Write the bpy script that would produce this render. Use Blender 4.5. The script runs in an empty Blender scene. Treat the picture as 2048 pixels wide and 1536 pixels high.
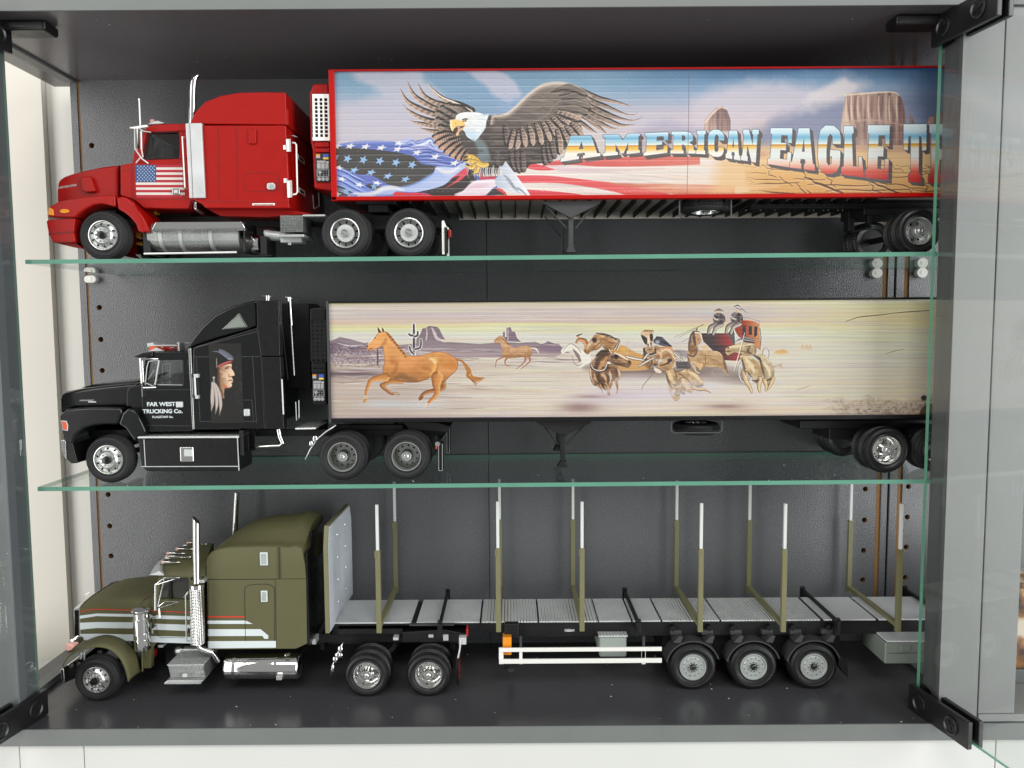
import bpy, bmesh, math
import numpy as np
from mathutils import Vector, Matrix

SC = bpy.context.scene
COL = SC.collection
rad = math.radians

# ---------------------------------------------------------------- camera
F = 1540.0                    # focal length in pixels of a 2048 wide frame
PITCH, ROLL = rad(4.4), 0.0065
_f = np.array([0, math.cos(PITCH), -math.sin(PITCH)])
_u0 = np.array([0, math.sin(PITCH), math.cos(PITCH)])
_r0 = np.array([1.0, 0, 0])
_r = math.cos(ROLL) * _r0 - math.sin(ROLL) * _u0
_u = math.sin(ROLL) * _r0 + math.cos(ROLL) * _u0
cam_data = bpy.data.cameras.new('camera')
cam = bpy.data.objects.new('camera', cam_data)
COL.objects.link(cam)
cam_data.sensor_fit = 'HORIZONTAL'
cam_data.sensor_width = 36.0
cam_data.lens = F / 2048 * 36.0
cam_data.clip_start, cam_data.clip_end = 0.01, 50
cam.matrix_world = Matrix(((_r[0], _u[0], -_f[0], 0), (_r[1], _u[1], -_f[1], 0), (_r[2], _u[2], -_f[2], 0), (0, 0, 0, 1)))
SC.camera = cam


def P(px, py, Y):
    """where the line of sight through a photo pixel meets the upright plane at distance Y"""
    d = _f + _r * ((px - 1024) / F) + _u * ((768 - py) / F)
    return d * (Y / d[1])


def PZ(px, py, Z):
    d = _f + _r * ((px - 1024) / F) + _u * ((768 - py) / F)
    return d * (Z / d[2])


# ---------------------------------------------------------------- light
world = bpy.data.worlds.new('World')
SC.world = world
world.use_nodes = True
_bg = world.node_tree.nodes['Background']
_bg.inputs[0].default_value = (0.82, 0.83, 0.82, 1)
_bg.inputs[1].default_value = 0.46


def area(name, loc, target, sx, sy, power, color=(1, 1, 1)):
    l = bpy.data.lights.new(name, 'AREA')
    l.shape, l.size, l.size_y, l.energy, l.color = 'RECTANGLE', sx, sy, power, color
    o = bpy.data.objects.new(name, l)
    COL.objects.link(o)
    o.location = loc
    o.rotation_euler = (Vector(target) - Vector(loc)).to_track_quat('-Z', 'Y').to_euler()
    return o


area('window_light', (-1.60, -0.55, 0.10), (0.0, 0.62, -0.05), 1.0, 2.4, 36, (1.0, 0.985, 0.96))
area('right_fill_light', (1.75, -0.60, 0.15), (-0.05, 0.62, -0.03), 1.1, 2.4, 58, (0.98, 0.985, 1.0))  # added fill from the right, brightens the wall and back panel
area('ceiling_light', (0.1, -1.5, 1.75), (0.0, 0.6, 0.0), 1.4, 0.7, 30, (1.0, 0.98, 0.95))

SC.view_settings.view_transform = 'Standard'
SC.view_settings.look = 'None'
SC.view_settings.exposure = 0.08
SC.view_settings.gamma = 1.0
SC.cycles.use_denoising = True
SC.cycles.max_bounces = 10
SC.cycles.transparent_max_bounces = 24
SC.cycles.glossy_bounces = 5
SC.cycles.caustics_reflective = False


# ---------------------------------------------------------------- materials
def lin(c):
    out = []
    for v in c[:3]:
        v /= 255.0
        out.append(v / 12.92 if v <= 0.04045 else ((v + 0.055) / 1.055) ** 2.4)
    return out


def mat(name, col, rough=0.4, metal=0.0, spec=0.5, coat=0.0, bump=0.0, bscale=400.0, var=0.06, vscale=60.0,
        rvar=0.08, trans=None):
    m = bpy.data.materials.new(name)
    m.use_nodes = True
    nt = m.node_tree
    b = nt.nodes['Principled BSDF']
    c = lin(col)
    tc = nt.nodes.new('ShaderNodeTexCoord')
    n = nt.nodes.new('ShaderNodeTexNoise')
    n.inputs['Scale'].default_value = vscale
    n.inputs['Detail'].default_value = 6
    nt.links.new(tc.outputs['Object'], n.inputs['Vector'])
    mx = nt.nodes.new('ShaderNodeMix')
    mx.data_type = 'RGBA'
    mx.inputs[6].default_value = (*[v * (1 - var) for v in c], 1)
    mx.inputs[7].default_value = (*[min(1, v * (1 + var) + var * 0.01) for v in c], 1)
    nt.links.new(n.outputs['Fac'], mx.inputs[0])
    nt.links.new(mx.outputs[2], b.inputs['Base Color'])
    mr = nt.nodes.new('ShaderNodeMapRange')
    mr.inputs[1].default_value, mr.inputs[2].default_value = 0.3, 0.7
    mr.inputs[3].default_value, mr.inputs[4].default_value = max(0.01, rough - rvar), min(1, rough + rvar)
    nt.links.new(n.outputs['Fac'], mr.inputs[0])
    nt.links.new(mr.outputs[0], b.inputs['Roughness'])
    b.inputs['Metallic'].default_value = metal
    b.inputs['Specular IOR Level'].default_value = spec
    if coat:
        b.inputs['Coat Weight'].default_value = coat
        b.inputs['Coat Roughness'].default_value = 0.06
    if bump:
        n2 = nt.nodes.new('ShaderNodeTexNoise')
        n2.inputs['Scale'].default_value = bscale
        n2.inputs['Detail'].default_value = 3
        nt.links.new(tc.outputs['Object'], n2.inputs['Vector'])
        bp = nt.nodes.new('ShaderNodeBump')
        bp.inputs['Strength'].default_value = bump
        bp.inputs['Distance'].default_value = 0.001
        nt.links.new(n2.outputs['Fac'], bp.inputs['Height'])
        nt.links.new(bp.outputs['Normal'], b.inputs['Normal'])
    return m


def plate_mat(name, col, pitch, rough=0.3, metal=0.9, axes='XZ', strength=0.7, dark=0.35):
    """pressed metal: rows of small raised lozenges"""
    m = mat(name, col, rough, metal)
    nt = m.node_tree
    b = nt.nodes['Principled BSDF']
    tc = nt.nodes['Texture Coordinate']
    sp = nt.nodes.new('ShaderNodeSeparateXYZ')
    nt.links.new(tc.outputs['Object'], sp.inputs[0])
    k = 2 * math.pi / pitch

    def mth(op, a, bb=None):
        nd = nt.nodes.new('ShaderNodeMath')
        nd.operation = op
        for i, v in enumerate((a, bb)):
            if v is None:
                continue
            if isinstance(v, (int, float)):
                nd.inputs[i].default_value = v
            else:
                nt.links.new(v, nd.inputs[i])
        return nd.outputs[0]
    u, v = sp.outputs[axes[0]], sp.outputs[axes[1]]
    a = mth('SINE', mth('MULTIPLY', mth('ADD', u, v), k))
    c = mth('SINE', mth('MULTIPLY', mth('SUBTRACT', u, v), k))
    h = mth('MULTIPLY', a, c)
    bp = nt.nodes.new('ShaderNodeBump')
    bp.inputs['Strength'].default_value = strength
    bp.inputs['Distance'].default_value = pitch * 0.35
    nt.links.new(h, bp.inputs['Height'])
    nt.links.new(bp.outputs['Normal'], b.inputs['Normal'])
    return m


def ribbed_mat(name, col, pitch, axis='X', rough=0.4, metal=0.3, strength=0.5):
    m = mat(name, col, rough, metal)
    nt = m.node_tree
    b = nt.nodes['Principled BSDF']
    tc = nt.nodes['Texture Coordinate']
    sp = nt.nodes.new('ShaderNodeSeparateXYZ')
    nt.links.new(tc.outputs['Object'], sp.inputs[0])
    a = nt.nodes.new('ShaderNodeMath')
    a.operation = 'MULTIPLY'
    a.inputs[1].default_value = 2 * math.pi / pitch
    nt.links.new(sp.outputs[axis], a.inputs[0])
    s = nt.nodes.new('ShaderNodeMath')
    s.operation = 'SINE'
    nt.links.new(a.outputs[0], s.inputs[0])
    bp = nt.nodes.new('ShaderNodeBump')
    bp.inputs['Strength'].default_value = strength
    bp.inputs['Distance'].default_value = pitch * 0.3
    nt.links.new(s.outputs[0], bp.inputs['Height'])
    nt.links.new(bp.outputs['Normal'], b.inputs['Normal'])
    return m


def glass_mat(name, tint, r0=0.04, rough=0.0):
    """clear sheet: part of the light passes straight on, the rest is mirrored, more at grazing angles"""
    m = bpy.data.materials.new(name)
    m.use_nodes = True
    nt = m.node_tree
    nt.nodes.remove(nt.nodes['Principled BSDF'])
    out = nt.nodes['Material Output']
    tr = nt.nodes.new('ShaderNodeBsdfTransparent')
    tr.inputs[0].default_value = (*tint, 1)
    gl = nt.nodes.new('ShaderNodeBsdfGlossy')
    gl.inputs['Roughness'].default_value = rough
    gl.inputs['Color'].default_value = (1, 1, 1, 1)
    lw = nt.nodes.new('ShaderNodeLayerWeight')
    lw.inputs[0].default_value = 0.5
    pw = nt.nodes.new('ShaderNodeMath')
    pw.operation = 'POWER'
    pw.inputs[1].default_value = 5.0
    nt.links.new(lw.outputs['Facing'], pw.inputs[0])
    mr = nt.nodes.new('ShaderNodeMapRange')
    mr.inputs[3].default_value, mr.inputs[4].default_value = r0, 1.0
    nt.links.new(pw.outputs[0], mr.inputs[0])
    mx = nt.nodes.new('ShaderNodeMixShader')
    nt.links.new(mr.outputs[0], mx.inputs[0])
    nt.links.new(tr.outputs[0], mx.inputs[1])
    nt.links.new(gl.outputs[0], mx.inputs[2])
    nt.links.new(mx.outputs[0], out.inputs['Surface'])
    return m


def print_mat(name, rough=0.35, attr='Col'):
    m = bpy.data.materials.new(name)
    m.use_nodes = True
    nt = m.node_tree
    b = nt.nodes['Principled BSDF']
    a = nt.nodes.new('ShaderNodeVertexColor')
    a.layer_name = attr
    nt.links.new(a.outputs['Color'], b.inputs['Base Color'])
    b.inputs['Roughness'].default_value = rough
    return m


M = {}
M['melamine'] = mat('dark_grey_melamine', (88, 89, 92), 0.27, spec=0.55, bump=0.42, bscale=900, var=0.10, vscale=900, rvar=0.04)
M['ceiling'] = mat('dark_grey_melamine_smooth', (90, 88, 90), 0.22, spec=0.5, bump=0.06, bscale=700, var=0.06, vscale=300, rvar=0.03)
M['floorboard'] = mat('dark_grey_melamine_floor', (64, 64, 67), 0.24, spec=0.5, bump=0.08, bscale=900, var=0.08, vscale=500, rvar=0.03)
M['lightened_grey'] = mat('lightened_edge_grey', (102, 106, 104), 0.45, bump=0.05, bscale=500, var=0.04, vscale=40)  # board edges catch more light, put in as a paler melamine grey
M['stile'] = mat('lit_melamine', (128, 129, 128), 0.45, bump=0.05, bscale=500, var=0.03, vscale=40)  # same melamine as inside, its stronger light put in as paler grey
M['chip'] = mat('raw_chipboard', (128, 92, 52), 0.9, bump=0.6, bscale=1500, var=0.45, vscale=700)
M['gap'] = mat('black_gap', (8, 8, 9), 0.9)
M['wall'] = mat('white_plaster', (204, 200, 190), 0.85, bump=0.15, bscale=60, var=0.03, vscale=9)
M['base'] = mat('white_unit_paint', (190, 191, 187), 0.6, bump=0.05, bscale=120, var=0.03, vscale=12)
M['wall2'] = mat('white_painted_board', (206, 204, 197), 0.7, bump=0.08, bscale=120, var=0.03, vscale=12)
M['glass'] = glass_mat('clear_glass', (0.93, 0.965, 0.945))
M['leftedge'] = mat('grey_green_glass_edge', (112, 136, 124), 0.2, var=0.08, vscale=25)
M['pane'] = glass_mat('door_glass', (0.915, 0.93, 0.92))
M['gedge'] = mat('green_glass_edge', (86, 136, 117), 0.15, spec=0.6, var=0.24, vscale=14)
M['gedge2'] = mat('pale_green_glass_edge', (116, 182, 152), 0.15, spec=0.6, var=0.06, vscale=25)
M['peg'] = mat('milky_plastic', (214, 214, 206), 0.35, var=0.03)
M['hinge'] = mat('black_hinge_plastic', (20, 20, 21), 0.35, bump=0.05)
M['red'] = mat('red_model_paint', (146, 12, 7), 0.32, spec=0.28, var=0.015, vscale=90, bump=0.02, bscale=500, rvar=0.02)
M['redgloss'] = mat('red_trailer_paint', (162, 12, 7), 0.30, spec=0.25, var=0.015, rvar=0.02)
M['seamred'] = mat('dark_red_seam', (96, 8, 8), 0.6)
M['blackpaint'] = mat('black_model_paint', (7, 8, 9), 0.20, spec=0.42, coat=0.25, var=0.04, vscale=200, rvar=0.02)
M['blacksatin'] = mat('satin_black_paint', (11, 11, 11), 0.30, spec=0.4, var=0.05, vscale=250, bump=0.02, bscale=800, rvar=0.03)
M['chassis'] = mat('black_chassis_paint', (10, 10, 11), 0.5, spec=0.4, var=0.2)
M['chassisgrey'] = mat('dark_grey_plastic', (52, 52, 54), 0.5)
M['chrome'] = mat('chrome', (214, 214, 212), 0.07, 1.0, var=0.02, rvar=0.02)
M['alu'] = mat('satin_aluminium', (205, 208, 206), 0.32, 0.75, var=0.05)
M['silver'] = mat('silver_plastic', (198, 200, 200), 0.35, 0.4, var=0.05)
M['white'] = mat('white_plastic', (225, 224, 220), 0.35, var=0.03)
M['rubber'] = mat('tyre_rubber', (30, 30, 31), 0.6, spec=0.3, var=0.2, vscale=200, bump=0.08, bscale=1500)
M['rubber2'] = mat('semi_gloss_tyre_rubber', (17, 17, 18), 0.42, spec=0.4, var=0.2, vscale=200)
M['rimalu'] = mat('polished_rim', (192, 193, 191), 0.26, 0.85, var=0.04)
M['rimgrey'] = mat('pale_grey_rim', (168, 173, 170), 0.32, 0.3, var=0.04)
M['rimdark'] = mat('dark_chrome_rim', (150, 153, 148), 0.16, 0.9, var=0.06)
M['hole'] = mat('hole_dark', (6, 6, 6), 0.9)
M['hub'] = mat('black_hub', (12, 12, 13), 0.25)
M['amber'] = mat('amber_lens', (214, 132, 24), 0.15, spec=0.6)
M['redlens'] = mat('red_lens', (150, 28, 22), 0.15, spec=0.6)
M['pinklens'] = mat('pink_lens', (226, 172, 160), 0.2, spec=0.6)
M['orangelens'] = mat('orange_lens', (214, 88, 48), 0.2, spec=0.6)
M['yellow'] = mat('yellow_engine_paint', (190, 140, 20), 0.45)
M['olive'] = mat('olive_matt_paint', (84, 82, 54), 0.62, spec=0.35, var=0.05, vscale=120, bump=0.03, bscale=600)
M['olivedark'] = mat('olive_seam', (44, 43, 26), 0.7)
M['stake'] = mat('olive_stake_paint', (106, 104, 74), 0.5, var=0.06)
M['stripe'] = mat('pale_grey_stripe', (196, 204, 206), 0.45, var=0.04)
M['redline'] = mat('red_pinstripe', (196, 44, 28), 0.45)
M['deck'] = ribbed_mat('ribbed_grey_deck', (204, 206, 208), 0.0011, 'X', 0.42, 0.15, 0.8)
M['deck2'] = ribbed_mat('treaded_grey_deck', (208, 210, 210), 0.0026, 'X', 0.42, 0.15, 1.0)
M['board'] = ribbed_mat('ribbed_grey_headboard', (184, 190, 196), 0.0013, 'Y', 0.42, 0.15, 0.8)
M['tread'] = plate_mat('tread_plate', (150, 152, 150), 0.0024, 0.30, 0.7, 'XZ', 0.8)
M['treadtop'] = plate_mat('tread_plate_top', (206, 208, 206), 0.0022, 0.28, 0.6, 'XY', 0.4)
M['mesh'] = plate_mat('perforated_chrome', (226, 226, 224), 0.0024, 0.14, 1.0, 'XZ', 0.6)
M['extension'] = mat('white_stake_tip', (196, 198, 196), 0.4, var=0.03)
M['rail'] = mat('pale_grey_rail', (214, 213, 208), 0.45, var=0.03)
M['greybox'] = mat('grey_green_box', (150, 158, 152), 0.5, var=0.05)
M['greybox2'] = mat('grey_green_tool_box', (112, 120, 112), 0.5, var=0.05)
M['cream'] = mat('cream_underside', (202, 194, 184), 0.6, var=0.06)
M['window'] = glass_mat('tinted_window', (0.55, 0.57, 0.58), 0.05)
M['clearwin'] = glass_mat('clear_window', (0.86, 0.88, 0.87), 0.06)
M['label'] = mat('black_label', (28, 28, 30), 0.45)
M['labelgrey'] = mat('grey_label_print', (150, 150, 150), 0.5)
M['seat'] = mat('grey_seat', (120, 118, 114), 0.7)
M['litred'] = M['redlens']


# ---------------------------------------------------------------- mesh builder
def root_loc(o):
    while o is not None and o.parent is not None:
        o = o.parent
    return o.location if o is not None else Vector((0, 0, 0))


class MB:
    def __init__(s):
        s.v, s.f, s.m = [], [], []

    def add(s, vs, fs, m=0):
        k = len(s.v)
        s.v += [tuple(float(c) for c in v) for v in vs]
        s.f += [tuple(i + k for i in f) for f in fs]
        s.m += [m] * len(fs)
        return s

    def box(s, x0, x1, y0, y1, z0, z1, m=0):
        return s.add([(x0, y0, z0), (x1, y0, z0), (x1, y1, z0), (x0, y1, z0), (x0, y0, z1), (x1, y0, z1), (x1, y1, z1), (x0, y1, z1)],
                     [(0, 3, 2, 1), (4, 5, 6, 7), (0, 1, 5, 4), (1, 2, 6, 5), (2, 3, 7, 6), (3, 0, 4, 7)], m)

    def prism(s, poly, y0, y1, m=0, poly2=None):
        n = len(poly)
        poly2 = poly2 or poly
        vs = [(x, y0, z) for x, z in poly] + [(x, y1, z) for x, z in poly2]
        fs = [tuple(range(n)), tuple(range(2 * n - 1, n - 1, -1))]
        fs += [(i, i + n, (i + 1) % n + n, (i + 1) % n) for i in range(n)]
        return s.add(vs, fs, m)

    def loft(s, secs, m=0, caps=True, closed=True):
        """secs: rows of 3D points, all of one length"""
        n = len(secs[0])
        vs = [p for r in secs for p in r]
        fs = []
        for j in range(len(secs) - 1):
            for i in range(n if closed else n - 1):
                a, b = j * n + i, j * n + (i + 1) % n
                fs.append((a, b, b + n, a + n))
        if caps and closed:
            fs += [tuple(range(n - 1, -1, -1)), tuple(range((len(secs) - 1) * n, len(secs) * n))]
        return s.add(vs, fs, m)

    def tube(s, pts, r, seg=10, m=0):
        pts = [np.array(p, float) for p in pts]
        rs = r if isinstance(r, (list, tuple)) else [r] * len(pts)
        t0 = pts[1] - pts[0]
        ref = np.array([0, 0, 1.0]) if abs(t0[2]) < 0.8 * np.linalg.norm(t0) else np.array([0, 1.0, 0])
        secs = []
        for i, p in enumerate(pts):
            t = pts[min(i + 1, len(pts) - 1)] - pts[max(i - 1, 0)]
            t = t / (np.linalg.norm(t) + 1e-12)
            a = np.cross(t, ref)
            a /= np.linalg.norm(a) + 1e-12
            b = np.cross(t, a)
            ref = -b if np.dot(-b, ref) > np.dot(b, ref) else b
            secs.append([p + rs[i] * (math.cos(q) * a + math.sin(q) * b) for q in [2 * math.pi * k / seg for k in range(seg)]])
        return s.loft(secs, m)

    def lathe(s, prof, c, axis=1, seg=40, m=0, mod=None):
        """prof: (radius, position along the axis); mod(i_profile, k_segment) scales a radius"""
        rows = []
        o = [i for i in range(3) if i != axis]
        for i, (r, a) in enumerate(prof):
            row = []
            for k in range(seg):
                q = 2 * math.pi * k / seg
                rr = r * (mod(i, k) if mod else 1)
                p = [0, 0, 0]
                p[axis] = c[axis] + a
                p[o[0]] = c[o[0]] + rr * math.cos(q)
                p[o[1]] = c[o[1]] + rr * math.sin(q)
                row.append(p)
            rows.append(row)
        n = seg
        k0 = len(s.v)
        s.add([p for r in rows for p in r], [], 0)
        for j in range(len(rows) - 1):
            mm = m[j] if isinstance(m, (list, tuple)) else m
            for i in range(n):
                s.f.append((k0 + j * n + i, k0 + j * n + (i + 1) % n, k0 + (j + 1) * n + (i + 1) % n, k0 + (j + 1) * n + i))
                s.m.append(mm)
        for j, ok in ((0, prof[0][0] > 1e-9), (len(rows) - 1, prof[-1][0] > 1e-9)):
            if ok and not isinstance(m, (list, tuple)):
                s.f.append(tuple(k0 + j * n + i for i in range(n)))
                s.m.append(m)
        return s

    def ball(s, c, r, seg=12, m=0):
        r = r if isinstance(r, (list, tuple)) else (r, r, r)
        secs = []
        for j in range(1, seg // 2):
            th = math.pi * j / (seg // 2)
            secs.append([(c[0] + r[0] * math.sin(th) * math.cos(2 * math.pi * k / seg), c[1] + r[1] * math.sin(th) * math.sin(2 * math.pi * k / seg),
                          c[2] + r[2] * math.cos(th)) for k in range(seg)])
        return s.loft(secs, m)

    def build(s, name, mats, parent=None, bevel=0, bseg=2, smooth=38, label=None, local=False, loc=None):
        mats = mats if isinstance(mats, (list, tuple)) else [mats]
        me = bpy.data.meshes.new(name)
        off = np.array(root_loc(parent)) if (parent is not None and not local) else np.zeros(3)
        if parent is None and loc is not None:
            off = np.array(loc)
        me.from_pydata([tuple(np.array(v) - off) for v in s.v], [], s.f)
        for mm in mats:
            me.materials.append(mm)
        if len(mats) > 1:
            me.polygons.foreach_set('material_index', s.m)
        bm = bmesh.new()
        bm.from_mesh(me)
        bmesh.ops.recalc_face_normals(bm, faces=bm.faces)
        bm.to_mesh(me)
        bm.free()
        if smooth:
            me.shade_smooth()
            me.set_sharp_from_angle(angle=rad(smooth))
        o = bpy.data.objects.new(name, me)
        COL.objects.link(o)
        if parent is not None:
            o.parent = parent
        elif loc is not None:
            o.location = loc
        if bevel:
            bv = o.modifiers.new('bevel', 'BEVEL')
            bv.width, bv.segments, bv.limit_method, bv.angle_limit = bevel, bseg, 'ANGLE', rad(30)
            bv.harden_normals = True
        if label:
            o['label'] = label
        return o


def tag(o, label, cat, group=None):
    o['label'], o['category'] = label, cat
    if group:
        o['group'] = group
    return o


def thing(name, label, cat, loc, group=None):
    o = bpy.data.objects.new(name, None)
    o.empty_display_size = 0.01
    COL.objects.link(o)
    o.location = loc
    return tag(o, label, cat, group)


def structure(o):
    o['kind'] = 'structure'
    return o


def crop(x0, y0, s):
    """turns coordinates read off an enlarged crop of the photo into photo pixels"""
    def g(*pts):
        r = [(x0 + x * s, y0 + y * s) for x, y in pts]
        return r if len(r) > 1 else r[0]
    return g


c1, c2, c3 = crop(0, 120, .332), crop(640, 120, .3223), crop(1240, 120, .3945)
c4, c5, c6 = crop(60, 560, .3125), crop(600, 570, .3125), crop(1100, 570, .3906)
c7, c8, s1 = crop(60, 960, .3125), crop(600, 940, .3418), crop(1200, 940, .3418)
R1, R2, R3 = crop(240, 200, .1433), crop(540, 150, .1822), crop(80, 320, .1432)
O4, O5, T6, T7 = crop(120, 1140, .18226), crop(260, 1020, .1172), crop(1090, 380, .1904), crop(1480, 380, .2051)
M1, M2, M3 = crop(780, 150, .16277), crop(990, 150, .16273), crop(660, 270, .14648)
H1, H2, H3, B7, B8 = crop(700, 630, .14648), crop(1100, 600, .14648), crop(1350, 600, .1416), crop(420, 680, .1107), crop(270, 660, .1302)
idt = crop(0, 0, 1.0)


class Vehicle:
    def __init__(s, name, label, cat, Yn, base):
        s.Y = Yn
        s.root = thing(name, label, cat, base)

    def w(s, p, d=0.0):
        return P(p[0], p[1], s.Y + d)

    def pl(s, pts, d=0.0):
        return [(q[0], q[2]) for q in (P(x, y, s.Y + d) for x, y in pts)]

    def r(s, px, d=0.0):
        return px * (s.Y + d) / F

    def prism(s, mb, pts, d0, d1, m=0):
        return mb.prism(s.pl(pts, d0), s.Y + d0, s.Y + d1, m)

    def rect(s, mb, a, b, d0, d1, m=0):
        (x0, y0), (x1, y1) = a, b
        p, q = s.w((x0, (y0 + y1) / 2), d0), s.w((x1, (y0 + y1) / 2), d0)
        t, u = s.w(((x0 + x1) / 2, y0), d0), s.w(((x0 + x1) / 2, y1), d0)
        return mb.box(p[0], q[0], s.Y + d0, s.Y + d1, u[2], t[2], m)

    def tube(s, mb, pts, r, m=0, seg=10):
        """pts: (px, py, d); r in photo pixels"""
        rs = [s.r(k) for k in r] if isinstance(r, (list, tuple)) else s.r(r)
        return mb.tube([s.w(p[:2], p[2]) for p in pts], rs, seg, m)

    def line(s, mb, pts, d, wpx=1.0, m=0, h=0.0002):
        """a fine seam, a flat strip lying h proud of the surface at depth d"""
        q = s.pl(pts, d)
        ww = s.r(wpx) / 2
        for (x0, z0), (x1, z1) in zip(q[:-1], q[1:]):
            L = math.hypot(x1 - x0, z1 - z0) or 1e-9
            nx, nz = -(z1 - z0) / L * ww, (x1 - x0) / L * ww
            mb.prism([(x0 + nx, z0 + nz), (x1 + nx, z1 + nz), (x1 - nx, z1 - nz), (x0 - nx, z0 - nz)], s.Y + d - h, s.Y + d + 0.0003, m)
        return mb

    def put(s, name, mb, mats, parent=None, **k):
        return mb.build(name, mats, parent or s.root, **k)


def arc(c, r, a0, a1, n=10, ry=None):
    ry = ry or r
    return [(c[0] + r * math.cos(rad(a0 + (a1 - a0) * i / n)), c[1] - ry * math.sin(rad(a0 + (a1 - a0) * i / n))) for i in range(n + 1)]


def text_part(V, name, body, p, size_px, d, m, parent=None, angle=0.0, width_px=None, bold=0.0, shear=0.0):
    cu = bpy.data.curves.new(name, 'FONT')
    cu.body = body
    cu.size = V.r(size_px, d)
    cu.extrude = 0.00008
    cu.offset = bold * cu.size * 0.6
    cu.shear = shear
    cu.align_x = 'LEFT'
    o = bpy.data.objects.new(name, cu)
    COL.objects.link(o)
    bpy.context.view_layer.update()
    me = bpy.data.meshes.new_from_object(o)
    bpy.data.objects.remove(o)
    me.name = name
    xs = [v.co.x for v in me.vertices]
    k = 1.0
    if width_px and xs:
        k = V.r(width_px, d) / (max(xs) - min(xs))
    x0 = min(xs) if xs else 0
    a = rad(angle)
    base = V.w(p, d)
    off = np.array(root_loc(V.root))
    for v in me.vertices:
        x, y, z = (v.co.x - x0) * k, v.co.y, v.co.z
        v.co = (base[0] + x * math.cos(a) - y * math.sin(a) - off[0], base[1] - z - 0.0001 - off[1], base[2] + x * math.sin(a) + y * math.cos(a) - off[2])
    me.materials.append(m)
    ob = bpy.data.objects.new(name, me)
    COL.objects.link(ob)
    ob.parent = parent or V.root
    return ob
# ================================================================ the cabinet and the room behind it
YF, YB, YS = 0.55, 0.70, 0.571
ZFLOOR, ZCEIL = -0.2968, 0.2180
XL, XR = -0.384, 0.62


def shelf_z(z, X):
    return z + 0.0022 * (X + 0.36)


cab = thing('display_cabinet', 'dark grey open display cabinet holding the three model lorries', 'cabinet', (0, YB, ZFLOOR - 0.0134))
o = MB().box(XL - 0.03, XR, YF, YB + 0.018, ZFLOOR - 0.0134, ZFLOOR).build('floor_board', [M['floorboard'], M['lightened_grey']], cab, bevel=0.0006)
MB().box(XL - 0.03, XR, YF - 0.0004, YF - 0.00002, ZFLOOR - 0.0130, ZFLOOR - 0.0003).build('floor_edging', M['lightened_grey'], cab)
MB().box(XL - 0.03, XR, YF, YB + 0.018, ZCEIL, ZCEIL + 0.018).build('ceiling_board', M['ceiling'], cab, bevel=0.0006)
MB().box(XL - 0.03, XR, YF - 0.0004, YF - 0.00002, ZCEIL + 0.0003, ZCEIL + 0.018).build('ceiling_edging', M['lightened_grey'], cab)
# trims along the open left side
MB().box(XL - 0.010, XL, YF + 0.03, YB - 0.001, ZCEIL - 0.0022, ZCEIL - 0.0001).build('side_trim', M['lightened_grey'], cab, bevel=0.0003)
MB().box(XL - 0.010, XL, YF + 0.03, YB - 0.001, ZFLOOR + 0.0001, ZFLOOR + 0.0055).build('side_trim', M['lightened_grey'], cab, bevel=0.0003)


def xb(px, py):
    return P(px, py, YB)[0]


X_edge = (xb(135, 166) + xb(192, 1175)) / 2
X_g1 = (xb(157, 166) + xb(203, 1180)) / 2
X_seam = xb(977, 900)
X_g2a, X_g2b = xb(1758, 800), xb(1768, 800)
X_gap = xb(1783, 800)
X_g3a, X_g3b = xb(1801, 800), xb(1811, 800)
YP = YB + 0.016


def holed_board(name, x0, x1, hx, holes, r=0.0024):
    """a board with a column of drilled pin holes"""
    mb = MB()
    z0, z1 = ZFLOOR, ZCEIL
    if hx is None:
        mb.box(x0, x1, YB, YP, z0, z1)
        return mb.build(name, M['melamine'], cab, bevel=0.0003)
    c = 0.0055
    hm = MB()

    def q(a, b, lo, hi):
        if hi - lo > 1e-6:
            mb.add([(a, YB, lo), (b, YB, lo), (b, YB, hi), (a, YB, hi)], [(0, 1, 2, 3)])
    q(x0, hx - c, z0, z1)
    q(hx + c, x1, z0, z1)
    cur = z0
    n = 24
    for hz in sorted(holes):
        q(hx - c, hx + c, cur, hz - c)
        inner = [(hx + r * math.cos(2 * math.pi * k / n), hz + r * math.sin(2 * math.pi * k / n)) for k in range(n)]
        outer = []
        for k in range(n):
            a = 2 * math.pi * k / n
            m_ = max(abs(math.cos(a)), abs(math.sin(a)))
            outer.append((hx + c * math.cos(a) / m_, hz + c * math.sin(a) / m_))
        vs = [(x, YB, z) for x, z in inner] + [(x, YB, z) for x, z in outer]
        mb.add(vs, [(k, (k + 1) % n, (k + 1) % n + n, k + n) for k in range(n)])
        hm.add([(x, YB + 0.0001, z) for x, z in inner] + [(x, YB + 0.008, z) for x, z in inner], [(k, (k + 1) % n, (k + 1) % n + n, k + n) for k in range(n)] + [tuple(range(n, 2 * n))])
        cur = hz + c
    q(hx - c, hx + c, cur, z1)
    mb.add([(x0, YP, z0), (x1, YP, z0), (x1, YP, z1), (x0, YP, z1)], [(0, 1, 2, 3)])
    for xx in (x0, x1):
        mb.add([(xx, YB, z0), (xx, YP, z0), (xx, YP, z1), (xx, YB, z1)], [(0, 1, 2, 3)])
    b = mb.build(name, M['melamine'], cab, smooth=0)
    k0 = 0
    for i in range(len(holes)):
        h1 = MB()
        h1.v, h1.f, h1.m = hm.v[2 * n * i:2 * n * (i + 1)], [tuple(v - 2 * n * i for v in f) for f in hm.f[(n + 1) * i:(n + 1) * (i + 1)]], [0] * (n + 1)
        h1.build('pin_hole', M['chip'], b)
    return b


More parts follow.
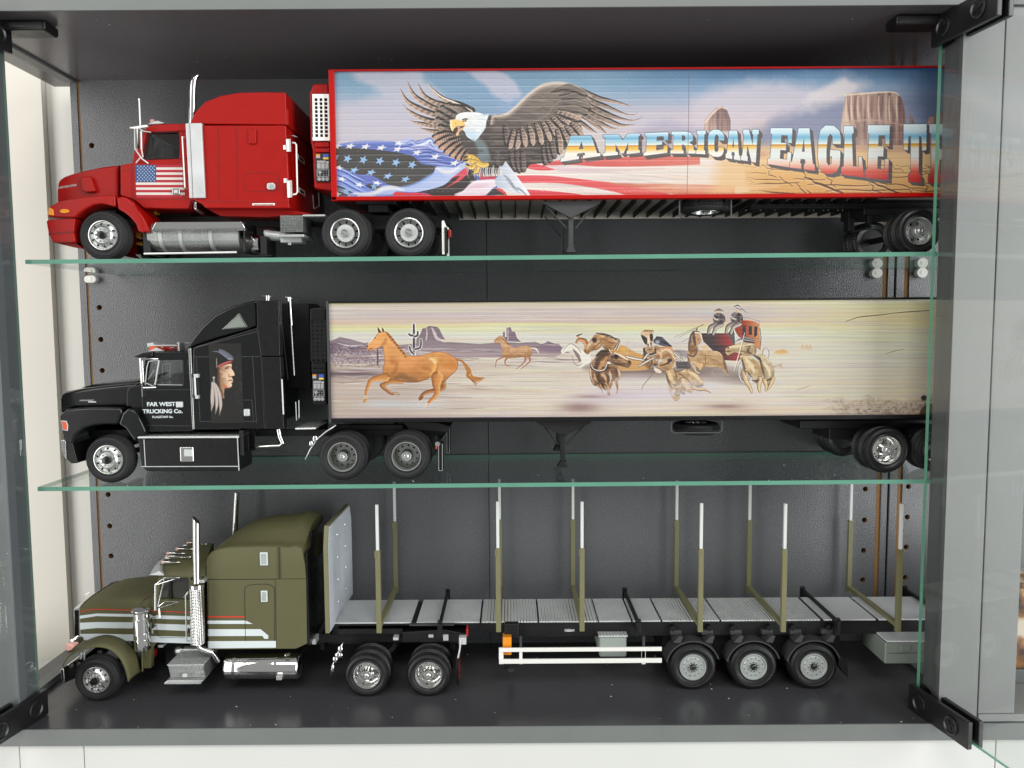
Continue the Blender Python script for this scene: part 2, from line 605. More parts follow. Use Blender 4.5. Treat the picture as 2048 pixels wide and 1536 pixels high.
lh = [P(x, y, YB) for x, y in ((180, 291), (196, 615), (200, 679), (204, 741), (218, 989), (221, 1052), (224, 1112), (226, 1170))]
MB().box(X_edge, X_g1 - 0.0011, YB, YP, ZFLOOR, ZCEIL).build('back_strip', M['melamine'], cab, bevel=0.0004)
MB().box(X_g1 - 0.0011, X_g1 + 0.0011, YB + 0.0008, YP, ZFLOOR, ZCEIL).build('groove', M['chip'], cab)
holed_board('back_board', X_g1 + 0.0011, X_seam - 0.0003, float(np.mean([p[0] for p in lh])), [p[2] for p in lh])
rh = [P(x, y, YB) for x, y in ((1735, 838), (1733, 900), (1731, 978), (1728, 1040), (1727, 1101), (1726, 1160), (1740, 610), (1742, 680))]
holed_board('back_board', X_seam + 0.0003, X_g2a, float(np.mean([p[0] for p in rh])), [p[2] for p in rh])
MB().box(X_seam - 0.0003, X_seam + 0.0003, YB + 0.002, YP, ZFLOOR, ZCEIL).build('seam', M['gap'], cab)
MB().box(X_g2a, X_g2b, YB + 0.0012, YP, ZFLOOR, ZCEIL).build('groove', M['chip'], cab)
MB().box(X_g2b, X_gap - 0.0010, YB, YP, ZFLOOR, ZCEIL).build('back_strip', M['melamine'], cab, bevel=0.0004)
MB().box(X_gap - 0.0010, X_gap + 0.0010, YB + 0.01, YP, ZFLOOR, ZCEIL).build('gap', M['gap'], cab)
MB().box(X_gap + 0.0010, X_g3a, YB, YP, ZFLOOR, ZCEIL).build('back_strip', M['melamine'], cab, bevel=0.0004)
MB().box(X_g3a, X_g3b, YB + 0.0012, YP, ZFLOOR, ZCEIL).build('groove', M['chip'], cab)
r2 = [P(x, y, YB) for x, y in ((1817, 973), (1815, 1034), (1813, 1094), (1810, 1155), (1826, 700), (1822, 838))]
holed_board('back_board', X_g3b, XR, float(np.mean([p[0] for p in r2])), [p[2] for p in r2])

M['leftpost'] = mat('dimmed_post_grey', (84, 88, 90), 0.4, bump=0.05, bscale=500, var=0.04, vscale=40)  # dimmer look of the left post put into a darker grey
# front posts
XS0, XS1 = 0.3143, 0.3428
MB().box(XS0, XS1, YF + 0.0008, YS + 0.0015, ZFLOOR, ZCEIL).build('front_post', M['ceiling'], cab)
MB().box(XS0, XS1, YF, YF + 0.0007, ZFLOOR, ZCEIL).build('lit_post_front', M['stile'], cab, bevel=0.0003)  # stronger light on the front put in as a pale sheet
MB().box(-0.400, -0.3658, YF, YS + 0.003, ZFLOOR, ZCEIL).build('front_post', [M['leftpost']], cab, bevel=0.0008, bseg=3)

# the neighbouring cabinet on the right
nb = thing('neighbouring_cabinet', 'second grey cabinet joined to the right of the post, only its front post in view', 'cabinet', (0.40, YF, ZFLOOR))
MB().box(0.3446, 0.3720, YF + 0.002, YS + 0.0035, ZFLOOR + 0.006, ZCEIL).build('front_post', M['stile'], nb, bevel=0.0008, bseg=3)
MB().box(0.3446, 0.62, YF + 0.0010, YB - 0.002, ZFLOOR + 0.0003, ZFLOOR + 0.006).build('floor_edging', M['stile'], nb, bevel=0.0006)
# printed box standing in it
bx = MB().box(0.392, 0.44, 0.60, 0.66, ZFLOOR + 0.0062, ZFLOOR + 0.0062 + 0.011).build('box_base', M['lightened_grey'], None, loc=(0.416, 0.63, ZFLOOR + 0.0062), bevel=0.0005)
bx.name = 'mottled_box'
tag(bx, 'box with brown and cream mottled sides at the far right edge', 'box')
mm = mat('brown_mottled_print', (150, 92, 40), 0.6)
_n = mm.node_tree.nodes['Noise Texture']
_n.inputs['Scale'].default_value = 45
_mx = [n for n in mm.node_tree.nodes if n.type == 'MIX'][0]
_rp = mm.node_tree.nodes.new('ShaderNodeValToRGB')
_rp.color_ramp.elements[0].position, _rp.color_ramp.elements[0].color = 0.38, (0.012, 0.010, 0.012, 1)
_rp.color_ramp.elements[1].position, _rp.color_ramp.elements[1].color = 0.62, (0.62, 0.55, 0.44, 1)
_e = _rp.color_ramp.elements.new(0.5)
_e.color = (0.28, 0.12, 0.035, 1)
mm.node_tree.links.new(_n.outputs['Fac'], _rp.inputs[0])
mm.node_tree.links.new(_rp.outputs[0], mm.node_tree.nodes['Principled BSDF'].inputs['Base Color'])
MB().box(0.3945, 0.4375, 0.6025, 0.6575, ZFLOOR + 0.0174, ZFLOOR + 0.083).build('printed_cover', mm, bx, bevel=0.0006)

# room
wl = MB().box(-1.3, -0.439, 0.740, 0.747, -0.60, 0.50).build('frontal_wall_board', M['wall'], None)  # stands in for the left wall, turned frontal to catch light
structure(wl)
wb = MB().box(-0.70, 0.9, 0.748, 0.80, -0.60, 0.50).build('wall_back', M['wall2'], None)
structure(wb)
# white unit the cabinet stands on
lu = thing('white_base_unit', 'white panelled unit the grey cabinet stands on', 'cabinet', (0, 0.60, -0.45))
zt = ZFLOOR - 0.0136
xs = [-0.52] + [P(px, 1515, YF + 0.003)[0] for px in (39, 168)] + [0.36, 0.62]
for a, b in zip(xs[:-1], xs[1:]):
    MB().box(a + 0.0003, b - 0.0003, YF + 0.003, YF + 0.020, zt - 0.12, zt).build('front_panel', M['base'], lu, bevel=0.0005)
MB().box(-0.52, 0.62, YF + 0.0205, YB, zt - 0.12, zt).build('carcass', M['base'], lu)

# ---------------------------------------------------------------- glass shelves
def shelf(zt_, label, t=0.0031):
    x0, x1 = -0.357, 0.56
    z0, z1 = shelf_z(zt_, x0), shelf_z(zt_, x1)
    y0, y1 = YS, YB - 0.0015
    vs = [(x0, y0, z0 - t), (x1, y0, z1 - t), (x1, y1, z1 - t), (x0, y1, z0 - t), (x0, y0, z0), (x1, y0, z1), (x1, y1, z1), (x0, y1, z0)]
    mb = MB()
    mb.add(vs, [(0, 3, 2, 1), (4, 5, 6, 7)], 0)
    mb.add(vs, [(0, 1, 5, 4), (1, 2, 6, 5), (2, 3, 7, 6), (3, 0, 4, 7)], 1)
    o = mb.build('glass_shelf', [M['glass'], M['gedge']], None, smooth=0, loc=((x0 + x1) / 2, (y0 + y1) / 2, z0 - t))
    return tag(o, label, 'shelf')


Z_UP, Z_MID = 0.0499, -0.1193
shelf(Z_UP, 'upper clear glass shelf with green front edge under the red lorry')
shelf(Z_MID, 'lower clear glass shelf with green front edge under the black lorry')

# shelf pegs
def peg(px, py, label, wide=1.0, sc=1.0):
    c = P(px, py, YB)
    mb = MB()
    n = 28
    a = 0.0022 * wide
    prof = []
    for k in range(n):
        t = 2 * math.pi * k / n
        prof.append((c[0] + 0.0033 * sc * math.cos(t) + (a if math.cos(t) > 0 else -a), c[2] + 0.0033 * sc * math.sin(t)))
    mb.prism(prof, YB - 0.0060, YB - 0.0001)
    o = mb.build('shelf_peg', M['peg'], None, bevel=0.0007, bseg=3, loc=(c[0], YB, c[2]))
    mb2 = MB()
    mb2.lathe([(0.0016, -0.0003), (0.0016, 0.0), (0.0010, 0.0006), (0.0, 0.0006)], (c[0], YB - 0.0061, c[2]), 1, 20)
    mb2.build('pin', M['white'], o)
    return tag(o, label, 'shelf support', 'milky plastic pegs under the upper glass shelf')


peg(187, 559, 'milky plastic peg at the left groove carrying the upper glass shelf')
peg(1748, 547, 'milky plastic peg left of the wide brown groove under the upper shelf', 0.15, 1.4)
peg(1838, 546, 'milky plastic peg beside the right glass door under the upper shelf', 0.15, 1.4)

# ---------------------------------------------------------------- glass doors standing open
def glass_door(label, hx, hy, dx, dy, side, edge):
    """hx, hy: hinge edge; dx, dy: direction in which the pane points"""
    L, t = 0.33, 0.0026
    z0, z1 = ZFLOOR + 0.0035, ZCEIL - 0.0045
    n = math.hypot(dx, dy)
    d = np.array([dx / n, dy / n])
    q = np.array([-d[1], d[0]]) * t / 2
    h = np.array([hx, hy])
    e = h + d * L
    root = thing('glass_door', label, 'glass door', (hx, hy, z0))
    c = [h + q, e + q, e - q, h - q]
    mb = MB()
    vs = [(p[0], p[1], z0) for p in c] + [(p[0], p[1], z1) for p in c]
    mb.add(vs, [(0, 1, 5, 4), (2, 3, 7, 6)], 0)
    mb.add(vs, [(1, 2, 6, 5), (3, 0, 4, 7), (0, 3, 2, 1), (4, 5, 6, 7)], 1)
    mb.build('glass_pane', [M['pane'], edge], root, smooth=0)

    def along(a, b, k0, k1, za, zb, m=M['hinge'], nm='hinge', bev=0.0006):
        """block from a to b along the pane, k0..k1 across it"""
        u = np.array([-d[1], d[0]])
        pts = [h + d * a + u * k0, h + d * b + u * k0, h + d * b + u * k1, h + d * a + u * k1]
        m_ = MB()
        vv = [(p[0], p[1], za) for p in pts] + [(p[0], p[1], zb) for p in pts]
        m_.add(vv, [(0, 3, 2, 1), (4, 5, 6, 7), (0, 1, 5, 4), (1, 2, 6, 5), (2, 3, 7, 6), (3, 0, 4, 7)])
        return m_.build(nm, m, root, bevel=bev)
    inn = 1 if side > 0 else -1
    for top in (0, 1):
        za, zb = (z0 - 0.003, z0 + 0.0165) if not top else (z1 - 0.0165, z1 + 0.004)
        cl = along(-0.0025, 0.058, inn * 0.0024, inn * 0.0062, za, zb, nm='hinge_clamp')
        along(-0.0025, 0.058, -inn * 0.0062, -inn * 0.0024, za, zb, nm='hinge_clamp')
        u = np.array([-d[1], d[0]]) * inn
        for s_ in (0.010, 0.042):
            cc = h + d * s_ + u * 0.0062
            zc = (za + zb) / 2
            sm = MB()
            rows = []
            for r_, k_ in ((0.0068, 0.0), (0.0068, 0.0010), (0.0058, 0.0014), (0.0048, 0.0006), (0.0001, 0.0006)):
                rows.append([(cc[0] + u[0] * k_ + d[0] * r_ * math.cos(t_), cc[1] + u[1] * k_ + d[1] * r_ * math.cos(t_), zc + r_ * math.sin(t_))
                             for t_ in [2 * math.pi * k / 28 for k in range(28)]])
            sm.loft(rows)
            for aa in (0.4, 0.4 + math.pi / 2):
                ca, sa = math.cos(aa), math.sin(aa)
                pts = []
                for (l_, w_) in ((0.0036, 0.0007), (-0.0036, 0.0007), (-0.0036, -0.0007), (0.0036, -0.0007)):
                    x_, z_ = l_ * ca - w_ * sa, l_ * sa + w_ * ca
                    pts.append((x_, z_))
                lo = [(cc[0] + u[0] * 0.0005 + d[0] * x_, cc[1] + u[1] * 0.0005 + d[1] * x_, zc + z_) for x_, z_ in pts]
                hi = [(cc[0] + u[0] * 0.0012 + d[0] * x_, cc[1] + u[1] * 0.0012 + d[1] * x_, zc + z_) for x_, z_ in pts]
                sm.loft([lo, hi])
            sm.build('screw', M['hinge'], cl)
        if top:
            # mounting plate under the ceiling
            px0 = hx - 0.036 if side < 0 else hx - 0.004
            px1 = hx + 0.004 if side < 0 else hx + 0.036
            MB().box(px0, px1, hy - 0.008, hy + 0.010, ZCEIL - 0.0075, ZCEIL - 0.0002).build('mounting_plate', M['hinge'], root, bevel=0.0022, bseg=3)
    return root


_a, _b = PZ(1898, 1453, ZFLOOR + 0.004), PZ(2017, 1536, ZFLOOR + 0.004)
glass_door('glass door standing open at the right post', 0.3100, YS, _b[0] - _a[0], _b[1] - _a[1], -1, M['gedge2'])
glass_door('glass door standing open at the left end', -0.3650, YS, -(0.0 + (_b[0] - _a[0])), _b[1] - _a[1], 1, M['leftedge'])

# specks of dust on floor, ceiling and shelves
_rg = np.random.default_rng(77)
mb = MB()
for k_ in range(76):
    x_, y_ = _rg.uniform(-0.35, 0.30), YF + 0.002 + _rg.uniform(0, 1) ** 1.6 * 0.14
    r_ = abs(_rg.normal(0.00016, 0.00010)) + 0.00008
    zz_ = (ZFLOOR + 0.0001, ZFLOOR + 0.0001, ZCEIL - 0.0001, shelf_z(Z_MID, x_) + 0.0001)[k_ % 4]
    mb.ball((x_, max(y_, YS + 0.002) if k_ % 4 == 3 else y_, zz_), (r_ * _rg.uniform(.8, 2.4), r_, r_ * .5), 6)
d_ = mb.build('dust', M['white'], None, loc=(0, 0.6, ZFLOOR))
d_['kind'] = 'stuff'
d_['label'] = 'specks of pale dust on the floor, ceiling and glass shelf'
d_['category'] = 'dust'
# ================================================================ wheels
WHEEL = {}


def wheel_meshes(kind, R, w, rr, rubber):
    """tyre, rim and hub meshes round the origin; the outer face looks towards -y and lies at y = 0"""
    key = (kind, R, w, rr)
    if key in WHEEL:
        return WHEEL[key]
    t = MB()
    g = 0.0006
    prof = [(rr * 0.97, w - 0.002), (rr * 0.97, 0.0020), (rr, 0.0008), (rr + 0.0006, 0.0003), (rr + 0.0012, 0.0006), (rr + 0.30 * (R - rr), 0.0),
            (rr + 0.50 * (R - rr), -0.0003), (rr + 0.54 * (R - rr), -0.0001), (rr + 0.58 * (R - rr), -0.0004), (rr + 0.78 * (R - rr), 0.0001),
            (R - 0.0013, 0.0008), (R - 0.0005, 0.0016), (R - 0.0001, 0.0026)]
    n0 = len(prof)
    ys = np.linspace(0.0030, w - 0.0030, 15)
    for i, y in enumerate(ys):
        prof.append((R - (g if i % 4 == 2 else 0.0), y))
    prof += [(R - 0.0001, w - 0.0026), (R - 0.0006, w - 0.0014), (R - 0.0016, w - 0.0006), (rr + 0.5 * (R - rr), w), (rr, w - 0.001), (rr * 0.97, w - 0.002)]
    blocks = set(list(range(n0 - 2, n0 + 2)) + list(range(n0 + 12, n0 + 18)))
    t.lathe(prof, (0, 0, 0), 1, 120, 0, lambda i, k: (1 - 0.0004 / R * (1 if k % 3 == 0 else 0)) if i in blocks else 1.0)
    r = MB()
    h = MB()
    S = 44

    def holes(n, rad_, y, a, b, off=0.0, m=1):
        for k in range(n):
            q = 2 * math.pi * k / n + off
            cx, cz = rad_ * math.cos(q), rad_ * math.sin(q)
            ring = [(cx + a * math.cos(s) * math.cos(q) - b * math.sin(s) * math.sin(q), y, cz + a * math.cos(s) * math.sin(q) + b * math.sin(s) * math.cos(q))
                    for s in [2 * math.pi * j / 14 for j in range(14)]]
            lip = [(cx + (p[0] - cx) * 1.18, y + 0.0002, cz + (p[2] - cz) * 1.18) for p in ring]
            k0 = len(r.v)
            r.loft([lip, [(p[0], y - 0.00015, p[2]) for p in ring]], 0, caps=False)
            r.add([(p[0], y - 0.00012, p[2]) for p in ring], [tuple(range(14))], m)

    def nuts(n, rad_, y, a, ln, mb=r, m=0, off=0.15):
        for k in range(n):
            q = 2 * math.pi * k / n + off
            mb.lathe([(a, y), (a * 0.95, y - ln * 0.6), (a * 0.5, y - ln), (0.0, y - ln)], (rad_ * math.cos(q), 0, rad_ * math.sin(q)), 1, 8, m)

    if kind == 'steer':
        r.lathe([(rr, 0.0012), (rr * 0.985, 0.0), (rr * 0.93, -0.0001), (rr * 0.90, 0.0009), (rr * 0.87, 0.0016), (rr * 0.80, 0.0012), (rr * 0.66, 0.0002), (rr * 0.55, -0.0006),
                 (rr * 0.53, -0.0010), (rr * 0.30, -0.0012), (rr * 0.28, -0.0012), (0.0, -0.0012)], (0, 0, 0), 1, S, 0)
        holes(10, rr * 0.74, 0.00045, rr * 0.09, rr * 0.07)
        nuts(10, rr * 0.42, -0.0012, rr * 0.058, 0.0009)
        h.lathe([(rr * 0.27, -0.0011), (rr * 0.27, -0.0030), (rr * 0.24, -0.0038), (rr * 0.12, -0.0040), (rr * 0.11, -0.0046), (0.0, -0.0048)], (0, 0, 0), 1, 24, 0)
        hm = M['hub']
        rm = [M['rimalu'], M['hole']]
    elif kind == 'cap':
        r.lathe([(rr, 0.0012), (rr * 0.985, 0.0), (rr * 0.95, -0.0001), (rr * 0.90, 0.0002), (rr * 0.87, 0.0016), (rr * 0.85, 0.0040), (rr * 0.62, 0.0044), (rr * 0.60, 0.0030), (rr * 0.59, 0.0008),
                 (rr * 0.57, 0.0003), (rr * 0.30, 0.0002), (0.0, 0.0002)], (0, 0, 0), 1, S, [0, 0, 0, 0, 0, 2, 2, 3, 3, 3, 3])
        holes(10, rr * 0.74, 0.0041, rr * 0.095, rr * 0.075)
        nuts(10, rr * 0.49, 0.0003, rr * 0.035, 0.0004, m=3)
        h.lathe([(rr * 0.29, 0.0003), (rr * 0.28, -0.0022), (rr * 0.24, -0.0030), (rr * 0.20, -0.0030), (rr * 0.19, -0.0018), (0.0, -0.0018)], (0, 0, 0), 1, 24, 0)
        h.box(-rr * 0.19, rr * 0.19, -0.0030, -0.0018, -rr * 0.05, rr * 0.05)
        hm = M['rimalu']
        rm = [M['rimalu'], M['hole'], M['rimdark'], M['silver']]
    elif kind in ('dish', 'dishdark', 'spoke'):
        dp = 0.0085
        r.lathe([(rr, 0.0012), (rr * 0.985, 0.0), (rr * 0.93, 0.0), (rr * 0.90, 0.0008), (rr * 0.86, 0.0030), (rr * 0.84, dp * 0.9), (rr * 0.78, dp), (rr * 0.42, dp * 0.93),
                 (rr * 0.37, dp * 0.75), (rr * 0.34, dp * 0.3), (rr * 0.33, 0.0004), (rr * 0.30, 0.0), (0.0, 0.0)], (0, 0, 0), 1, S, [2, 2, 2, 2, 0, 0, 0, 0, 0, 0, 2, 2])
        if kind == 'spoke':
            holes(8, rr * 0.60, dp * 0.95, rr * 0.10, rr * 0.075)
        else:
            holes(10, rr * 0.64, dp * 0.95, rr * 0.065, rr * 0.06)
        nuts(10, rr * 0.26, 0.0, rr * 0.035, 0.0005, m=2)
        h.lathe([(rr * 0.17, 0.0001), (rr * 0.16, -0.0010), (rr * 0.11, -0.0014), (rr * 0.10, -0.0010), (0.0, -0.0010)], (0, 0, 0), 1, 20, 0)
        hm = M['rimalu']
        rm = [M['rimdark'] if kind == 'dishdark' else (M['chrome'] if kind == 'dish' else M['alu']), M['hole'], M['rimalu']]
    else:  # single: painted flat disc
        r.lathe([(rr, 0.0012), (rr * 0.985, 0.0), (rr * 0.92, 0.0), (rr * 0.88, 0.0016), (rr * 0.85, 0.0030), (rr * 0.80, 0.0018), (rr * 0.70, 0.0010), (rr * 0.44, 0.0012),
                 (rr * 0.42, 0.0004), (rr * 0.26, 0.0004), (rr * 0.24, 0.0016), (0.0, 0.0016)], (0, 0, 0), 1, S, 0)
        holes(12, rr * 0.67, 0.00095, rr * 0.045, rr * 0.035)
        nuts(10, rr * 0.34, 0.0004, rr * 0.042, 0.0006, m=1)
        h.lathe([(rr * 0.21, 0.0016), (rr * 0.20, -0.0010), (rr * 0.12, -0.0016), (rr * 0.08, -0.0012), (0.0, -0.0012)], (0, 0, 0), 1, 20, 0)
        hm = M['hub']
        rm = [M['rimgrey'], M['hole']]
    tmp = []
    for nm, mb, mm in (('wheel', t, rubber), ('rim', r, rm), ('hub_cap', h, hm)):
        o = mb.build(nm, mm, None, smooth=32)
        tmp.append(o.data)
        bpy.data.objects.remove(o)
    WHEEL[key] = tmp
    return tmp


def put_wheel(V, px, d, kind, R, w=0.0120, k=0.58, far=False, z=None, rubber=None, spin=0.0, X=None, rim=True):
    me = wheel_meshes(kind, R, w, R * k, rubber or M['rubber'])
    c = V.w(px, 0.0)
    if X is not None:
        c[0] = X
    if z is not None:
        c[2] = z
    y = V.Y + d
    a = bpy.data.objects.new('wheel', me[0])
    COL.objects.link(a)
    a.parent = V.root
    rl = V.root.location
    a.location = (c[0] - rl[0], y - rl[1], c[2] - rl[2])
    a.rotation_euler = (0, spin, math.pi if far else 0)
    for nm, m_ in (('rim', me[1]), ('hub_cap', me[2])) if rim else ():
        b = bpy.data.objects.new(nm, m_)
        COL.objects.link(b)
        b.parent = a
    return c
# ================================================================ painting of the printed pictures
def sharpen(cv, k=0.8):
    a = cv.a
    b = a.copy()
    for ax in (0, 1):
        b = (np.roll(b, 1, ax) + np.roll(b, -1, ax) + 2 * b + np.roll(b, 2, ax) * .5 + np.roll(b, -2, ax) * .5) / 5
    cv.a = np.clip(a + k * (a - b), 0, 255)


class Canvas:
    """a small raster in numpy on which the printed sides are painted; the points are photo pixels of the side"""

    def __init__(s, x0, x1, y0, y1, k=1.0, base=(128, 128, 128)):
        s.x0, s.x1, s.y0, s.y1, s.k = x0, x1, y0, y1, k
        s.W, s.H = int((x1 - x0) * k) + 1, int((y1 - y0) * k) + 1
        s.a = np.zeros((s.H, s.W, 3)) + np.array(base, float)
        s.X = np.linspace(x0, x1, s.W)[None, :].repeat(s.H, 0)
        s.Yy = np.linspace(y0, y1, s.H)[:, None].repeat(s.W, 1)

    def win(s, pts, pad):
        p = np.array(pts, float)
        i0 = max(0, int((p[:, 0].min() - pad - s.x0) * s.k)); i1 = min(s.W, int((p[:, 0].max() + pad - s.x0) * s.k) + 2)
        j0 = max(0, int((p[:, 1].min() - pad - s.y0) * s.k)); j1 = min(s.H, int((p[:, 1].max() + pad - s.y0) * s.k) + 2)
        return slice(j0, max(j0, j1)), slice(i0, max(i0, i1))

    def mix(s, w, m, col):
        m = m[..., None]
        s.a[w] = s.a[w] * (1 - m) + np.asarray(col, float) * m

    def sdf(s, pts, w):
        X, Y = s.X[w], s.Yy[w]
        d2 = np.full(X.shape, 1e9)
        ins = np.zeros(X.shape, bool)
        n = len(pts)
        for i in range(n):
            (ax, ay), (bx, by) = pts[i], pts[(i + 1) % n]
            ex, ey = bx - ax, by - ay
            L = ex * ex + ey * ey + 1e-12
            t = np.clip(((X - ax) * ex + (Y - ay) * ey) / L, 0, 1)
            d2 = np.minimum(d2, (X - ax - t * ex) ** 2 + (Y - ay - t * ey) ** 2)
            if ay != by:
                c = ((ay > Y) != (by > Y)) & (X < ex * (Y - ay) / ey + ax)
                ins ^= c
        return np.where(ins, -1, 1) * np.sqrt(d2)

    def poly(s, pts, col, soft=0.5, alpha=1.0, smooth=False, shade=None):
        """col: a colour or f(X, Y, depth inside) -> colour array"""
        if smooth:
            pts = spline(pts, 6, True)
        w = s.win(pts, soft + 2)
        if s.X[w].size == 0:
            return
        s._w = w
        d = s.sdf(pts, w)
        m = np.clip(0.5 - d / (2 * max(soft, 0.3)), 0, 1) * alpha
        c = col(s.X[w], s.Yy[w], -d) if callable(col) else col
        s.mix(w, m, c)

    def ribbon(s, pts, wid, col, soft=0.5, alpha=1.0, curve=True):
        """a stroke of changing width; col: colour or f(t along, s across -1..1) -> colour array"""
        wid = wid if isinstance(wid, (list, tuple)) else [wid, wid]
        if curve and len(pts) > 2:
            pts = spline(pts, 6, False)
        p = np.array(pts, float)
        w = s.win(pts, max(wid) + soft + 2)
        X, Y = s.X[w], s.Yy[w]
        if X.size == 0:
            return
        seg = np.hypot(*(p[1:] - p[:-1]).T)
        cum = np.concatenate([[0], np.cumsum(seg)]) / max(seg.sum(), 1e-9)
        best = np.full(X.shape, 1e9); T = np.zeros(X.shape); Sd = np.zeros(X.shape)
        tw = np.linspace(0, 1, len(wid))
        for i in range(len(p) - 1):
            ex, ey = p[i + 1] - p[i]
            L = ex * ex + ey * ey + 1e-12
            t = np.clip(((X - p[i, 0]) * ex + (Y - p[i, 1]) * ey) / L, 0, 1)
            d = np.hypot(X - p[i, 0] - t * ex, Y - p[i, 1] - t * ey)
            sg = np.sign(ex * (Y - p[i, 1]) - ey * (X - p[i, 0]))
            u = d < best
            best = np.where(u, d, best); T = np.where(u, cum[i] + t * (cum[i + 1] - cum[i]), T); Sd = np.where(u, d * sg, Sd)
        ww = np.interp(T, tw, wid)
        m = np.clip(0.5 + (ww - best) / (2 * max(soft, 0.3)), 0, 1) * alpha
        c = col(T, np.clip(Sd / np.maximum(ww, 0.2), -1, 1)) if callable(col) else col
        s.mix(w, m, c)

    def blob(s, c, rx, ry, col, alpha=1.0, hard=1.0):
        w = s.win([(c[0] - 2.2 * rx, c[1] - 2.2 * ry), (c[0] + 2.2 * rx, c[1] + 2.2 * ry)], 1)
        X, Y = s.X[w], s.Yy[w]
        if X.size == 0:
            return
        q = ((X - c[0]) / rx) ** 2 + ((Y - c[1]) / ry) ** 2
        s.mix(w, np.exp(-q ** hard) * alpha, col)


def spline(pts, n=6, closed=False):
    p = [np.array(q, float) for q in pts]
    N = len(p)
    out = []
    for i in range(N if closed else N - 1):
        if closed:
            a, b, c, d = p[i - 1], p[i], p[(i + 1) % N], p[(i + 2) % N]
        else:
            a, b, c, d = p[max(i - 1, 0)], p[i], p[i + 1], p[min(i + 2, N - 1)]
        for k in range(n):
            t = k / n
            out.append(tuple(0.5 * ((2 * b) + (-a + c) * t + (2 * a - 5 * b + 4 * c - d) * t * t + (-a + 3 * b - 3 * c + d) * t ** 3)))
    if not closed:
        out.append(tuple(p[-1]))
    return out


def vnoise(shape, cx, cy, seed, octaves=3):
    """smooth noise 0..1; cx, cy: cell size in samples"""
    r = np.random.default_rng(seed)
    H, W = shape
    tot = np.zeros(shape); amp = 1.0; nrm = 0
    for o in range(octaves):
        gx, gy = max(2, int(W / cx) + 3), max(2, int(H / cy) + 3)
        g = r.random((gy, gx))
        x = np.arange(W) / cx; y = np.arange(H) / cy
        xi, yi = np.minimum(x.astype(int), gx - 2), np.minimum(y.astype(int), gy - 2)
        fx, fy = x - xi, y - yi
        fx, fy = np.clip(fx * fx * (3 - 2 * fx), 0, 1), np.clip(fy * fy * (3 - 2 * fy), 0, 1)
        A = g[yi][:, xi]; B = g[yi][:, xi + 1]; C = g[yi + 1][:, xi]; D = g[yi + 1][:, xi + 1]
        tot += amp * ((A * (1 - fx) + B * fx) * (1 - fy)[:, None] + (C * (1 - fx) + D * fx) * fy[:, None])
        nrm += amp; amp *= 0.5; cx = max(1.5, cx / 2); cy = max(1.5, cy / 2)
    return tot / nrm


def gradient(y, stops):
    ys = [q[0] for q in stops]
    cs = np.array([q[1] for q in stops], float)
    return np.stack([np.interp(y, ys, cs[:, i]) for i in range(3)], -1)


def print_mesh(name, V, cv, d, m, relief=None, parent=None, gain=0.86):
    """the canvas as a fine printed sheet on the side at depth d: one vertex per sample, with relief (metres towards the viewer)"""
    x0 = P(cv.x0, (cv.y0 + cv.y1) / 2, V.Y + d)[0]
    x1 = P(cv.x1, (cv.y0 + cv.y1) / 2, V.Y + d)[0]
    xm = (cv.x0 + cv.x1) / 2
    # photo pixel -> plane, exactly, so that the picture sits where it was read off
    xs = np.linspace(x0, x1, cv.W)
    z0, z1 = P(xm, cv.y0, V.Y + d)[2], P(xm, cv.y1, V.Y + d)[2]
    zs = np.linspace(z0, z1, cv.H)
    XX, ZZ = np.meshgrid(xs, zs)
    dirx, diry, dirz = XX, np.full_like(XX, V.Y + d), ZZ
    cx = dirx * _r[0] + diry * _r[1] + dirz * _r[2]
    cy = dirx * _u[0] + diry * _u[1] + dirz * _u[2]
    cz = dirx * _f[0] + diry * _f[1] + dirz * _f[2]
    px, py = 1024 + F * cx / cz, 768 - F * cy / cz
    fx = np.clip((px - cv.x0) * cv.k, 0, cv.W - 1.001); fy = np.clip((py - cv.y0) * cv.k, 0, cv.H - 1.001)
    i, j = fx.astype(int), fy.astype(int)
    u, v = (fx - i)[..., None], (fy - j)[..., None]
    a = cv.a
    col = (a[j, i] * (1 - u) + a[j, i + 1] * u) * (1 - v) + (a[j + 1, i] * (1 - u) + a[j + 1, i + 1] * u) * v
    col = np.clip(col * gain, 0, 255) / 255.0     # ink on the sheet: paper white stays under full white
    colr = np.where(col <= 0.04045, col / 12.92, ((col + 0.055) / 1.055) ** 2.4)
    rl = np.array(root_loc(V.root))
    yy = np.full_like(XX, V.Y + d) - (relief(px, py) if relief else 0)
    co = np.stack([XX - rl[0], yy - rl[1], ZZ - rl[2]], -1).reshape(-1, 3).astype(np.float32)
    H, W = cv.H, cv.W
    idx = np.arange(H * W).reshape(H, W)
    q = np.stack([idx[:-1, :-1], idx[1:, :-1], idx[1:, 1:], idx[:-1, 1:]], -1).reshape(-1, 4)
    me = bpy.data.meshes.new(name)
    me.vertices.add(len(co)); me.vertices.foreach_set('co', co.ravel())
    me.loops.add(q.size); me.loops.foreach_set('vertex_index', q.ravel().astype(np.int32))
    me.polygons.add(len(q)); me.polygons.foreach_set('loop_start', np.arange(0, q.size, 4, dtype=np.int32))
    me.update(calc_edges=True)
    at = me.color_attributes.new('Col', 'FLOAT_COLOR', 'POINT')
    at.data.foreach_set('color', np.concatenate([colr, np.ones((H, W, 1))], -1).astype(np.float32).ravel())
    me.shade_smooth()
    me.materials.append(m)
    o = bpy.data.objects.new(name, me)
    COL.objects.link(o)
    o.parent = parent or V.root
    return o


M['mural'] = print_mat('printed_panel', 0.36)
M['decal'] = print_mat('printed_decal', 0.34)
# ================================================================ red tractor on the upper shelf
RW = 0.0186
V = Vehicle('red_tractor', 'red model tractor unit with a stars and stripes flag on its door', 'model truck', 0.583, (-0.22, 0.63, 0.0503))
RT = V


def zt(Z, X):
    return shelf_z(Z, X)


